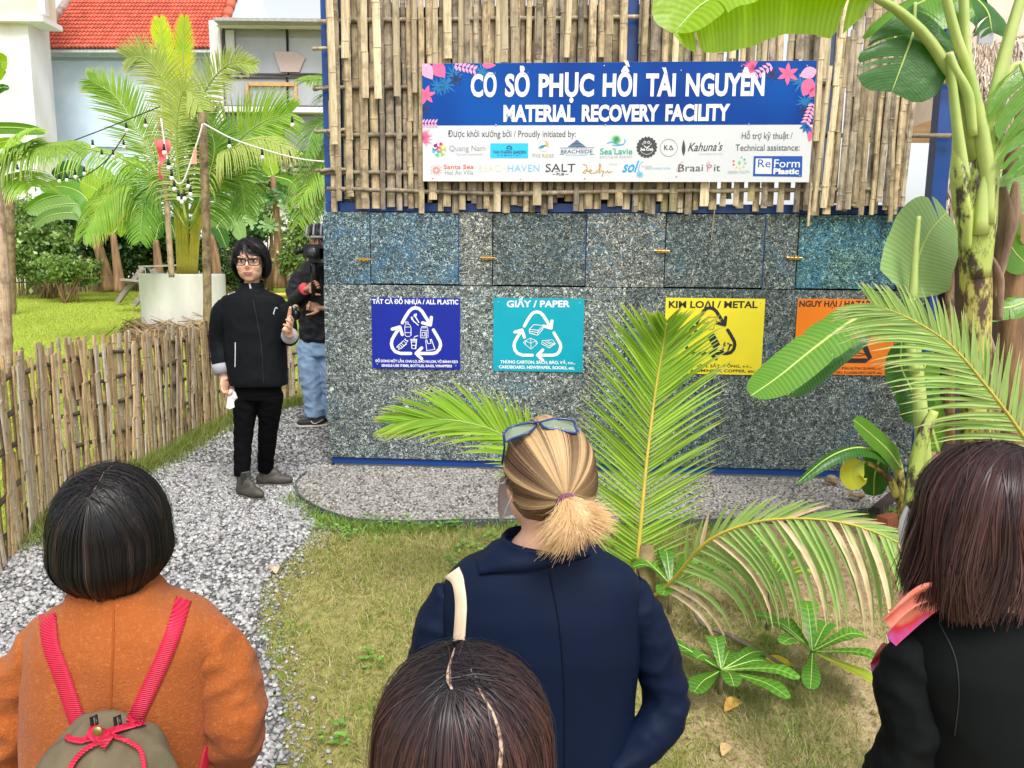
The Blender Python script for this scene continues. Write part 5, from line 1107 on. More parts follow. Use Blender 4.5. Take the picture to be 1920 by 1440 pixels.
# ================= coconut palm in front of the wall =================
FL = leafmat('near_leaflet', (.20, .39, .035), (.36, .50, .07), .38, .4, rand=.22, tip=(.50, .50, .13))
FLd = leafmat('near_leaflet_grey', (.24, .40, .10), (.38, .50, .17), .45, .3, rand=.18, tip=(.60, .54, .30)); FDRY = M('dry_leaflet', (.62, .50, .30), .8, (.42, .32, .18), 14)
base = G(1210, 1120); base = V3(base[0], base[1], float(gz(base[0], base[1])))
cp = thing('young_coconut_palm', 'young coconut palm with one tall upright frond in front of the board wall', 'palm', base)
a = MB(); a.tube([base+V3(0, 0, -.05), base+V3(0, 0, .12), base+V3(0, 0, .26)], [.06, .05, .03], 10); a.build('stem', M('palm_stem_brown', (.30, .24, .10), .8, (.18, .12, .06), 14), cp, True)
Yb = base[1]
def lenA(t_): return (.42*math.sin(math.pi*min(1, .30+.62*t_))**.8 if t_ > .0 else .3)
R_ = [P(1190, 1110, Yb), P(1200, 1000, Yb+.02), P(1212, 870, Yb+.06), P(1228, 740, Yb+.10), P(1243, 650, Yb+.08), P(1250, 605, Yb+.02)]
fa = frond(cp, R_, 84, lambda t_: .22+.235*math.sin(math.pi*min(1, t_*1.12))-.12*max(0, t_-.7)/.3, lambda t_: V3(.05, -1, .12), FL, RCH, r0=.0125, ang=(62, 30), droop=.16, wid=.0085, seg=5, jit=.03, t0=.03, fold=.45)
fa['label'] = 'tall upright frond with yellow midrib'
R_ = [P(1195, 1115, Yb-.02), P(1120, 1010, Yb-.1), P(1030, 895, Yb-.2), P(945, 818, Yb-.25), P(875, 792, Yb-.28), P(810, 786, Yb-.3), P(752, 792, Yb-.3)]
fb = frond(cp, R_, 50, lambda t_: .13+.17*math.sin(math.pi*min(1, t_*1.0))**.8, lambda t_: V3(-.05, -.85, .6), FL, RCG, r0=.010, ang=(44, 12), droop=.30, wid=.0085, seg=5, t0=.25, fold=.4)
# erect spikes behind the blond head
R_ = [P(1195, 1110, Yb+.05), P(1100, 960, Yb+.1), P(1000, 830, Yb+.15), P(925, 795, Yb+.15)]
frond(cp, R_, 16, lambda t_: .17, lambda t_: V3(-.1, -1, .2), FL, RCG, r0=.007, ang=(70, 40), droop=-.05, wid=.011, seg=4, t0=.5, sides=(-1, 1), fold=.4)
R_ = [P(1200, 1130, Yb-.1), P(1250, 1100, Yb-.3), P(1320, 1020, Yb-.5), P(1400, 983, Yb-.6), P(1490, 972, Yb-.7), P(1590, 982, Yb-.8), P(1680, 1015, Yb-.9), P(1745, 1058, Yb-.95)]
fc = frond(cp, R_, 38, lambda t_: (.33+.10*math.sin(math.pi*t_))*(1 if t_ < .75 else 1-.9*(t_-.75)), lambda t_: V3(0, -1, .35), FLd, RCH, r0=.012, ang=(78, 40), droop=1.9, wid=.0125, seg=6, t0=.12, fold=.35, sides=(1,))
for i, ch in enumerate([c for c in fc.children]):
    if RN.random() < .16: ch.data.materials[0] = FDRY
fc['label'] = 'drooping frond with pale tattered hanging leaflets'
fd = frond(fc.parent, R_, 38, lambda t_: .26*(1-.4*t_), lambda t_: V3(-.1, -.9, .5), FLd, RCH, r0=.0115, ang=(42, 14), droop=.25, wid=.0075, seg=4, t0=.2, fold=.35, sides=(1, -1) if 0 else (-1,)) if 0 else None
R2_, lv = frond_geo(R_, 28, lambda t_: .22*(1-.4*t_), lambda t_: V3(-.1, -.8, .6), ang=(32, 10), droop=.35, wid=.009, seg=4, t0=.2, fold=.35, sides=(-1,))
for V, F, lu, p in lv: mk('leaflet', V, F, FLd if RN.random() < .88 else FDRY, fc, attrs={'lu': lu}, origin=p)
# right hand palm frond reaching in from outside the frame
bp = thing('arching_palm', 'coconut palm frond arching in from the right edge over the orange sign', 'palm', (G(2040, 1180)[0], G(2040, 1180)[1], float(gz(*G(2040, 1180)[:2]))))
R_ = [P(2040, 1120, 3.1), P(1985, 930, 3.1), P(1920, 820, 3.05), P(1850, 725, 3.0), P(1780, 645, 2.95), P(1705, 597, 2.9), P(1640, 572, 2.85)]
f_ = frond(bp, R_, 72, lambda t_: (.30+.16*math.sin(math.pi*min(1, t_*1.05)))*(1-.35*max(0, t_-.8)*5), lambda t_: V3(.1, -1, .15), FLd, RCH, r0=.013, ang=(52, 14), droop=.30, wid=.0085, seg=5, t0=.12, fold=.35, sides=(-1,))
R2_, lv = frond_geo(R_, 66, lambda t_: .34-.22*t_, lambda t_: V3(.1, -1, .3), ang=(60, 34), droop=.5, wid=.008, seg=4, t0=.12, fold=.35, sides=(1,))
for V, F, lu, p in lv: mk('leaflet', V, F, FLd, f_, attrs={'lu': lu}, origin=p)
a = MB(); a.tube([P(2040, 1250, 3.1), P(2040, 1110, 3.1)], [.06, .03], 8); a.build('stem', bpy.data.materials['palm_stem_brown'], bp, True)
# ================= big banana tree at right =================
BSm = bpy.data.materials.new('banana_stem'); t, N, L, b = nodes(BSm)
v = mapping(t, (1, 1, .35)); c = ramp(t, noise_n(t, 7, 5, v), [(.3, (.50, .58, .14)), (.65, (.36, .46, .10))])
st = ramp(t, noise_n(t, 11, 8, mapping(t, (1.2, 1.2, .45)), .75), [(.42, (1, 1, 1)), (.50, (0, 0, 0))]); c = mixc(t, st, c, (.055, .035, .025)); L.new(c, b.inputs['Base Color']); b.inputs['Roughness'].default_value = .4; bump(t, b, noise_n(t, 14, 4, v), .004)
BSy = bpy.data.materials.new('banana_stem_aged'); t, N, L, b = nodes(BSy)
v = mapping(t, (1, 1, .3)); c = ramp(t, noise_n(t, 9, 5, v), [(.3, (.58, .52, .10)), (.6, (.46, .42, .10))]); st = ramp(t, noise_n(t, 10, 8, mapping(t, (1.4, 1.4, .5)), .75), [(.47, (1, 1, 1)), (.56, (0, 0, 0))]); c = mixc(t, st, c, (.07, .035, .022)); L.new(c, b.inputs['Base Color']); b.inputs['Roughness'].default_value = .5; bump(t, b, noise_n(t, 14, 4, v), .006)
DRYL = M('dry_banana_sheath', (.36, .25, .17), .85, (.16, .10, .07), 7, .01, 25, stretch=(2, 2, .5))
YB_ = 3.9
gb = G(1835, 1035); bt = thing('large_banana_plant', 'large banana plant with a thick yellow green stem in front of the right container post', 'banana plant', P(1835, 1040, YB_), 'banana plants near the container')
def sheath(par, pts, Y, rpx, mat, name='stem', flatv=1.0, dy=0, n=18, seg=14):
    q = [P(x, y, Y+dy) for x, y in pts]; rr = np.interp(np.linspace(0, 1, n), np.linspace(0, 1, len(rpx)), np.array(rpx))*Y/FPX
    a = MB(); a.tube(spl(q, n), rr, seg, flat=flatv); return a.build(name, mat, par, True)
sheath(bt, [(1838, 1060), (1832, 800), (1828, 640), (1830, 560), (1828, 480), (1826, 400), (1820, 330)], YB_, [30, 28, 27, 27, 27, 27, 22], BSy, 'stem')
sheath(bt, [(1812, 470), (1806, 400), (1797, 330), (1790, 238)], YB_, [12, 24, 22, 4], BSm, 'sheath', .5, -.07)
sheath(bt, [(1836, 520), (1838, 420), (1846, 330), (1858, 230)], YB_, [20, 30, 26, 16], BSm, 'sheath', .6, -.05)
# leaf stalks fanning out of the top
ST = M('leaf_stalk_green', (.46, .54, .17), .35, (.34, .46, .12), 5)
for pts, r_ in [([(1850, 420), (1848, 300), (1822, 160), (1790, 60), (1762, -60)], [17, 19, 14, 12, 10]), ([(1850, 400), (1862, 260), (1880, 120), (1925, -40)], [18, 20, 14, 10]), ([(1845, 400), (1835, 280), (1825, 180), (1810, 90), (1806, -60)], [14, 20, 15, 13, 11]), ([(1830, 300), (1795, 170), (1745, 80), (1690, 25), (1640, -5), (1600, -25)], [18, 16, 14, 12, 10, 9]), ([(1846, 340), (1850, 250), (1872, 150), (1905, 30), (1925, -40)], [14, 14, 12, 10, 9]), ([(1845, 420), (1855, 310), (1870, 200), (1895, 130), (1915, 120)], [14, 12, 9, 7, 6]), ([(1840, 440), (1850, 340), (1895, 260), (1930, 230), (2000, 170)], [16, 13, 11, 10, 8]), ([(1825, 255), (1815, 180), (1790, 130), (1780, 100)], [10, 13, 11, 9]), ([(1808, 340), (1796, 250), (1788, 180), (1781, 102)], [16, 13, 11, 9])]:
    sheath(bt, pts, YB_, [x_*.88 for x_ in r_], ST, 'leaf_stalk', .75, RN.uniform(-.10, .04), 16, 10)
m = MB(); m.tube([P(1781, 104, YB_-.05), P(1780, 98, YB_-.05)], [.026, .022], 10); m.build('cut_stalk', M('cut_stalk_pale', (.70, .62, .45), .7), bt, True)
# leaves of it
bleaf(bt, [(1640, -5), (1560, -38), (1470, -45), (1390, -22), (1320, 5), (1262, 62)], (3.75, 3.4), 108, BLy, nv=nrm(V3(.0, -1, .15)), n=30, droop=.5, tears=.10, rib=.013, side=(1, -1), wave=.02)
bleaf(bt, [(1640, -5), (1560, -38), (1470, -45), (1390, -22), (1320, 5), (1262, 62)], (3.76, 3.42), 100, BLy, nv=nrm(V3(.0, -.2, 1)), n=26, droop=.3, tears=.10, rib=.012, side=(-1,))
bleaf(bt, [(1716, 5), (1712, 60), (1695, 110), (1672, 172)], (3.95, 3.9), 88, BLd, nv=nrm(V3(-.1, -1, .2)), n=14, droop=.25, tears=.3, rib=.01)
bleaf(bt, [(1800, -60), (1770, -20), (1700, 20), (1650, 60)], (4.0, 4.1), 85, BLg, nv=nrm(V3(0, -.6, .8)), n=14, droop=.5, tears=.15)
bleaf(bt, [(1806, -60), (1815, -20), (1850, 20), (1860, 60)], (4.1, 4.0), 60, BLd, nv=nrm(V3(0, -.6, .8)), n=12, droop=.6, tears=.2)
bleaf(bt, [(1915, 120), (1925, 150), (1950, 230), (1940, 320)], (3.8, 3.7), 95, BLg, nv=nrm(V3(-.3, -1, .2)), n=14, droop=.4, tears=.45)
bleaf(bt, [(1925, 220), (1950, 260), (1940, 330), (1900, 390)], (4.1, 4.1), 90, BLp, nv=nrm(V3(-.3, -1, .4)), n=14, droop=.4, tears=.35)
bleaf(bt, [(1300, 5), (1290, 20), (1300, 40)], 4.3, 40, BLd, n=8, droop=.4) if 0 else None
# dry sheaths hanging right of the trunk
for pts, r_ in [([(1880, 350), (1885, 420), (1872, 500), (1862, 560)], [10, 26, 20, 8]), ([(1850, 470), (1868, 520), (1870, 600)], [8, 20, 14]), ([(1905, 340), (1900, 400), (1892, 460)], [6, 16, 6]), ([(1845, 620), (1862, 700), (1858, 860)], [16, 20, 22])]: sheath(bt, pts, YB_, r_, DRYL, 'dry_sheath', .45, .06)
# second stem behind, darker
b2 = thing('second_banana_plant', 'second darker banana stem standing behind the large one at the right edge', 'banana plant', P(1900, 1000, 4.5), 'banana plants near the container')
sheath(b2, [(1905, 1000), (1900, 700), (1895, 450), (1905, 280), (1935, 150)], 4.5, [26, 26, 22, 16, 8], BTR, 'stem'); bleaf(b2, [(1905, 380), (1885, 430), (1900, 470), (1930, 500)], 4.4, 40, BLg, n=12, nv=nrm(V3(0, -1, .2)))
bleaf(b2, [(1935, 560), (1900, 575), (1868, 580), (1842, 592)], 4.2, 26, BLg, n=12, nv=nrm(V3(0, -.8, .6)))
bleaf(b2, [(1960, 180), (1900, 300), (1850, 330), (1790, 350)], 4.7, 40, BLg, n=12, nv=nrm(V3(0, -.8, .6)), tears=.3)
# upright round leaf left of the trunk
b3 = thing('young_banana_plant', 'young banana plant with the big leaf crossing the orange sign', 'banana plant', G(1740, 1010), 'banana plants near the container')
sheath(b3, [(1745, 1010), (1735, 900), (1725, 760), (1715, 640), (1708, 560)], 3.85, [17, 15, 13, 10, 6], ST, 'stem')
sheath(b3, [(1700, 1000), (1712, 900), (1730, 820), (1752, 770)], 3.75, [9, 13, 13, 8], BSm, 'stem')
bleaf(b3, [(1712, 560), (1718, 500), (1740, 440), (1775, 398)], (4.0, 4.25), 74, BLp, nv=nrm(V3(.15, -1, .15)), n=16, droop=.12, tears=.04, rib=.012)
sheath(b3, [(1712, 560), (1716, 480), (1723, 405)], 3.95, [8, 6, 4], ST, 'leaf_stalk')
sheath(b3, [(1715, 700), (1700, 620), (1670, 585), (1640, 578)], 3.7, [9, 8, 7, 5], ST, 'leaf_stalk')
bleaf(b3, [(1652, 578), (1600, 600), (1530, 650), (1460, 706), (1408, 742)], (3.7, 3.1), 44, BLg, nv=nrm(V3(-.1, -.80, .7)), n=22, droop=.18, tears=.06, rib=.010)
bleaf(b3, [(1640, 600), (1580, 650), (1520, 700), (1475, 742)], (3.9, 3.8), 30, BLd, nv=nrm(V3(-.1, -.8, .7)), n=14, droop=.3, tears=.06)
bleaf(b3, [(1725, 800), (1712, 740), (1690, 690), (1690, 640)], 3.95, 38, BLd, nv=nrm(V3(.1, -1, .2)), n=14, droop=.2)
bleaf(b3, [(1760, 850), (1735, 760), (1730, 700), (1750, 660)], 4.0, 34, BLg, nv=nrm(V3(.1, -1, .2)), n=14, droop=.2)
b4 = thing('small_banana_plant', 'small banana sucker with a yellowing leaf at the right end of the gravel bed', 'banana plant', G(1695, 985), 'banana plants near the container')
sheath(b4, [(1697, 985), (1690, 930), (1682, 870), (1668, 840)], 4.05, [12, 11, 9, 5], BSy, 'stem')
bleaf(b4, [(1690, 880), (1665, 845), (1630, 812), (1600, 787)], (4.0, 3.9), 24, BLg, nv=nrm(V3(.3, -.9, .5)), n=16, droop=.1, tears=.03, rib=.008)
bleaf(b4, [(1680, 870), (1640, 845), (1600, 840), (1550, 860), (1492, 908)], (4.0, 3.8), 22, BLd, nv=nrm(V3(-.2, -.5, 1)), n=16, droop=.5, tears=.03, rib=.008)
sheath(b4, [(1682, 930), (1665, 895), (1640, 874), (1618, 866)], 4.0, [8, 7, 5, 3], BSy, 'leaf_stalk')
bleaf(b4, [(1620, 866), (1606, 876), (1600, 892), (1612, 916)], 3.95, 26, BYl, nv=nrm(V3(-.2, -1, .1)), n=10, droop=.0, tears=.0, rib=.006)
bleaf(b4, [(1660, 850), (1650, 860), (1640, 890), (1638, 930)], (4.15, 4.15), 32, BLd, nv=nrm(V3(0, -1, .1)), n=12, droop=.1, tears=.02)
# ================= low rosette plants =================
RS = leafmat('rosette_leaf', (.09, .27, .03), (.20, .42, .05), .3, .35, vein=70, rand=.25, spec=.5)
def rosette(lab, px, py, leaves, hz=.10, stem=True):
    g = G(px, py); t_ = thing('rosette_plant', lab, 'plant', g, 'broad leaved rosette plants on the sandy soil'); c = g+V3(0, 0, hz); leaves = [(a_, l_*1.2, w_*1.12, e_, m_) for a_, l_, w_, e_, m_ in leaves]
    a = MB(); a.tube([g-V3(0, 0, .02), c], [.012, .009], 7); a.build('stem', M('woody_stem', (.22, .17, .09), .8) if 'woody_stem' not in bpy.data.materials else bpy.data.materials['woody_stem'], t_, True)
    Yc = c[1]
    for an, ln, wd, el, mt in leaves:
        a_ = math.radians(an); d = V3(math.cos(a_), math.sin(a_), 0); e = math.radians(el)
        p = [c, c+d*ln*.35*math.cos(e)+V3(0, 0, ln*.35*math.sin(e)), c+d*ln*.7*math.cos(e)+V3(0, 0, ln*.62*math.sin(e)), c+d*ln*math.cos(e)+V3(0, 0, ln*.72*math.sin(e)-.02)]
        R_, V, F, lu, lv = leaf_geo(p, wd, lambda t__: nrm(V3(-d[0]*math.sin(e)*.8+RN.uniform(-.02, .02), -d[1]*math.sin(e)*.8, 1)), n=10, droop=.1, tears=0, wave=.035, prof=lambda t__: max(.05, math.sin(math.pi*min(1, t__**1.9*.90+.05)))**.75, fold=.22)
        lf = mk('leaf', V, F, mt, t_, True, attrs={'lu': lu, 'lv': lv}, origin=c); m = MB(); m.tube(R_, np.linspace(.0038, .0008, len(R_)), 5); m.build('midrib', MR, lf, True)
rosette('flat rosette of shiny green leaves low on the sand beside the navy blazer', 1350, 1300, [(a+RN.uniform(-9, 9), RN.uniform(.15, .27), RN.uniform(.030, .044), RN.uniform(0, 55), RS) for a in (5, 35, 62, 95, 128, 160, 195, 235, 268, 300, 335)], .10)
rosette('taller rosette plant with a lime leaf drooping at right, under the hanging frond', 1518, 1290, [(a, RN.uniform(.19, .26), RN.uniform(.036, .046), RN.uniform(12, 55), RS) for a in (0, 22, 50, 80, 110, 140, 170, 215, 330)]+[(-40, .22, .036, -8, BYl), (248, .2, .034, -5, RS)], .16)
rosette('leafy plant with yellow leaves half hidden behind the hanging leaflets', 1440, 1180, [(a, RN.uniform(.18, .26), .042, RN.uniform(25, 60), RS) for a in (20, 70, 120, 170, 220, 270, 320)]+[(40, .2, .04, 40, BYl), (355, .18, .04, 30, BYl)], .22)
rosette('dark leafy plant at the foot of the young coconut palm', 1255, 1150, [(a, RN.uniform(.18, .26), .038, RN.uniform(15, 60), RS) for a in (0, 45, 90, 140, 200, 250, 310)], .14)
dead_leaf(1455, 1258, .15, 'large yellow fallen leaf lying between the two rosette plants', M('fallen_yellow', (.72, .48, .03), .5, (.62, .36, .03), 10), rot=.05)
a = MB(); br = [G(1290, 1135)+V3(0, 0, .10), G(1310, 1185)+V3(0, 0, .05), G(1370, 1205)+V3(0, 0, .03), G(1450, 1250)+V3(0, 0, .03), G(1490, 1275)+V3(0, 0, .02)]; a.tube(spl(br, 16), np.linspace(.008, .012, 16), 7); o = a.build('fallen_branch', M('branch_grey', (.26, .22, .17), .9, (.14, .11, .08), 20), None, True); tag(o, 'thin grey branch lying on the sand between the rosette plants', 'branch')
# rocks by the bed
for px, py, s, lab in [(1560, 905, .045, 'brown rounded stone resting on gravel below the blue sill'), (1605, 935, .055, 'flat tan stone slab on the gravel by the small banana plant')]:
    g = G(px, py, .06); V, F = ell_geo(g+V3(0, 0, s*.4), (s, s*.8, s*(.8 if s < .05 else .25)), None, 9, 6); V = V+NR.normal(0, s*.09, V.shape); o = mk('rock', V, F, M('rock_brown_'+str(px), (.30, .22, .13), .9, (.18, .14, .09), 20), None); tag(o, lab, 'stone')
a = MB(); q0, q1 = G(1640, 975)+V3(0, 0, .03), G(1730, 905)+V3(0, 0, .06); d = nrm(q1-q0); a.box((q0+q1)/2, (np.linalg.norm(q1-q0), .05, .10), [d, [-d[1], d[0], 0], [0, 0, 1]]); o = a.build('timber_edging', M('dark_timber', (.05, .035, .03), .8, (.03, .02, .02), 10)); tag(o, 'dark timber board edging the gravel bed behind the banana sucker', 'board')
g = G(1668, 985); a = MB(); a.box(g+V3(0, 0, .03), (.14, .08, .06), [[.9, .43, 0], [-.43, .9, 0], [0, 0, 1]]); o = a.build('brick', M('red_brick', (.42, .13, .07), .9, (.3, .09, .05), 20)); tag(o, 'red brick lying against the dark timber by the banana stems', 'brick')
a = MB(); a.tube(spl([P(1288, 1050, 4.35), P(1270, 1010, 4.5), P(1274, 930, 4.9), P(1276, 905, 5.1)], 10), .004, 6); o = a.build('garden_stake', M('pale_stake', (.35, .42, .45), .5), None, True); tag(o, 'thin bluish stake standing behind the tall palm frond', 'stake')
# ================= people =================
def remesh(mb, voxel, it=6, fac=.5):
    V = np.vstack(mb.V); me = bpy.data.meshes.new('tmp'); me.from_pydata([tuple(v) for v in V], [], mb.F); o = bpy.data.objects.new('tmp', me); COL.objects.link(o)
    r = o.modifiers.new('r', 'REMESH'); r.mode = 'VOXEL'; r.voxel_size = voxel; r.adaptivity = 0
    if it: s = o.modifiers.new('s', 'SMOOTH'); s.factor = fac; s.iterations = it
    dg = bpy.context.evaluated_depsgraph_get(); dg.update(); m = bpy.data.meshes.new_from_object(o.evaluated_get(dg)); n = len(m.vertices)
    co = np.empty(n*3); m.vertices.foreach_get('co', co); no = np.empty(n*3); m.vertices.foreach_get('normal', no)
    nf = len(m.polygons); li = np.empty(len(m.loops), dtype=np.int32); m.loops.foreach_get('vertex_index', li)
    bpy.data.objects.remove(o); bpy.data.meshes.remove(me)
    F = li.reshape(-1, 4) if len(li) == nf*4 else [tuple(p.vertices) for p in m.polygons]; bpy.data.meshes.remove(m)
    return co.reshape(-1, 3), F, no.reshape(-1, 3)
def folds(V, N_, amp, sc=(9, 9, 5), seed=0, ridge=True):
    o = np.array([mnoise.noise(Vector((v[0]*sc[0]+seed, v[1]*sc[1], v[2]*sc[2]))) for v in V]); o2 = np.array([mnoise.noise(Vector((v[0]*sc[0]*2.3+seed, v[1]*sc[1]*2.3+5, v[2]*sc[2]*2.8))) for v in V])
    d = (1-np.abs(o)*2.2 if ridge else o)*amp + o2*amp*.35
    return V+N_*d[:, None]
def loft(mb, rings, n=28, pw=2.4):
    """closed horizontal rings (centre, rx, ry[, yaw])"""
    V = []; F = []
    for rg in rings:
        c, rx, ry = rg[:3]; yw = rg[3] if len(rg) > 3 else 0
        for j in range(n):
            a = 6.2832*j/n; ca, sa = math.cos(a), math.sin(a); x = rx*math.copysign(abs(ca)**(2/pw), ca); y = ry*math.copysign(abs(sa)**(2/pw), sa)
            V.append(np.asarray(c)+V3(x*math.cos(yw)-y*math.sin(yw), x*math.sin(yw)+y*math.cos(yw), 0))
    m = len(rings)
    for i in range(m-1):
        for j in range(n): k = (j+1) % n; F.append((i*n+j, i*n+k, (i+1)*n+k, (i+1)*n+j))
    F.append(tuple(range(n))[::-1]); F.append(tuple((m-1)*n+j for j in range(n))); mb.add(V, F)
def prow(py, l, r, Y, ry, infl=0.0):
    a = P(l, py, Y); b_ = P(r, py, Y); return ((a+b_)/2, (b_[0]-a[0])/2+infl, ry+infl)
def headgeo(mb, c, f, u, s=1.0, neck=None, nr=.052):
    f = nrm(f); u = nrm(u-f*np.dot(u, f)); r = np.cross(f, u); A = [r, f, u]; q = lambda a, b_, d: c+s*(r*a+f*b_+u*d)
    mb.ell(q(0, -.008, .022), np.array([.075, .094, .098])*s, A, 18, 12); mb.ell(q(0, .028, -.045), np.array([.064, .062, .062])*s, A, 16, 10); mb.ell(q(0, .058, -.088), np.array([.026, .024, .020])*s, A, 12, 8)
    for k in (-1, 1):
        mb.ell(q(k*.038, .062, -.030), np.array([.024, .020, .026])*s, A, 10, 7)
        mb.ell(q(k*.078, -.008, -.008), np.array([.008, .017, .030])*s, A, 10, 7)
    mb.tube([q(0, .088, .012), q(0, .098, -.008), q(0, .106, -.026)], np.array([.007, .008, .0105])*s, 8); mb.ell(q(0, .095, -.030), np.array([.0155, .011, .008])*s, A, 10, 7); mb.ell(q(0, .080, .022), np.array([.055, .016, .010])*s, A, 10, 7)
    if neck is not None: mb.tube(spl([q(0, -.012, -.03), q(0, -.022, -.09), neck], 6), np.array([nr*1.05, nr*.98, nr*.95, nr*.95, nr*1.0, nr*1.15]), 14)
    return q, A
IRS = flat('iris_dark', (.02, .012, .01), .15, .6); EYW = flat('eye_white', (.70, .66, .64), .3); LIP = M('lips', (.56, .24, .19), .45, (.5, .2, .16), 40); BRW = flat('brow_dark', (.05, .035, .03), .8)
def facegeo(par, q, A, s=1.0, lipm=None):
    r, f, u = A
    for k in (-1, 1):
        a = MB(); a.ell(q(k*.031, .0790, .002), np.array([.0150, .0075, .0068])*s, A, 12, 8); e = a.build('eye', EYW, par, True); a = MB(); a.ell(q(k*.031, .0845, .002), np.array([.0066, .0040, .0066])*s, A, 10, 7); a.build('iris', IRS, e, True)
        a = MB(); a.tube([q(k*.015, .0840, .0075), q(k*.031, .0870, .0100), q(k*.048, .0765, .0065)], [.0016*s, .0026*s, .0012*s], 6); a.build('eyelid', BRW, e, True)
        a = MB(); a.tube([q(k*.013, .0915, .0235), q(k*.032, .0905, .029), q(k*.052, .0760, .0225)], [.0026*s, .0034*s, .0014*s], 6, flat=.6); a.build('eyebrow', BRW, par, True)
    a = MB(); a.ell(q(0, .0895, -.0565), np.array([.025, .0085, .0055])*s, A, 12, 7); a.ell(q(0, .0885, -.0655), np.array([.020, .0095, .0065])*s, A, 12, 7); a.build('lips', lipm or LIP, par, True)
    a = MB(); a.ell(q(0, .0965, -.0605), np.array([.018, .0030, .0016])*s, A, 10, 5); a.build('mouth_line', IRS, par, True)
def hand(mb, w, d, pn, s=1.0, curl=(25, 30, 35, 40), thumb=40, side=1, spread=6):
    """palm and five fingers. w wrist, d finger direction, pn palm normal, side=+1 thumb on +x of cross(d,pn)"""
    d = nrm(d); pn = nrm(pn-d*np.dot(pn, d)); x = np.cross(d, pn)*side; q = lambda a, b_, c_: w+s*(x*a+d*b_+pn*c_)
    A = [x, d, pn]; mb.ell(q(0, .045, 0), np.array([.040, .052, .015])*s, A, 14, 9); mb.tube([q(0, -.03, 0), q(0, .02, 0)], [.026*s, .030*s], 10, flat=.7); mb.ell(q(.022, .030, .008), np.array([.018, .030, .014])*s, A, 10, 7)
    for i, (ox, L_, r_) in enumerate([(.030, .070, .0088), (.010, .079, .0090), (-.010, .073, .0086), (-.029, .058, .0078)]):
        p = q(ox, .040, 0); pts = [p, q(ox, .082-abs(i-1)*.004, 0)]; rr = [r_*s*1.1, r_*s*1.05]; fd = nrm(d+x*math.radians(spread)*(1.5-i)*.6); a = 0
        for k, fr_ in enumerate((.45, .31, .24)):
            a += math.radians(curl[i])*(1.0 if k else .8); dd = fd*math.cos(a)+pn*math.sin(a); pts.append(pts[-1]+dd*L_*fr_*s); rr.append(r_*s*(1.0-.13*k))
        mb.tube(pts, rr, 8); mb.ell(pts[-1], rr[-1]*1.0, None, 8, 6)
    t_ = math.radians(thumb); b0 = q(.026, .012, .006); d1 = nrm(x*math.sin(t_)+d*math.cos(t_)+pn*.25); p1 = b0+d1*.045*s; d2 = nrm(d1*.8+d*.5+pn*.1); p2 = p1+d2*.032*s; p3 = p2+nrm(d2+d*.25)*.024*s
    mb.tube([b0, p1, p2, p3], np.array([.015, .012, .0105, .0085])*s, 8); mb.ell(p3, .0085*s, None, 8, 6)
def skinmat(name, c, c2):
    m = bpy.data.materials.new(name); t, N, L, b = nodes(m); cc = ramp(t, noise_n(t, 18, 5, mapping(t)), [(.3, c), (.7, c2)]); L.new(cc, b.inputs['Base Color']); b.inputs['Roughness'].default_value = .48; b.inputs['Subsurface Weight'].default_value = .15; b.inputs['Subsurface Radius'].default_value = (.02, .008, .004); b.inputs['Subsurface Scale'].default_value = .3; bump(t, b, noise_n(t, 160, 4, mapping(t)), .0006); return m
SK1 = skinmat('skin_light', (.72, .44, .30), (.64, .36, .24)); SK2 = skinmat('skin_tan', (.48, .25, .15), (.40, .20, .12)); SK3 = skinmat('skin_fair', (.68, .40, .28), (.62, .33, .22))
HM = colmat('hair_strands', .38, 0, .28); HM.node_tree.nodes['Principled BSDF'].inputs['Anisotropic'].default_value = .5
SCALP = M('scalp_skin', (.46, .32, .23), .7, (.12, .075, .05), 130, .001, 200, lo=.45, hi=.6)
def ribbons(P3, N3, wid, col, name, par, taper=.5, mat=None, lab=None, jit=.25):
    """P3 (n,k,3) strand points, N3 outward normals -> flat ribbons"""
    n, k, _ = P3.shape; T = np.gradient(P3, axis=1); B = np.cross(T, N3); B /= np.linalg.norm(B, axis=2)[:, :, None]+1e-9
    s = np.linspace(0, 1, k); w_ = (1-taper*s**3)*np.minimum(1, .5+s*6); W_ = (np.asarray(wid).reshape(-1, 1)*w_[None])[:, :, None]*.5
    Bj = B+N3*NR.normal(0, jit, (n, 1, 1)); V = np.stack([P3-Bj*W_, P3+Bj*W_], 2).reshape(-1, 3)
    i = np.arange(n)[:, None]*2*k; j = np.arange(k-1)[None]*2; a = (i+j).reshape(-1); F = np.stack([a, a+1, a+3, a+2], -1); C = np.repeat(col.reshape(n, -1, 3) if col.ndim == 3 else np.repeat(col[:, None], k, 1), 2, axis=1).reshape(-1, 3)
    o = mk(name, V, F, mat or HM, par, True, attrs={'col': C}, kind='stuff'); 
    if lab: o['label'] = lab
    return o
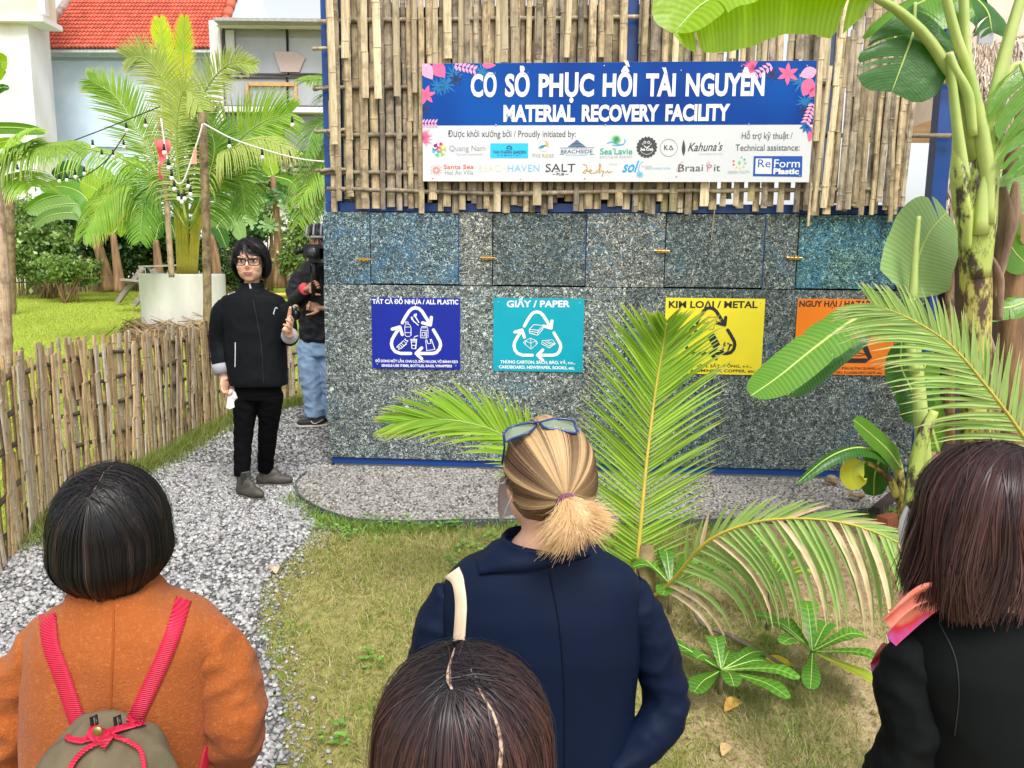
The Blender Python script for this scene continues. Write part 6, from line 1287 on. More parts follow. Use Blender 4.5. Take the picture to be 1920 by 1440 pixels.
def hairdo(par, c, f, u, rad, prof, endf, poles, n, colf, wid=.0016, k=16, a=.10, lay=(.93, 1.02), seed=1, shellcol=(.01, .009, .009), clump=.02, skip=None, shell_f=.93, start=.03, flyaway=.0, name='hair', rag=.12, wavy=0):
    g = np.random.default_rng(seed); f = nrm(f); u = nrm(u-f*np.dot(u, f)); r = np.cross(f, u); A = np.array([r, f, u]); rad = np.array(rad)
    pol = np.array([nrm(p) for p in poles], float); m = len(pol)
    t_ = g.random(n)*(m-1) if m > 1 else np.zeros(n); i0 = np.minimum(t_.astype(int), max(m-2, 0)); fr = (t_-i0)[:, None]
    q = pol[i0]*(1-fr)+(pol[np.minimum(i0+1, m-1)])*fr; q /= np.linalg.norm(q, axis=1)[:, None]
    h = g.normal(size=(n, 3))
    if m > 1:
        ln = pol[np.minimum(i0+1, m-1)]-pol[i0]; sd = np.cross(ln, q); sd /= np.linalg.norm(sd, axis=1)[:, None]; sg = np.where(g.random(n) < .5, -1, 1)[:, None]; mid = ((t_ > .12) & (t_ < m-1.12))[:, None]; h = np.where(mid, sd*sg+h*.30, h)
    h -= q*(h*q).sum(1)[:, None]; h /= np.linalg.norm(h, axis=1)[:, None]
    d = q+h*start*g.uniform(.3, 1.0, (n, 1)); d /= np.linalg.norm(d, axis=1)[:, None]; dv = h.copy()
    DS = .11; out = [d.copy()]; 
    drop = np.zeros(n); drops = [drop.copy()]
    dd = d.copy(); st = 60
    for s in range(st):
        dn = np.array([0, 0, -1.])-dd*(-dd[:, 2:3]); l_ = np.linalg.norm(dn, axis=1)[:, None]; dn = dn/(l_+1e-6)
        dv = dv*(1-a)+dn*a; dv -= dd*(dv*dd).sum(1)[:, None]; dv /= np.linalg.norm(dv, axis=1)[:, None]
        up_ = dd[:, 2] > 0.0; nd = dd+dv*DS; nd /= np.linalg.norm(nd, axis=1)[:, None]; nd[:, 2] = np.maximum(nd[:, 2], 0)
        dd = np.where(up_[:, None], nd, dd); drop = np.where(up_, 0, drop+DS*.9)
        out.append(dd.copy()); drops.append(drop.copy())
    D = np.stack(out, 1); DR = np.stack(drops, 1); ph = np.arctan2(D[:, -1, 0], D[:, -1, 1])   # 0 = front
    E = endf(ph)*(1-g.random(n)**2*rag)
    # arc length parameter ends where drop reaches E (E<0 : ends above the equator at height -E)
    hz = D[:, :, 2]; val = np.where(DR > 0, DR*rad[2], -hz*rad[2]); reach = (val < E[:, None]).sum(1); reach = np.clip(reach, 3, st)
    lay_ = g.uniform(lay[0], lay[1], n)**1.0; fl_ = g.random(n) < .018; lay_ = np.where(fl_, lay_+g.uniform(.01, .07, n), lay_); cl = np.array([mnoise.noise(Vector((p_*7, s_*3+seed, 0))) for p_, s_ in zip(ph, np.sign(h[:, 0]))])*clump
    S = np.linspace(0, 1, k); P3 = np.empty((n, k, 3)); N3 = np.empty((n, k, 3)); ar = np.arange(n)
    ox = g.normal(0, flyaway, (n, 3)) if flyaway else 0
    for j in range(k):
        x = S[j]*reach; i = np.minimum(x.astype(int), st-1); fr = (x-i)[:, None]; dj = D[ar, i]*(1-fr)+D[ar, i+1]*fr; drj = DR[ar, i]*(1-fr[:, 0])+DR[ar, i+1]*fr[:, 0]
        kx, ky, oy = prof(drj*rad[2], ph); L_ = (lay_+cl*(min(1, S[j]*2)))
        loc = dj*rad*L_[:, None]; loc[:, 0] *= kx; loc[:, 1] = loc[:, 1]*ky+oy; loc[:, 2] -= drj*rad[2]
        if flyaway: loc += ox*S[j]**2
        if wavy: loc[:, 0] += wavy*S[j]**2*np.sin(S[j]*9+ph*5+cl*60); loc[:, 1] += wavy*S[j]**2*np.cos(S[j]*8+ph*7+cl*50)
        P3[:, j] = c+loc@A; nn = dj.copy(); N3[:, j] = (nn/np.linalg.norm(nn, axis=1)[:, None])@A
    col = colf(ph, g, n, k)
    if skip is not None: kk = ~skip(ph, D[:, 0]); P3 = P3[kk]; N3 = N3[kk]; col = col[kk]; n = len(P3)
    # dark under-shell
    nu = 40; nv_ = 9; V = []; F = []; phs = np.linspace(-math.pi, math.pi, nu, endpoint=False); En = endf(phs)*.90
    for b_ in range(nv_):
        th = (math.pi/2)*b_/(nv_-1)
        V.append(c+(np.stack([np.sin(phs)*math.sin(th), np.cos(phs)*math.sin(th), np.full(nu, math.cos(th))], -1)*rad*shell_f)@A)
    low = 7
    for b_ in range(1, low+1):
        dr = np.maximum(En, 0)*b_/low; kx, ky, oy = prof(dr, phs); loc = np.stack([np.sin(phs)*rad[0]*shell_f*kx, np.cos(phs)*rad[1]*shell_f*ky+oy, -dr], -1); V.append(c+loc@A)
    V = np.vstack(V); nb = nv_+low
    for b_ in range(nb-1):
        for j in range(nu):
            j2 = (j+1) % nu
            if b_ >= nv_-1 and (En[j] < .002 or En[j2] < .002): continue
            if b_ < nv_-1 and En[j] < 0 and math.cos((math.pi/2)*(b_+1)/(nv_-1))*rad[2] < -En[j]: continue
            F.append((b_*nu+j, b_*nu+j2, (b_+1)*nu+j2, (b_+1)*nu+j))
    sh = mk(name, V, F, flat('hair_base_%d' % seed, shellcol, .6, .3), par, True)
    ribbons(P3, N3, g.uniform(.6, 1.25, n)*wid, col, 'strands', sh)
    return sh, A, c
def streak(c1, c2, fr=5, thr=.15, soft=6, root=None, seed=0, jit=.15):
    c1 = np.array(c1); c2 = np.array(c2)
    def fn(ph, g, n, k):
        v_ = np.array([mnoise.noise(Vector((p*fr, seed, 0))) for p in ph])+g.normal(0, .12, n); w_ = 1/(1+np.exp(-(v_-thr)*soft*3)); col = c1*(1-w_[:, None])+c2*w_[:, None]; col = col*g.uniform(1-jit, 1+jit, (n, 1)); C = np.repeat(col[:, None], k, 1)
        if root is not None: s = np.clip(1-np.linspace(0, 1, k)*2.2, 0, 1)[None, :, None]; C = C*(1-s)+np.array(root)*s
        return C
    return fn
def cloth(name, c, c2, rough=.85, scale=6, sheen=.0, weave=900, wd=.0004, spec=.15, fuzz=None):
    m = bpy.data.materials.new(name); t, N, L, b = nodes(m); v = mapping(t); cc = ramp(t, noise_n(t, scale, 6, v, .7), [(.3, c), (.7, c2)])
    if fuzz: cc = mixc(t, ramp(t, noise_n(t, 140, 6, v, .8), [(.52, (0, 0, 0)), (.75, (1, 1, 1))]), cc, fuzz)
    L.new(cc, b.inputs['Base Color']); b.inputs['Roughness'].default_value = rough; b.inputs['Specular IOR Level'].default_value = spec; b.inputs['Sheen Weight'].default_value = sheen
    bump(t, b, noise_n(t, weave, 3, v), wd); return m
def garment(name, build, voxel, mat, par, it=8, amp=.004, sc=(9, 9, 5), seed=0, lab=None):
    mb = MB(); build(mb); V, F, N_ = remesh(mb, voxel, it); 
    if amp: V = folds(V, N_, amp, sc, seed)
    o = mk(name, V, F, mat, par, True)
    if lab: o['label'] = lab
    return o
def sleeve(par, pts, rad, voxel, mat, seed=0, amp=.006, sc=(14, 14, 20), it=6):
    mb = MB(); m_ = 20; R_ = spl(pts, m_); rr = np.interp(np.linspace(0, 1, m_), np.linspace(0, 1, len(rad)), rad); mb.tube(R_, rr, 18); V, F, N_ = remesh(mb, voxel, it); V = folds(V, N_, amp, sc, seed)
    return mk('sleeve', V, F, mat, par, True)
def surf_band(name, px_pts, wpx, Y, mat, par, target, th=.004, lift=.004, n=30, wave=0):
    """ribbon laid on a garment: photo points cast onto the target mesh"""
    from mathutils.bvhtree import BVHTree
    off_ = off(target); me = target.data; bv = BVHTree.FromPolygons([tuple(np.array(v.co)+off_) for v in me.vertices], [tuple(p.vertices) for p in me.polygons])
    q = spl([V3(x, y, 0) for x, y in px_pts], n); V = []; F = []; T = np.gradient(q, axis=0); last = None
    w = wpx if callable(wpx) else (lambda t_: wpx)
    rows = []
    for i in range(n):
        t2 = nrm(T[i]); s = V3(-t2[1], t2[0], 0); row = []
        for e in (-1, -.33, .33, 1):
            x, y, _ = q[i]+s*w(i/(n-1))*.5*e; d = nrm(ray(x, y)); hit = bv.ray_cast(Vector(CAM), Vector(d))
            if hit[0] is not None: D_ = hit[3]; last = D_
            else: D_ = last if last else Y/d[1]
            row.append((d, D_))
        rows.append(row)
    Dm = np.array([[x[1] for x in r] for r in rows]); Ds = Dm.copy()
    for _ in range(2): Ds[1:-1] = (Ds[:-2]+Ds[1:-1]+Ds[2:])/3
    Ds = np.minimum(Ds, Dm)
    for e_ in (lift+th, lift*-.5):
        for i in range(n):
            for j in range(4): V.append(CAM+rows[i][j][0]*(Ds[i, j]-e_))
    for i in range(n-1):
        for j in range(3): a = i*4+j; F.append((a, a+4, a+5, a+1))
        a = i*4; b_ = n*4+i*4; F.append((a, b_, b_+4, a+4)); a += 3; b_ += 3; F.append((a, a+4, b_+4, b_))
    return mk(name, V, F, mat, par, True)
def legs_geo(mb, hipc, ztop, zf, gap, r1=.085, r2=.05, yoff=0):
    for k in (-1, 1): mb.tube([V3(hipc[0]+k*gap, hipc[1], ztop), V3(hipc[0]+k*gap*1.05, hipc[1]+.01, (ztop+zf)/2), V3(hipc[0]+k*gap*1.1, hipc[1]-.01+yoff, zf+.06)], [r1, r1*.72, r2], 14)
def shoes(par, x, y, gap, z, mat, f=(0, 1, 0)):
    f = nrm(f); r = np.cross(f, (0, 0, 1))
    for k in (-1, 1):
        c = V3(x, y, 0)+r*k*gap; m = MB(); m.ell(c+f*.05+V3(0, 0, z+.035), (.042, .125, .035), [r, f, V3(0, 0, 1)], 14, 8); m.tube([c+V3(0, 0, z+.03), c+V3(0, 0, z+.11)], [.045, .045], 12); V, F, N_ = remesh(m, .008, 3); mk('shoe', V, F, mat, par, True)
BLKSHOE = M('black_leather', (.02, .02, .02), .4, (.03, .03, .03), 8); DKTR = cloth('dark_trousers', (.02, .022, .028), (.03, .03, .04))
# ---------------------------------------------------------------- woman in orange coat
Y1 = 1.35; g0 = float(gz(0, Y1)); c1 = P(208, 985, Y1)
w1 = thing('person', 'woman with black bob in rust orange coat wearing a backpack with red straps', 'person', (c1[0], Y1, g0))
HC = c1+V3(0, .01, -.005); nk = P(212, 1110, Y1); nk = V3(nk[0], Y1+.005, nk[2])
mb = MB(); q, A = headgeo(mb, HC, (-.05, 1, 0), (0, 0, 1), 1.0, nk-V3(0, 0, .03)); loft(mb, [(nk-V3(0, 0, .05), .09, .06), (nk-V3(0, 0, .12), .15, .08), (nk-V3(0, 0, .35), .14, .08), (V3(nk[0], Y1, .38), .15, .1)]); legs_geo(mb, (nk[0], Y1), .40, g0, .085, .075, .04)
for k in (-1, 1):
    e = P(432 if k > 0 else 30, 1360, Y1); wr = P(330 if k > 0 else 130, 1440, Y1+.27); mb.tube([V3(nk[0]+k*.13, Y1, nk[2]-.10), e, wr], [.03, .03, .024], 10); hand(mb, wr, (-k*.6, .8, .1), (0, .2, -1), 1, side=k, curl=(40, 45, 45, 50))
V, F, N_ = remesh(mb, .007, 4); b1 = mk('body', V, F, SK1, w1, True); facegeo(b1, q, A) if 0 else facegeo(w1, q, A)
OR1 = cloth('orange_wool', (.37, .105, .026), (.29, .075, .018), .95, 5, .1, 260, .0025, .08, (.50, .19, .06))
def coat1(mb):
    loft(mb, [prow(1095, 145, 292, Y1, .072), prow(1120, 138, 305, Y1, .080), prow(1135, 115, 350, Y1, .088), prow(1160, 80, 400, Y1, .098), prow(1200, 62, 412, Y1, .110), prow(1300, 60, 408, Y1, .120), prow(1440, 58, 410, Y1, .122), prow(1650, 30, 440, Y1, .145), prow(1950, 10, 465, Y1, .16), prow(2200, 0, 470, Y1, .17)][::-1])
    for x_ in (385, 92): mb.ell(P(x_, 1200, Y1), (.055, .05, .05))
k1 = garment('coat', coat1, .0075, OR1, w1, 9, .0065, (6, 6, 5), 3)
sleeve(k1, [P(392, 1185, Y1), P(420, 1240, Y1), P(437, 1310, Y1), P(440, 1370, Y1-.01), P(410, 1430, Y1+.10), P(330, 1440, Y1+.26)], [.042, .052, .054, .052, .050, .044], .0075, OR1, 3, .008)
sleeve(k1, [P(85, 1205, Y1), P(48, 1260, Y1), P(25, 1320, Y1), P(22, 1385, Y1-.01), P(55, 1440, Y1+.10), P(130, 1450, Y1+.26)], [.042, .052, .054, .052, .050, .044], .0075, OR1, 4, .008)
mb = MB(); V = []; F = []; n = 40; nc_ = nk-V3(0, 0, .0)
for i, (z, k_) in enumerate([(-.03, 1.16), (-.01, 1.10), (.026, 1.05), (.031, 1.02), (.028, .98), (-.03, .96)]):
    for j in range(n): a = 6.2832*j/n; V.append(nc_+V3(.071*k_*math.cos(a), .072*k_*math.sin(a)-.003, z+.004*math.sin(a*1)))
for i in range(5):
    for j in range(n): F.append((i*n+j, i*n+(j+1) % n, (i+1)*n+(j+1) % n, (i+1)*n+j))
mk('collar', V, F, OR1, k1, True)
ORs = cloth('orange_seam', (.26, .06, .012), (.36, .09, .02)); surf_band('seam', [(212, 1130), (212, 1200), (208, 1300), (208, 1380)], 4, Y1, ORs, k1, k1, .0015, .0005)
def flare(ph): return np.abs(ph)
def prof1(d, ph):
    t_ = np.clip(d/.11, 0, 1); k_ = 1+.03*np.sin(t_*2.4)-.46*np.clip((t_-.35)/.65, 0, 1)**1.7; return k_, k_, 0*d-.004*t_
def end1(ph): back = np.clip((np.abs(ph)-.9)/.5, 0, 1); return np.where(np.abs(ph) < .7, -.05, .066+.046*back)
hp1 = [(.10, .5, .86), (.12, 0.1, 1), (.10, -.25, .95), (.13, -.50, .82), (.06, -.72, .66)]
hairdo(w1, c1+V3(0, 0, -.008), (-.05, 1, 0), (0, 0, 1), (.099, .114, .122), prof1, end1, hp1, 13000, streak((.008, .0075, .008), (.05, .034, .027), 7, .36, 5, jit=.4), .0013, 16, .09, (.95, 1.015), 1, clump=.035, rag=.10, wavy=.003)
a = MB(); pts = [c1+V3(0, 0, -.008)+(np.array(p)/np.linalg.norm(p)*np.array([.099, .114, .122])*1.004) for p in hp1[2:]]; a.tube(spl(pts, 10)+V3(0, -.0, 0), np.interp(np.arange(10), [0, 4, 9], [.0010, .0016, .0026]), 6, flat=.3); a.build('parting', SCALP, w1, True)
# backpack
REDW = bpy.data.materials.new('red_webbing'); t, N, L, b = nodes(REDW); v = mapping(t); wv = N.new('ShaderNodeTexWave'); wv.bands_direction = 'Z'; wv.inputs['Scale'].default_value = 90; L.new(v, wv.inputs['Vector']); c = ramp(t, wv.outputs['Fac'], [(.2, (.42, .004, .03)), (.8, (.66, .012, .06))]); L.new(c, b.inputs['Base Color']); b.inputs['Roughness'].default_value = .55; bump(t, b, wv.outputs['Fac'], .001)
bag = thing('backpack', 'olive khaki drawstring backpack with red webbing straps on the orange coat', 'backpack', P(200, 1500, Y1-.2))
for pts in ([(88, 1150), (95, 1210), (120, 1280), (150, 1370)], [(345, 1122), (320, 1200), (290, 1270), (252, 1350)]): surf_band('strap', pts, 30 if pts[0][0] > 200 else 32, Y1, REDW, bag, k1, .003, .003)
KH = cloth('khaki_canvas', (.165, .135, .085), (.115, .095, .06), .9, 12, 0, 700, .0008)
YBG = Y1-.19
def bagf(mb):
    mb.tube([P(200, 1352, YBG+.03), P(200, 1372, YBG+.03), P(198, 1400, YBG+.01), P(196, 1450, YBG-.01), P(195, 1560, YBG-.01), P(195, 1700, YBG)], [.050, .072, .092, .112, .120, .10], 20, flat=.55)
kb_ = garment('sack', bagf, .006, KH, bag, 5, .006, (18, 18, 6), 7)
for pts, w_ in [([(122, 1382), (150, 1388), (185, 1378), (225, 1365), (272, 1352)], 12), ([(183, 1392), (160, 1405), (140, 1425), (125, 1455)], 9), ([(200, 1375), (240, 1390), (265, 1410), (272, 1460)], 9), ([(238, 1345), (250, 1350), (262, 1358)], 10)]: surf_band('drawstring', pts, w_, YBG, REDW, bag, kb_, .005, .008, 20)
surf_band('strap_tab', [(165, 1370), (185, 1378), (205, 1392)], 32, YBG, REDW, bag, kb_, .005, .012, 8)
a = MB(); p = P(183, 1371, YBG-.065); a.ell(p, (.0085, .004, .0085), None, 14, 7); a.build('snap_button', M('brass_snap', (.45, .30, .12), .35, metal=.9), bag, True)
for x in (173, 217): a = MB(); a.tube([P(x, 1360, YBG-.05), P(x-2, 1345, YBG-.04), P(x+7, 1342, YBG-.04), P(x+9, 1358, YBG-.05)], .0028, 6); a.build('buckle', flat('black_plastic_%d' % x, (.01, .01, .01), .4), bag, True)
surf_band('lower_strap', [(392, 1400), (385, 1425), (378, 1460)], 16, Y1, REDW, bag, k1, .003, .003, 10)
shoes(w1, nk[0], Y1, .09, g0, BLKSHOE)
# ---------------------------------------------------------------- blond woman in navy blazer
Y2 = 1.50; g0 = float(gz(0, Y2)); c2 = P(1028, 893, Y2)
w2 = thing('person', 'woman with blond ponytail and navy blazer with blue glasses pushed up on her head', 'person', (c2[0], Y2, g0)); F2 = nrm(V3(-.45, 1, -.05))
nk = P(1005, 1030, Y2); mb = MB(); q2, A2 = headgeo(mb, c2+V3(-.003, .005, -.01), F2, (0, 0, 1), 1.03, V3(nk[0], Y2, nk[2]-.02), .056); loft(mb, [(nk-V3(0, 0, .05), .10, .06), (nk-V3(0, 0, .12), .15, .08), (nk-V3(0, 0, .4), .14, .08), (V3(nk[0], Y2, .40), .15, .1)]); legs_geo(mb, (nk[0], Y2), .42, g0, .085, .075, .04)
wr = P(1150, 1475, Y2-.05); mb.tube([P(1170, 1120, Y2), P(1240, 1310, Y2), wr], [.03, .03, .024], 10); hand(mb, wr, (-.7, .3, -.5), (0, 1, 0), 1.0, side=-1)
wl = P(830, 1560, Y2+.1); mb.tube([P(855, 1130, Y2), P(805, 1370, Y2), wl], [.03, .03, .024], 10); hand(mb, wl, (.3, .3, -1), (1, 0, 0), 1.0, side=1)
V, F, N_ = remesh(mb, .007, 4); b2_ = mk('body', V, F, SK3, w2, True); facegeo(w2, q2, A2, 1.03)
NVY = cloth('navy_cloth', (.0022, .0070, .024), (.0032, .0095, .031), .62, 3, .0, 1400, .0002, .14)
def coat2(mb):
    loft(mb, [prow(1018, 925, 1115, Y2, .072), prow(1040, 905, 1135, Y2, .078), prow(1062, 860, 1185, Y2, .086), prow(1085, 835, 1200, Y2, .094), prow(1130, 826, 1200, Y2, .106), prow(1200, 828, 1198, Y2, .114), prow(1300, 835, 1190, Y2, .112), prow(1430, 835, 1185, Y2, .108), prow(1600, 810, 1215, Y2, .125), prow(1850, 790, 1235, Y2, .14)][::-1])
k2 = garment('blazer', coat2, .0075, NVY, w2, 9, .0050, (6, 6, 4), 11)
sleeve(k2, [P(1172, 1098, Y2), P(1198, 1150, Y2), P(1226, 1220, Y2), P(1246, 1290, Y2), P(1240, 1350, Y2-.02), P(1150, 1445, Y2-.06)], [.038, .046, .047, .046, .045, .038], .0075, NVY, 5, .006)
sleeve(k2, [P(850, 1110, Y2), P(825, 1170, Y2), P(806, 1260, Y2), P(798, 1380, Y2), P(815, 1500, Y2+.06)], [.038, .046, .046, .044, .038], .0075, NVY, 6, .006)
NVs = cloth('navy_seam', (.002, .004, .014), (.002, .004, .012))
for pts in ([(1030, 1075), (1048, 1170), (1058, 1300), (1058, 1440)], [(896, 1078), (930, 1074), (990, 1070), (1050, 1059), (1105, 1043)], [(1196, 1070), (1210, 1120), (1232, 1180), (1252, 1260), (1262, 1320)], [(806, 1125), (818, 1145), (826, 1175), (828, 1200)]): surf_band('seam', pts, 2.4, Y2, NVs, k2, k2, .0012, .0006, 24)
# turned collar
V = []; F = []; n = 36; cn = V3(nk[0]+.008, Y2+.004, nk[2])
for i, (z, k_) in enumerate([(-.03, 1.2), (-.02, 1.16), (-.002, 1.10), (.018, 1.02), (.024, .96), (.018, .90), (-.03, .90)]):
    for j in range(n): a_ = 6.2832*j/n; V.append(cn+V3(.078*k_*math.cos(a_)*(1+.10*(k_ > 1.1)), .074*k_*math.sin(a_), z+.012*math.cos(a_)*-.6-(.012 if k_ > 1.3 else 0)*abs(math.cos(a_))))
for i in range(6):
    for j in range(n): F.append((i*n+j, i*n+(j+1) % n, (i+1)*n+(j+1) % n, (i+1)*n+j))
mk('collar', V, F, NVY, k2, True)
surf_band('lapel_collar', [(896, 1060), (930, 1050), (990, 1045), (1050, 1034), (1105, 1024)], lambda t_: 34+18*math.sin(math.pi*t_), Y2, NVY, k2, k2, .004, .005, 36)
CRM = cloth('cream_canvas', (.74, .60, .44), (.66, .52, .37), .9, 30); tb = thing('tote_bag', 'cream canvas tote bag hanging from the shoulder of the navy blazer', 'bag', P(800, 1750, Y2-.12))
surf_band('strap', [(847, 1072), (858, 1090), (864, 1130), (862, 1180), (856, 1260), (850, 1400)], lambda t_: 34-12*min(1, t_*4), Y2, CRM, tb, k2, .002, .0035)
a = MB(); p = P(835, 1700, Y2-.16); a.box(p, (.30, .05, .34)); a.build('bag_body', CRM, tb); a = MB(); a.tube([P(850, 1395, Y2-.13), P(845, 1560, Y2-.16)], .006, 6); a.build('strap', CRM, tb)
# hair: pulled back strands converging on the tie
def sl(a, b_, t_):
    om = np.arccos(np.clip((a*b_).sum(-1, keepdims=True), -1, 1)); return (np.sin((1-t_)*om)*a+np.sin(t_*om)*b_)/np.sin(om)
A2 = np.array(A2); RH = np.array([.088, .108, .112]); HC2 = c2+V3(0, 0, .004)
tie_w = P(1062, 938, Y2-.112); tl = (tie_w-HC2)@A2.T; tie_d = nrm(tl/RH)
a = MB(); V, F = ell_geo(HC2-V3(0, 0, 0), RH*.955, A2, 28, 18); 
keep = [f_ for f_ in F if not (((V[list(f_)]-HC2)@A2.T)[:, 1].mean() > .045 and ((V[list(f_)]-HC2)@A2.T)[:, 2].mean() < .05) and ((V[list(f_)]-HC2)@A2.T)[:, 2].mean() > -.085]
hs2 = mk('hair', V, keep, M('hair_base_blond', (.16, .09, .05), .6, (.09, .05, .03), 20), w2, True)
g = np.random.default_rng(5); n = 9000; th = g.uniform(-math.pi, math.pi, n)  # around hairline ring, 0 = front top
hl = []
for t_ in th:
    az = t_; el = .62*math.cos(az)-.28 if abs(az) < 1.9 else .62*math.cos(1.9)-.28-.45*(abs(az)-1.9)
    # azimuth about the up axis, elevation of hairline: high at forehead, low at nape
    el = .55 if abs(az) < .9 else .55-1.0*(abs(az)-.9)/.9 if abs(az) < 1.8 else -.45-.25*(abs(az)-1.8)/1.3
    hl.append((math.sin(az)*math.cos(el), math.cos(az)*math.cos(el), math.sin(el)))
hl = np.array(hl); s0 = g.random(n)**1.5*.55; k = 15; S = np.linspace(0, 1, k); P3 = np.empty((n, k, 3)); N3 = np.empty((n, k, 3)); lay_ = g.uniform(.97, 1.035, n); cl = np.array([mnoise.noise(Vector((t_*8, 2.2, 0))) for t_ in th])*.035
for j in range(k):
    tt = (s0+(1-s0)*S[j]); dj = sl(hl, np.repeat(tie_d[None], n, 0), tt[:, None]); sw = np.array([0.0]*n); rr = (lay_+cl*np.sin(math.pi*tt)+.03*np.sin(math.pi*tt)+.05*tt**4)[:, None]
    loc = dj*RH*rr; P3[:, j] = HC2+loc@A2; N3[:, j] = dj@A2
v_ = np.array([mnoise.noise(Vector((t_*5.5, 7.7, 0))) for t_ in th])+g.normal(0, .13, n); w_ = 1/(1+np.exp(-(v_-.10)*12)); back = np.clip((np.abs(th)-2.35)/.3, 0, 1); w_ = w_*(1-back)
bl = np.array([.78, .56, .30]); br = np.array([.13, .065, .038]); dk = np.array([.035, .02, .018]); col = (br*(1-w_[:, None])+bl*w_[:, None]); col = col*(1-back[:, None])+dk*back[:, None]; col = col*g.uniform(.85, 1.12, (n, 1)); C = np.repeat(col[:, None], k, 1); tt = S[None, :, None]; C = C*(1-.62*tt**2.2*(1-back[:, None, None]))+bl*.62*tt**2.2*(1-back[:, None, None])
HMB = colmat('blond_strands', .45, .35, .25)
ribbons(P3, N3, g.uniform(.6, 1.3, n)*.0012, C, 'strands', hs2, jit=.12, mat=HMB)
# ponytail
n = 12000; k = 14; e = g.random(n); en = np.array([P(1026+118*x-10*(y_), 1024-44*x**1.6+g.normal(0, 5)-14*(1-y_), Y2-.165+.05*y_) for x, y_ in zip(e, g.random(n))]); bowx = en[:, 0]-tie_w[0]
P3 = np.empty((n, k, 3)); N3 = np.empty((n, k, 3)); r0_ = g.normal(0, .0045, (n, 3)); sh_ = g.uniform(.60, 1.03, n)
for j in range(k):
    s = np.linspace(0, 1, k)[j]*sh_[:, None]; mid = tie_w+V3(0.012, -.040, -.010); p = tie_w*(1-s)**2+2*s*(1-s)*(mid+(en-tie_w)*.35)+en*s*s; p = p+r0_*(1+s*2.0); P3[:, j] = p; N3[:, j] = nrm(V3(0, -1, .35))
pc = bl*g.uniform(.88, 1.10, (n, 1)); dk_ = g.random(n) < .06; pc[dk_] *= .7; P3 += (np.array([[mnoise.noise(Vector((x_*9, 1, 0))), 0, mnoise.noise(Vector((x_*9, 5, 0)))] for x_ in e])*.022)[:, None, :]*np.linspace(0, 1, k)[None, :, None]**1.5
ribbons(P3, N3, g.uniform(.5, 1.2, n)*.0007, pc, 'ponytail', hs2, taper=.3, jit=.06, mat=HMB)
a = MB(); pe = P(1080, 985, Y2-.155); a.tube(spl([tie_w, (tie_w+pe)/2+V3(.004, -.008, .004), pe, P(1095, 1008, Y2-.15)], 10), [.013, .020, .027, .033, .037, .038, .035, .028, .018, .006], 14, flat=.5, upv=(0, 1, 0)); a.build('ponytail_core', M('hair_core_blond', (.50, .34, .17), .6, (.62, .44, .24), 60, stretch=(4, 4, .6)), hs2, True)
a = MB(); cc = nrm(V3(.2, -1, -.4)); s_ = nrm(np.cross(cc, (0, 0, 1))); u_ = np.cross(s_, cc); a.tube([tie_w+cc*.006+.0165*(s_*math.cos(q_)+u_*math.sin(q_)) for q_ in np.linspace(0, 6.283, 20)], .005, 7); a.build('hair_tie', cloth('mauve_elastic', (.22, .09, .14), (.16, .06, .10)), w2, True)
# mask and glasses on the head
WHM = cloth('white_mask_fabric', (.78, .76, .80), (.72, .70, .74), .8, 10)
def mask(par, q, A, s=1.0, side=-1, m_=None):
    V = []; F = []; nu, nv_ = 9, 7
    for i in range(nu):
        for j in range(nv_):
            a_ = (-1+2*i/(nu-1)); z = -.008-.088*j/(nv_-1); V.append(q(.074*math.sin(a_*1.35), .050+.070*math.cos(a_*1.35)+.012*math.sin(math.pi*j/(nv_-1)), z))
    for i in range(nu-1):
        for j in range(nv_-1): v0 = i*nv_+j; F.append((v0, v0+1, v0+nv_+1, v0+nv_))
    o = mk('face_mask', V, F, m_ or WHM, par, True)
    for k_ in (-1, 1):
        a = MB(); a.tube(spl([q(k_*.072, .062, -.012), q(k_*.082, .02, .0), q(k_*.086, -.012, .018), q(k_*.083, -.022, -.012), q(k_*.080, .01, -.045), q(k_*.070, .060, -.090)], 14), .0016, 5); a.build('ear_loop', m_ or WHM, o, True)
mask(w2, q2, A2, 1.03)
gl = thing('glasses', 'blue framed glasses resting on top of the blond head', 'glasses', P(1015, 800, Y2)); BF = flat('blue_frame', (.01, .04, .16), .2, .6); GLz = M('lens', (.16, .22, .14), .12, (.20, .24, .18), 2, spec=.4)
top = [P(942, 808, Y2+.02), P(975, 798, Y2+.0), P(1003, 792, Y2-.0), P(1040, 786, Y2), P(1072, 788, Y2+.02)]
for pts in ([(944, 812), (960, 800), (1000, 792), (1004, 800), (990, 812), (962, 822), (948, 828), (944, 812)], [(1012, 792), (1040, 785), (1073, 788), (1078, 800), (1080, 812), (1050, 806), (1022, 802), (1012, 792)]):
    ring = [P(x, y, Y2-.035+(.02 if y > 800 else 0)*-1) for x, y in pts]; a = MB(); a.tube(spl(ring, 26), .0024, 6); fr_ = a.build('frame', BF, gl, True); m = MB(); m.add(ring[:-1], [tuple(range(len(ring)-1))]); m.build('lens', GLz, fr_)
a = MB(); a.tube([P(1001, 794, Y2-.035), P(1007, 791, Y2-.038), P(1014, 793, Y2-.035)], .0026, 6); a.build('bridge', BF, gl, True)
for pts in ([(944, 814, -.035), (946, 840, -.03), (941, 870, -.02)], [(1078, 795, -.03), (1090, 820, -.03), (1098, 850, -.02)]): a = MB(); a.tube([P(x, y, Y2+o_) for x, y, o_ in pts], .0024, 6, flat=.6); a.build('temple', BF, gl, True)
shoes(w2, nk[0], Y2, .09, g0, BLKSHOE)
legs = None
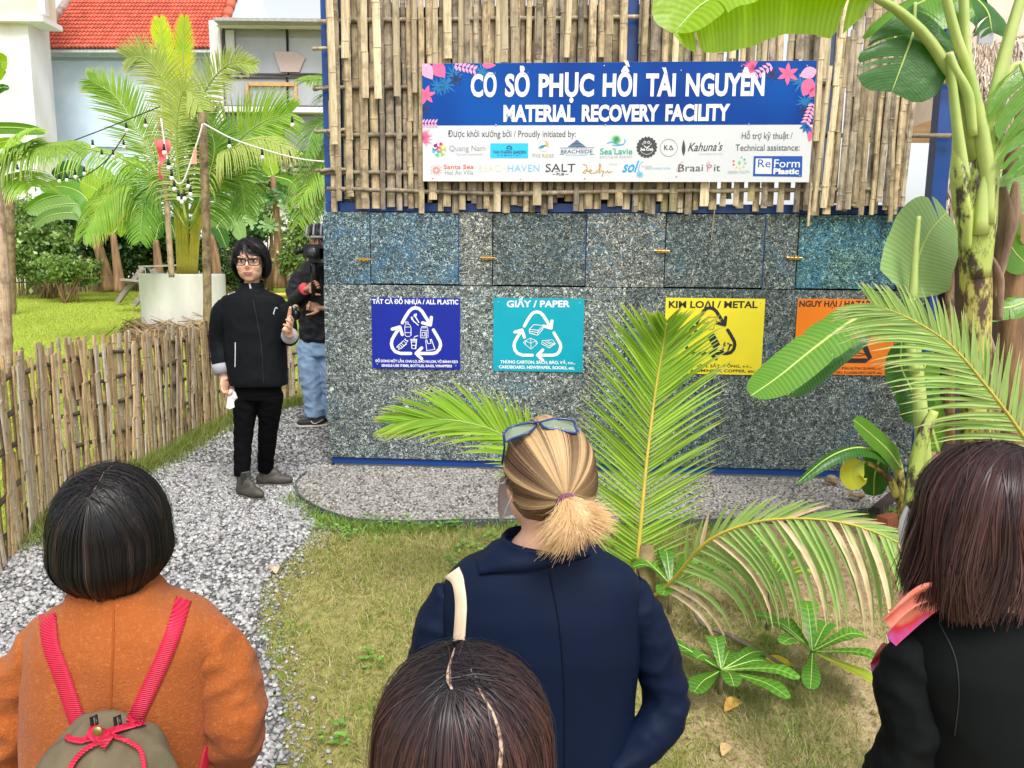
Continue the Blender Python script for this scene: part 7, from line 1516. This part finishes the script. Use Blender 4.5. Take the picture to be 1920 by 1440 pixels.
def trousers(par, x, y, ztop, zf, gap=.09, mat=DKTR):
    def f_(mb): legs_geo(mb, (x, y), ztop, zf, gap, .10, .055); loft(mb, [(V3(x, y, ztop-.06), .15, .11), (V3(x, y, ztop+.1), .15, .11)])
    return garment('trousers', f_, .012, mat, par, 4, .003)
trousers(w2, nk[0], Y2, .40, g0); trousers(w1, P(212, 1100, Y1)[0], Y1, .38, float(gz(0, Y1)))
# ---------------------------------------------------------------- woman at the bottom centre (head only in view)
Y3 = .98; g0 = float(gz(0, Y3)); c3_ = P(868, 1372, Y3)
w3 = thing('person', 'woman with long reddish brown hair and crooked parting at the bottom centre of the photo', 'person', (c3_[0], Y3, g0))
mb = MB(); nk = c3_-V3(0, .0, .15); q, A = headgeo(mb, c3_+V3(0, .01, -.01), (.05, 1, 0), (0, 0, 1), 1.03, nk, .052); loft(mb, [(nk-V3(0, 0, .02), .08, .06), (nk-V3(0, 0, .08), .16, .09), (nk-V3(0, 0, .3), .14, .09), (V3(nk[0], Y3, .25), .15, .1)]); legs_geo(mb, (nk[0], Y3), .27, g0, .085, .075, .04)
for k_ in (-1, 1): wr = V3(nk[0]+k_*.20, Y3+.05, nk[2]-.55); mb.tube([V3(nk[0]+k_*.16, Y3, nk[2]-.07), V3(nk[0]+k_*.21, Y3, nk[2]-.32), wr], [.04, .035, .026], 10); hand(mb, wr, (0, .1, -1), (-k_, 0, 0), 1, side=k_)
V, F, N_ = remesh(mb, .008, 4); mk('body', V, F, SK1, w3, True); facegeo(w3, q, A, 1.03)
def coat3(mb):
    loft(mb, [(nk-V3(0, 0, .0), .075, .07), (nk-V3(0, 0, .04), .12, .09), (nk-V3(0, 0, .08), .185, .10), (nk-V3(0, 0, .2), .19, .12), (nk-V3(0, 0, .45), .18, .12), (V3(nk[0], Y3, .22), .20, .14)][::-1])
    for k_ in (-1, 1): mb.tube([V3(nk[0]+k_*.165, Y3, nk[2]-.09), V3(nk[0]+k_*.215, Y3, nk[2]-.32), V3(nk[0]+k_*.205, Y3+.04, nk[2]-.53)], [.052, .05, .04], 14)
garment('jacket', coat3, .009, cloth('charcoal_cloth', (.03, .03, .035), (.045, .045, .05)), w3, 6, .003, seed=21); trousers(w3, nk[0], Y3, .27, g0); shoes(w3, nk[0], Y3, .09, g0, BLKSHOE)
def prof3(d, ph): t_ = np.clip(d/.30, 0, 1); k_ = 1+.16*t_; return k_, 1-.1*t_+0*d, -.01*t_
def end3(ph): return np.where(np.abs(ph) < .6, -.03, .26)
hp3 = [(-.04, .45, .9), (-.10, .1, 1), (-.13, -.25, .97), (-.12, -.40, .9), (-.08, -.5, .84)]
hp3b = [(.10, -.28, .95), (.22, -.52, .84), (.36, -.66, .66), (.44, -.80, .42), (.42, -.90, .18), (.36, -.95, .02)]
cf3 = streak((.022, .016, .018), (.13, .055, .045), 7, -.02, 3, root=(.012, .011, .014), seed=3, jit=.4)
hairdo(w3, c3_, (.05, 1, 0), (0, 0, 1), (.122, .128, .118), prof3, end3, hp3, 12000, cf3, .0012, 17, .07, (.95, 1.01), 33, (.02, .012, .012), clump=.02, start=.05)
R3 = np.array([.122, .128, .118])
V = []; F = []; C = []
a = MB(); pts = [c3_+np.array(nrm(p))*R3*1.006 for p in hp3[1:]]; a.tube(spl(pts, 10), np.interp(np.arange(10), [0, 6, 9], [.001, .0042, .002]), 7, flat=.25); a.build('parting', SCALP, w3, True)
# second parting on the right: a winding light line (hair lifted aside)
pts = [c3_+V3(*(np.array(nrm(p))*R3*1.012)) for p in hp3b]; pts.append(pts[-1]+V3(-.004, 0, -.05)); a = MB(); a.tube(spl(pts, 20), np.interp(np.arange(20), [0, 8, 14, 19], [.0008, .0024, .0040, .0040]), 7, flat=.35); a.build('side_parting', SCALP, w3, True)
# ---------------------------------------------------------------- woman in black at right edge
Y4 = 1.25; g0 = float(gz(0, Y4)); c4 = P(1862, 955, Y4)
w4 = thing('person', 'woman with shoulder length dark brown hair, black jacket and pink scarf at the right edge', 'person', (c4[0], Y4, g0)); F4 = nrm(V3(-.55, 1, 0))
mb = MB(); nk = P(1860, 1130, Y4); nk = V3(nk[0], Y4, nk[2]); HC4 = c4+V3(-.012, .012, -.012); q4, A4 = headgeo(mb, HC4, F4, (0, 0, 1), 1.0, nk, .052); loft(mb, [(nk-V3(0, 0, .03), .09, .06), (nk-V3(0, 0, .12), .10, .06), (nk-V3(0, 0, .35), .11, .07), (V3(nk[0], Y4, .35), .12, .08)]); legs_geo(mb, (nk[0], Y4), .37, g0, .085, .075, .04)
for k_, wx, wz in ((-1, P(1640, 1570, Y4+.05), 0), (1, P(2085, 1570, Y4+.08), 0)): mb.tube([P(1730 if k_ < 0 else 2030, 1235, Y4), P(1708 if k_ < 0 else 2095, 1370, Y4), wx], [.028, .028, .024], 10); hand(mb, wx, (0, .5, -1), (-k_, 0, 0), 1, side=k_)
V, F, N_ = remesh(mb, .007, 4); mk('body', V, F, SK1, w4, True); facegeo(w4, q4, A4); mask(w4, q4, A4, 1.0)
BLKC = cloth('black_suit_cloth', (.003, .0042, .0046), (.005, .0068, .0072), .75, 4, 0, 1300, .0002, .12)
def coat4(mb):
    loft(mb, [prow(1125, 1790, 1940, Y4, .065), prow(1150, 1740, 1990, Y4, .085), prow(1180, 1712, 2040, Y4, .10), prow(1230, 1700, 2070, Y4, .112), prow(1330, 1715, 2080, Y4, .12), prow(1440, 1715, 2090, Y4, .12), prow(1650, 1690, 2110, Y4, .13), prow(1950, 1660, 2130, Y4, .15)][::-1])
k4 = garment('jacket', coat4, .0075, BLKC, w4, 9, .0055, (6, 6, 4), 31); sleeve(k4, [P(1735, 1205, Y4), P(1706, 1245, Y4), P(1700, 1300, Y4), P(1712, 1370, Y4-.01), P(1682, 1450, Y4), P(1640, 1560, Y4+.05)], [.034, .046, .050, .048, .050, .042], .0075, BLKC, 7, .007); sleeve(k4, [P(2040, 1205, Y4), P(2085, 1320, Y4), P(2100, 1440, Y4), P(2085, 1560, Y4+.08)], [.036, .048, .046, .040], .0075, BLKC, 8, .006); surf_band('seam', [(1760, 1165), (1790, 1230), (1798, 1300), (1790, 1380)], 2.5, Y4, BLKSHOE, k4, k4, .001, .0005); trousers(w4, nk[0], Y4, .37, g0); shoes(w4, nk[0], Y4, .09, g0, BLKSHOE)
def prof4(d, ph): t_ = np.clip(d/.2, 0, 1); k_ = 1+.12*t_-.10*np.clip(t_-.8, 0, 1)*3; return k_, k_, 0*d
def end4(ph): return np.where(np.abs(ph) < .62, -.01, .140+.012*np.sin(ph*3))
hp4 = [(.10, .55, .8), (.08, .2, 1), (.05, -.1, 1), (.04, -.3, .95)]
hairdo(w4, c4, F4, (0, 0, 1), (.112, .118, .112), prof4, end4, hp4, 11000, streak((.028, .013, .013), (.10, .045, .038), 6, .10, 3, root=(.022, .012, .014), seed=9, jit=.4), .0016, 17, .10, (.94, 1.02), 44, (.012, .007, .007), clump=.05, flyaway=.008, rag=.30, wavy=.008)
# scarf
sc = thing('scarf', 'coral pink satin scarf around the neck of the woman in black', 'scarf', P(1700, 1170, Y4)); SCM = bpy.data.materials.new('satin_pink'); t, N, L, b = nodes(SCM); c = ramp(t, noise_n(t, 9, 3, mapping(t)), [(.36, (.80, .20, .14)), (.48, (.86, .34, .26)), (.56, (.78, .05, .05)), (.66, (.68, .14, .50))]); L.new(c, b.inputs['Base Color']); b.inputs['Roughness'].default_value = .35
def scarf_sheet(name, A_, B_, C_, D_, pl, dep, nu=26, nv_=22, ph=0):
    """pleated sheet between edge A-B (gathered) and edge C-D (open)"""
    V = []; F = []
    for e in (0, 1):
        for i in range(nu):
            s_ = i/(nu-1)
            for j in range(nv_):
                t_ = j/(nv_-1); p = (A_*(1-t_)+B_*t_)*(1-s_)+(C_*(1-t_)+D_*t_)*s_; p = p+V3(0, -dep*(.5+s_*.6)*math.sin(t_*pl*math.pi+ph+s_*1.5), .014*math.sin(math.pi*s_)+.006*math.sin(t_*9+s_*4))
                V.append(p+V3(.004, .006, -.002)*e)
    o_ = nu*nv_
    for i in range(nu-1):
        for j in range(nv_-1): a_ = i*nv_+j; F += [(a_, a_+nv_, a_+nv_+1, a_+1), (o_+a_, o_+a_+1, o_+a_+nv_+1, o_+a_+nv_)]
    return mk(name, V, F, SCM, sc, True)
scarf_sheet('fold', P(1768, 1092, Y4-.05), P(1772, 1135, Y4-.05), P(1652, 1150, Y4+.0), P(1676, 1208, Y4-.0), 4.2, .010)
scarf_sheet('fold', P(1760, 1090, Y4-.03), P(1765, 1120, Y4-.03), P(1700, 1100, Y4+.03), P(1668, 1150, Y4+.03), 2.5, .008, ph=1)
scarf_sheet('fold', P(1700, 1185, Y4+.03), P(1705, 1215, Y4+.03), P(1664, 1188, Y4+.01), P(1672, 1212, Y4+.01), 2, .006)
scarf_sheet('tail', P(1668, 1215, Y4+.08), P(1680, 1250, Y4+.08), P(1630, 1235, Y4+.08), P(1640, 1272, Y4+.08), 2, .006)
a = MB(); a.tube(spl([nk+V3(.050*math.cos(a_)-.012, .055*math.sin(a_)+.012, -.012) for a_ in np.linspace(0, 6.283, 14)], 20), .013, 10); a.build('loop', SCM, sc, True)
# ---------------------------------------------------------------- standing woman in black
Y5 = 4.86; U5 = Y5/FPX; w5 = thing('person', 'woman with glasses in black jacket and boots standing on the gravel path facing the others', 'person', V3(P(475, 930, Y5)[0], Y5, 0))
hc = P(470, 492, Y5-.0); F5 = nrm(V3(.14, -1, -.02)); mb = MB(); nk = P(472, 548, Y5+.02)
q5, A5 = headgeo(mb, hc+V3(0, -.002, .008), F5, (0, 0, 1), 1.16, nk-V3(0, 0, .04), .05)
loft(mb, [prow(560, 440, 505, Y5, .05), prow(575, 415, 530, Y5, .07), prow(640, 425, 525, Y5, .09), prow(720, 438, 530, Y5, .10)])
LA = [P(430, 592, Y5), P(413, 632, Y5+.02), P(420, 700, Y5-.03)]; mb.tube(LA, [.028, .03, .025], 10); hand(mb, P(421, 706, Y5-.035), (.06, -.15, -1), (.9, -.3, .1), 1.08, (40, 45, 48, 50), 30, side=-1)
RA = [P(519, 592, Y5), P(541, 634, Y5+.0), P(543, 626, Y5-.19)]; mb.tube(RA, [.028, .03, .026], 10); hand(mb, P(539, 618, Y5-.20), (.42, -.75, .22), (-.70, -.50, .40), 1.10, (16, 22, 26, 30), 78, side=-1, spread=10)
fA = P(456, 905, 4.80); fB = P(498, 892, 5.08)
mb.tube([P(459, 735, Y5), P(456, 830, 4.84), fA], [.07, .05, .035], 12); mb.tube([P(508, 735, Y5), P(500, 830, 4.96), fB], [.07, .05, .035], 12)
V, F, N_ = remesh(mb, .0042, 3); mk('body', V, F, SK1, w5, True); facegeo(w5, q5, A5, 1.16)
BJK = cloth('black_softshell', (.0035, .0045, .006), (.0055, .007, .009), .7, 4, 0, 1200, .0002, .12); BTRO = cloth('black_jeans', (.002, .002, .003), (.004, .004, .005), .85, spec=.08)
def jk5(mb):
    loft(mb, [prow(541, 450, 494, Y5+.01, .072), prow(547, 442, 502, Y5+.01, .078), prow(551, 430, 516, Y5, .083), prow(556, 420, 528, Y5, .090), prow(566, 414, 534, Y5, .10), prow(585, 412, 536, Y5, .108), prow(620, 422, 534, Y5, .116), prow(660, 424, 535, Y5, .125), prow(700, 430, 537, Y5, .13), prow(714, 432, 538, Y5, .132), prow(721, 435, 537, Y5, .128)][::-1])
    mb.tube(spl([P(427, 570, Y5), P(413, 600, Y5), P(411, 640, Y5+.02), P(416, 688, Y5-.02)], 10), np.array([17, 20, 20, 19.5, 19, 18.5, 18, 17.5, 17, 15.5])*U5, 16)
    mb.tube(spl([P(524, 572, Y5), P(536, 602, Y5+.02), P(543, 632, Y5), P(543, 630, Y5-.15)], 10), np.array([17, 19.5, 19, 18, 17.5, 17, 16, 15, 14, 13.5])*U5, 16)
k5 = garment('jacket', jk5, .006, BJK, w5, 6, .0045, (9, 9, 7), 51)
GRYL = cloth('grey_lining', (.36, .36, .39), (.30, .30, .33), .85, 10)
a = MB(); a.tube([P(414.5, 682, Y5-.018), P(416, 690, Y5-.022), P(418, 701, Y5-.03)], np.array([17, 17.4, 16])*U5, 18); a.build('cuff', GRYL, k5, True)
a = MB(); a.tube([P(543, 630, Y5-.135), P(543, 629, Y5-.165)], np.array([15, 15])*U5, 16); a.build('cuff', GRYL, k5, True)
V = []; F = []; n = 30; cc = P(472, 545, Y5+.012)
for i, (z, k_) in enumerate([(-.06, 1.08), (-.02, .98), (.042, .94), (.046, .90), (-.02, .86)]):
    z = z+(.012 if i > 1 else 0)
    for j in range(n): a_ = 6.2832*j/n; V.append(cc+V3(.080*k_*math.cos(a_), .078*k_*math.sin(a_), z+.01*math.sin(a_)*(i > 1)))
for i in range(4):
    for j in range(n): F.append((i*n+j, i*n+(j+1) % n, (i+1)*n+(j+1) % n, (i+1)*n+j))
mk('collar', V, F, BJK, k5, True)
REFL = flat('reflective_grey', (.55, .56, .58), .4)
surf_band('zip', [(474, 562), (482, 600), (490, 650), (494, 718)], 1.6, Y5, flat('zip_navy', (.006, .008, .02), .4), k5, k5, .001, .001, 20)
surf_band('pocket_trim', [(441, 642), (441, 665), (440.5, 688)], 1.7, Y5, REFL, k5, k5, .001, .001, 8); surf_band('shoulder_print', [(427, 552), (434, 549), (440, 547)], 2.2, Y5, REFL, k5, k5, .001, .0012, 5)
for pts in ([(516, 578), (514, 584), (513, 587)], [(516, 577), (519, 577), (520, 579)], [(512, 587), (514, 589)]): surf_band('chest_badge', pts, 1.6, Y5, REFL, k5, k5, .001, .001, 5)

surf_band('collar_tag', [(468, 532), (469, 537), (470, 541)], 3.2, Y5, REFL, k5, k5.children[-1] if 0 else [c for c in k5.children if c.name.startswith('collar')][0], .001, .0015, 5)
def tr5(mb):
    loft(mb, [prow(700, 445, 524, Y5, .085), prow(735, 440, 527, Y5, .095), prow(748, 442, 525, Y5, .09)][::-1])
    mb.tube(spl([P(462, 738, Y5), P(459, 775, Y5-.01), P(455, 840, 4.83), P(454, 893, 4.80)], 10), np.array([25, 24, 23, 21, 19, 17.5, 16.5, 15.5, 15, 14.5])*U5, 16)
    mb.tube(spl([P(506, 738, Y5), P(505, 775, Y5+.03), P(500, 840, 4.98), P(497.5, 880, 5.06)], 10), np.array([25, 24, 22.5, 21, 19, 17.5, 16.5, 16, 15.5, 15])*U5, 16)
garment('trousers', tr5, .006, BTRO, w5, 4, .004, (12, 12, 16), 61)
BT = M('boot_rubber', (.075, .068, .055), .55, (.05, .045, .037), 14); BSL = M('boot_sole', (.16, .14, .11), .8, (.1, .09, .07), 14); BEL = M('boot_elastic', (.02, .02, .02), .8)
def boot(ank, toe, Yb_):
    a0 = P(*ank, Yb_); g_ = G(*toe); z0 = 0.012; f = g_-V3(a0[0], a0[1], 0); f[2] = 0; f = nrm(f); r = np.cross(f, (0, 0, 1)); c = V3(a0[0], a0[1], z0); mb = MB()
    mb.tube([c+V3(0, 0, .03), c+V3(0, 0, .10), c+V3(0, 0, .175)], [.042, .044, .047], 16); mb.ell(c+f*.075+V3(0, 0, .045), (.044, .115, .040), [r, f, V3(0, 0, 1)], 16, 9); mb.ell(c-f*.01+V3(0, 0, .045), (.042, .06, .045), [r, f, V3(0, 0, 1)], 14, 8); mb.ell(c+f*.03+V3(0, 0, .08), (.036, .075, .05), [r, f, V3(0, 0, 1)], 14, 8)
    V, F, N_ = remesh(mb, .005, 5); V[:, 2] = np.maximum(V[:, 2], z0+.012); bo = mk('boot', V, F, BT, w5, True); m = MB(); n = 28; ring = []
    for j in range(n):
        t_ = 6.2832*j/n; x = math.cos(t_); y = math.sin(t_); w_ = .045*(1-.12*max(0, -x)); ring.append(c+f*(.062+.132*x)+r*w_*y*(1.0 if x < .5 else 1))
    m.add([p_+V3(0, 0, -.005) for p_ in ring]+[p_+V3(0, 0, .020) for p_ in ring], [tuple(range(n))[::-1], tuple(range(n, 2*n))]+[(j, (j+1) % n, n+(j+1) % n, n+j) for j in range(n)]); m.build('sole', BSL, bo)
    m = MB(); m.box(c+r*.0445*0-f*.0+V3(0, 0, .13)+nrm(CAM-c)*V3(1, 1, 0)*.044, (.036, .008, .075), [nrm(np.cross(nrm((CAM-c)*V3(1, 1, 0)), (0, 0, 1))), nrm((CAM-c)*V3(1, 1, 0)), V3(0, 0, 1)]); m.build('elastic', BEL, bo)
boot((457, 898), (487, 942), 4.80); boot((498, 886), (541, 914), 5.06)
# hair of the standing woman
def prof5(d, ph): t_ = np.clip(d/.12, 0, 1); k_ = 1+.04*np.sin(t_*3)-.42*t_**1.8; return k_, k_, 0*d
def end5(ph):
    x = np.abs(ph); return np.where(x < .95, -.062, np.where(x < 1.30, -.03+.35*(x-.95), .100))
HC5 = hc+V3(0, .016, .010)
hairdo(w5, HC5, F5, (0, 0, 1), (.111, .128, .143), prof5, end5, [(.22, .55, .85), (.20, .2, 1), (.1, -.3, .95)], 6500, streak((.008, .008, .009), (.03, .026, .026), 8, .3, 5, seed=4, jit=.4), .0028, 14, .11, (.93, 1.02), 55, (.006, .006, .007), clump=.05, flyaway=.008, rag=.25, wavy=.005)
# side-swept fringe crossing the forehead
g = np.random.default_rng(8); n = 900; k = 9; P3 = np.empty((n, k, 3)); N3 = np.empty((n, k, 3)); A5 = np.array(A5)
r_, f_, u_ = A5; tpos = g.random(n)
# image left is +r of a figure facing the camera
def fq(x, y, dep=0): return P(x, y, Y5-.126-dep)
for i in range(n):
    t_ = tpos[i]; s0 = fq(458+g.normal(0, 2), 456+g.normal(0, 1.5), -.035)
    if t_ < .74: e = fq(472+27*(t_/.62)+g.normal(0, 1), 464+17*(t_/.62)**1.5+g.normal(0, 1.5), -.004-.05*(t_/.62)); m_ = fq(476+10*t_, 455+6*t_, .004)
    elif t_ < .955: e = fq(443+g.normal(0, 1.5), 482+g.normal(0, 6), -.055); m_ = fq(447, 464, -.01)
    else: e = fq(467+g.normal(0, 1.0), 486+g.normal(0, 2.5), .004); m_ = fq(457+g.normal(0, 1), 470, .01)
    s = np.linspace(0, 1, k)[:, None]; P3[i] = s0*(1-s)**2+2*s*(1-s)*m_+e*s*s; N3[i] = F5
ribbons(P3, N3, g.uniform(.7, 1.3, n)*.0022, np.array([.009, .009, .010])*g.uniform(.6, 2.2, (n, 1)), 'fringe', w5)
GLF = flat('glasses_frame', (.012, .006, .006), .35, .3)
gs = thing('glasses', 'dark rimmed rectangular glasses on the face of the standing woman', 'glasses', q5(0, .10, 0))
for kx in (-1, 1):
    cx = kx*.0345; ring = [q5(cx+sx, .102-abs(cx+sx)*.25, -.002+sz) for sx, sz in [(-.027, .014), (.0, .0165), (.027, .014), (.028, 0), (.022, -.016), (0, -.018), (-.022, -.016), (-.028, 0), (-.027, .014)]]; a = MB(); a.tube(spl(ring, 24), .0033, 6); a.build('rim', GLF, gs, True)
    a = MB(); a.tube([q5(kx*.061, .088, .006), q5(kx*.076, .05, .008), q5(kx*.080, -.01, .006)], .002, 5); a.build('temple', GLF, gs, True)
a = MB(); a.tube([q5(-.007, .1015, .006), q5(0, .1045, .008), q5(.007, .1015, .006)], .0022, 6); a.build('bridge', GLF, gs, True)
mo = P(434, 748, Y5-.07); V = []; F = []; n = 12; V.append(mo+V3(-.025, 0, .01))
for j in range(n+1): a_ = math.radians(-115+205*j/n); V.append(mo+V3(.055*math.cos(a_)-.012, -.012*math.sin(j), .062*math.sin(a_)))
F = [(0, j+1, j+2) for j in range(n)]; V2 = [v_+V3(.002, .02, 0) for v_ in V]; F += [tuple(13+1+i for i in f_[::-1]) for f_ in F]
o = mk('folded_mask', V+V2, F, WHM, None, True); tag(o, 'folded white face mask held in the lowered hand of the standing woman', 'mask')
# ---------------------------------------------------------------- camera operator behind the corner
Y6 = 7.0; U6 = Y6/FPX; g6 = float(gz(-1.8, Y6)); w6 = thing('person', 'camera operator in black jacket, blue jeans and cycling helmet half hidden behind the container corner', 'person', V3(P(592, 800, Y6)[0], Y6, g6))
hc6 = P(599, 452, Y6); mb = MB(); F6 = nrm(V3(.1, -1, -.05)); q6, A6 = headgeo(mb, hc6, F6, (0, 0, 1), 1.05, P(600, 500, Y6+.02), .055)
loft(mb, [prow(510, 570, 630, Y6, .06), prow(525, 562, 640, Y6, .09), prow(630, 565, 640, Y6, .1)])
H1 = P(577, 541, Y6-.28); H2 = P(584, 575, Y6-.24); mb.tube([P(568, 515, Y6), P(552, 560, Y6-.05), H1], [.045, .04, .028], 10); hand(mb, H1, (.9, -.1, .35), (.3, -.9, .2), 1.1, (50, 55, 55, 55), 50, side=1)
mb.tube([P(632, 515, Y6), P(640, 580, Y6-.05), H2+V3(.10, 0, -.02)], [.045, .04, .028], 10); hand(mb, H2+V3(.08, 0, -.01), (-1, -.1, .15), (-.2, -.9, .2), 1.1, (55, 60, 60, 60), 40, side=-1)
mb.tube([P(583, 640, Y6), P(590, 780, Y6-.02)], [.08, .045], 12); mb.tube([P(622, 640, Y6), P(625, 780, Y6+.05)], [.08, .045], 12)
V, F, N_ = remesh(mb, .006, 3); mk('body', V, F, SK2, w6, True); facegeo(w6, q6, A6, 1.05)
RAIN = cloth('black_rain_shell', (.008, .009, .012), (.014, .015, .019), .5, 5, 0, 900, .0003, .25)
def jk6(mb):
    loft(mb, [prow(488, 578, 622, Y6, .09), prow(498, 566, 634, Y6, .11), prow(512, 560, 640, Y6, .13), prow(560, 562, 640, Y6, .15), prow(610, 562, 640, Y6, .16), prow(634, 564, 640, Y6, .16), prow(640, 570, 636, Y6, .14)][::-1])
    mb.tube(spl([P(568, 515, Y6), P(553, 545, Y6-.03), P(555, 562, Y6-.08), P(571, 545, Y6-.24)], 12), np.array([17, 17, 16.5, 16, 16, 15, 14, 13.5, 13, 12, 11, 10])*U6, 14)
    mb.tube(spl([P(632, 515, Y6), P(643, 560, Y6), P(630, 585, Y6-.1), P(606, 574, Y6-.22)], 12), np.array([17, 17, 16.5, 16, 16, 15, 14, 13.5, 13, 12, 11, 10])*U6, 14)
k6 = garment('jacket', jk6, .009, RAIN, w6, 4, .009, (12, 12, 12), 71); a = MB(); a.tube([P(570, 543, Y6-.235), P(573, 541, Y6-.25)], .055, 14); a.build('red_cuff', RED, k6, True)
JN = cloth('blue_jeans', (.30, .42, .60), (.20, .31, .48), .85, 7, 0, 700, .0004)
def jn6(mb):
    loft(mb, [prow(632, 562, 636, Y6, .13), prow(665, 560, 640, Y6, .14)][::-1]); mb.tube(spl([P(583, 650, Y6), P(585, 710, Y6-.03), P(592, 780, Y6-.02)], 9), np.array([26, 25, 24, 23, 22, 20, 19, 18, 18])*U6, 14); mb.tube(spl([P(618, 650, Y6), P(622, 710, Y6), P(626, 782, Y6+.05)], 9), np.array([22, 22, 22, 22, 21, 20, 19, 18, 18])*U6, 14)
garment('jeans', jn6, .009, JN, w6, 4, .010, (10, 10, 12), 81)
SHB = M('sneaker_black', (.02, .02, .022), .7, (.03, .03, .03), 20); SHS = flat('sneaker_sole', (.52, .46, .38), .7)
for ank, Ys_ in ((595, Y6-.05), (632, Y6+.1)):
    c = P(ank, 795, Ys_); c[2] = g6+.02; f = nrm(V3(-1, -.25, 0)); r = np.cross(f, (0, 0, 1)); mb = MB(); mb.ell(c+f*.07+V3(0, 0, .045), (.045, .12, .035), [r, f, V3(0, 0, 1)], 14, 8); mb.ell(c+V3(0, 0, .055), (.045, .075, .05), [r, f, V3(0, 0, 1)], 14, 8); V, F, N_ = remesh(mb, .006, 4); so_ = mk('shoe', V, F, SHB, w6, True)
    m = MB(); m.ell(c+f*.045+V3(0, 0, .012), (.052, .155, .020), [r, f, V3(0, 0, 1)], 18, 6); m.build('sole', SHS, so_, True)
    m = MB(); sd_ = nrm(V3(.25, -1, 0)); c0 = c+sd_*.047+V3(0, 0, .055)
    pts = [c0+f*.055+V3(0, 0, .012), c0+f*.035+V3(0, 0, -.014), c0+f*.0+V3(0, 0, -.008), c0-f*.06+V3(0, 0, .026)]; m.tube(spl(pts, 10)+sd_*.003, [.003, .008, .009, .008, .007, .006, .005, .004, .003, .001], 6, flat=.5); m.build('side_stripe', flat('stripe_white_%d' % ank, (.75, .75, .75)), so_, True)
# helmet
he = thing('cycling_helmet', 'grey and black vented cycling helmet worn by the camera operator', 'helmet', hc6+V3(0, 0, .1)); HB = flat('helmet_black', (.02, .02, .022), .35); HG = M('helmet_grey', (.38, .38, .40), .35, (.30, .30, .33), 6)
hh = hc6+V3(0, .0, .052); a = MB(); V, F = ell_geo(hh, (.098, .125, .098), A6, 20, 12); F = [f_ for f_ in F if V[list(f_)][:, 2].mean() > hh[2]-.02]; mk('shell', V, F, HB, he, True)
for k_ in range(-3, 4):
    x = k_*.028; pts = [hh+(V3(x*1.15/1, .128*math.cos(t_)*math.sqrt(max(.1, 1-(x/.12)**2)), .104*math.sin(t_)*math.sqrt(max(.1, 1-(x/.12)**2))))@np.array(A6) for t_ in np.linspace(-.1, 3.2, 16)]; a = MB(); a.tube(pts, .0095, 8, flat=.8); a.build('rib', HG if k_ % 2 else HB, he, True)
a = MB(); a.tube([hh+(V3(.104*math.cos(t_), .130*math.sin(t_), -.015))@np.array(A6) for t_ in np.linspace(0, 6.283, 26)], .012, 8); a.build('rim', HG, he, True)
# video camera on grip
vc = thing('video_camera', 'black video camera on a hand grip in front of the operator face', 'video camera', P(585, 480, Y6-.3)); CB = flat('camera_black', (.012, .012, .014), .35); YC = Y6-.32
def cb(name, x0, x1, y0, y1, dep, par=vc, m_=CB, Yc=YC): return pbox(name, x0, x1, y0, y1, Yc, dep, m_, par)
bd = cb('camera_body', 568, 607, 462, 484, .14); cb('top_handle', 566, 604, 458, 462, .05); cb('battery_plate', 600, 612, 466, 486, .1)
a = MB(); p = P(586, 473, YC-.09); a.tube([P(586, 473, YC), p], [9.5*U6, 9.5*U6], 20); ln_ = a.build('lens_barrel', CB, vc, True); a = MB(); a.tube([p, p-V3(0, .012, 0)], [10.5*U6, 10.5*U6], 20); a.build('lens_ring', flat('ring_dark', (.03, .03, .032), .3), ln_, True); a = MB(); a.ell(p-V3(0, .011, 0), (7.5*U6, .006, 7.5*U6), None, 16, 7); a.build('lens_glass', flat('lens_glass', (.03, .03, .05), .05, .9), ln_, True)
a = MB(); a.tube([P(560, 471, YC), P(556, 471, YC-.02)], [6*U6, 7*U6], 12); a.tube([P(570, 470, YC+.02), P(560, 471, YC)], [4*U6, 5*U6], 10); a.build('microphone', CB, vc, True)
a = MB(); a.tube([P(589, 484, YC+.05), P(590, 500, YC+.03), P(590, 556, YC+.02)], [5*U6, 7*U6, 6*U6], 10); a.build('grip', CB, vc, True); cb('grip_plate', 578, 602, 484, 492, .1); cb('strap_mount', 573, 582, 498, 512, .05)
a = MB(); a.ell(P(555, 590, Y6-.2), (8*U6, .04, 10*U6), None, 14, 9); a.tube([P(556, 572, Y6-.18), P(560, 530, Y6-.14)], .012, 6); o = a.build('camera_pouch', CB, None, True); tag(o, 'small black lens pouch hanging at the side of the camera operator', 'pouch')
a = MB(); a.ell(P(554, 576, Y6-.2), (6*U6, .03, 5*U6), None, 12, 7); o = a.build('fur_charm', M('spotted_fur', (.55, .48, .38), .9, (.03, .02, .02), 90, lo=.48, hi=.52), None, True); tag(o, 'tiny spotted furry charm above the lens pouch of the camera operator', 'charm')
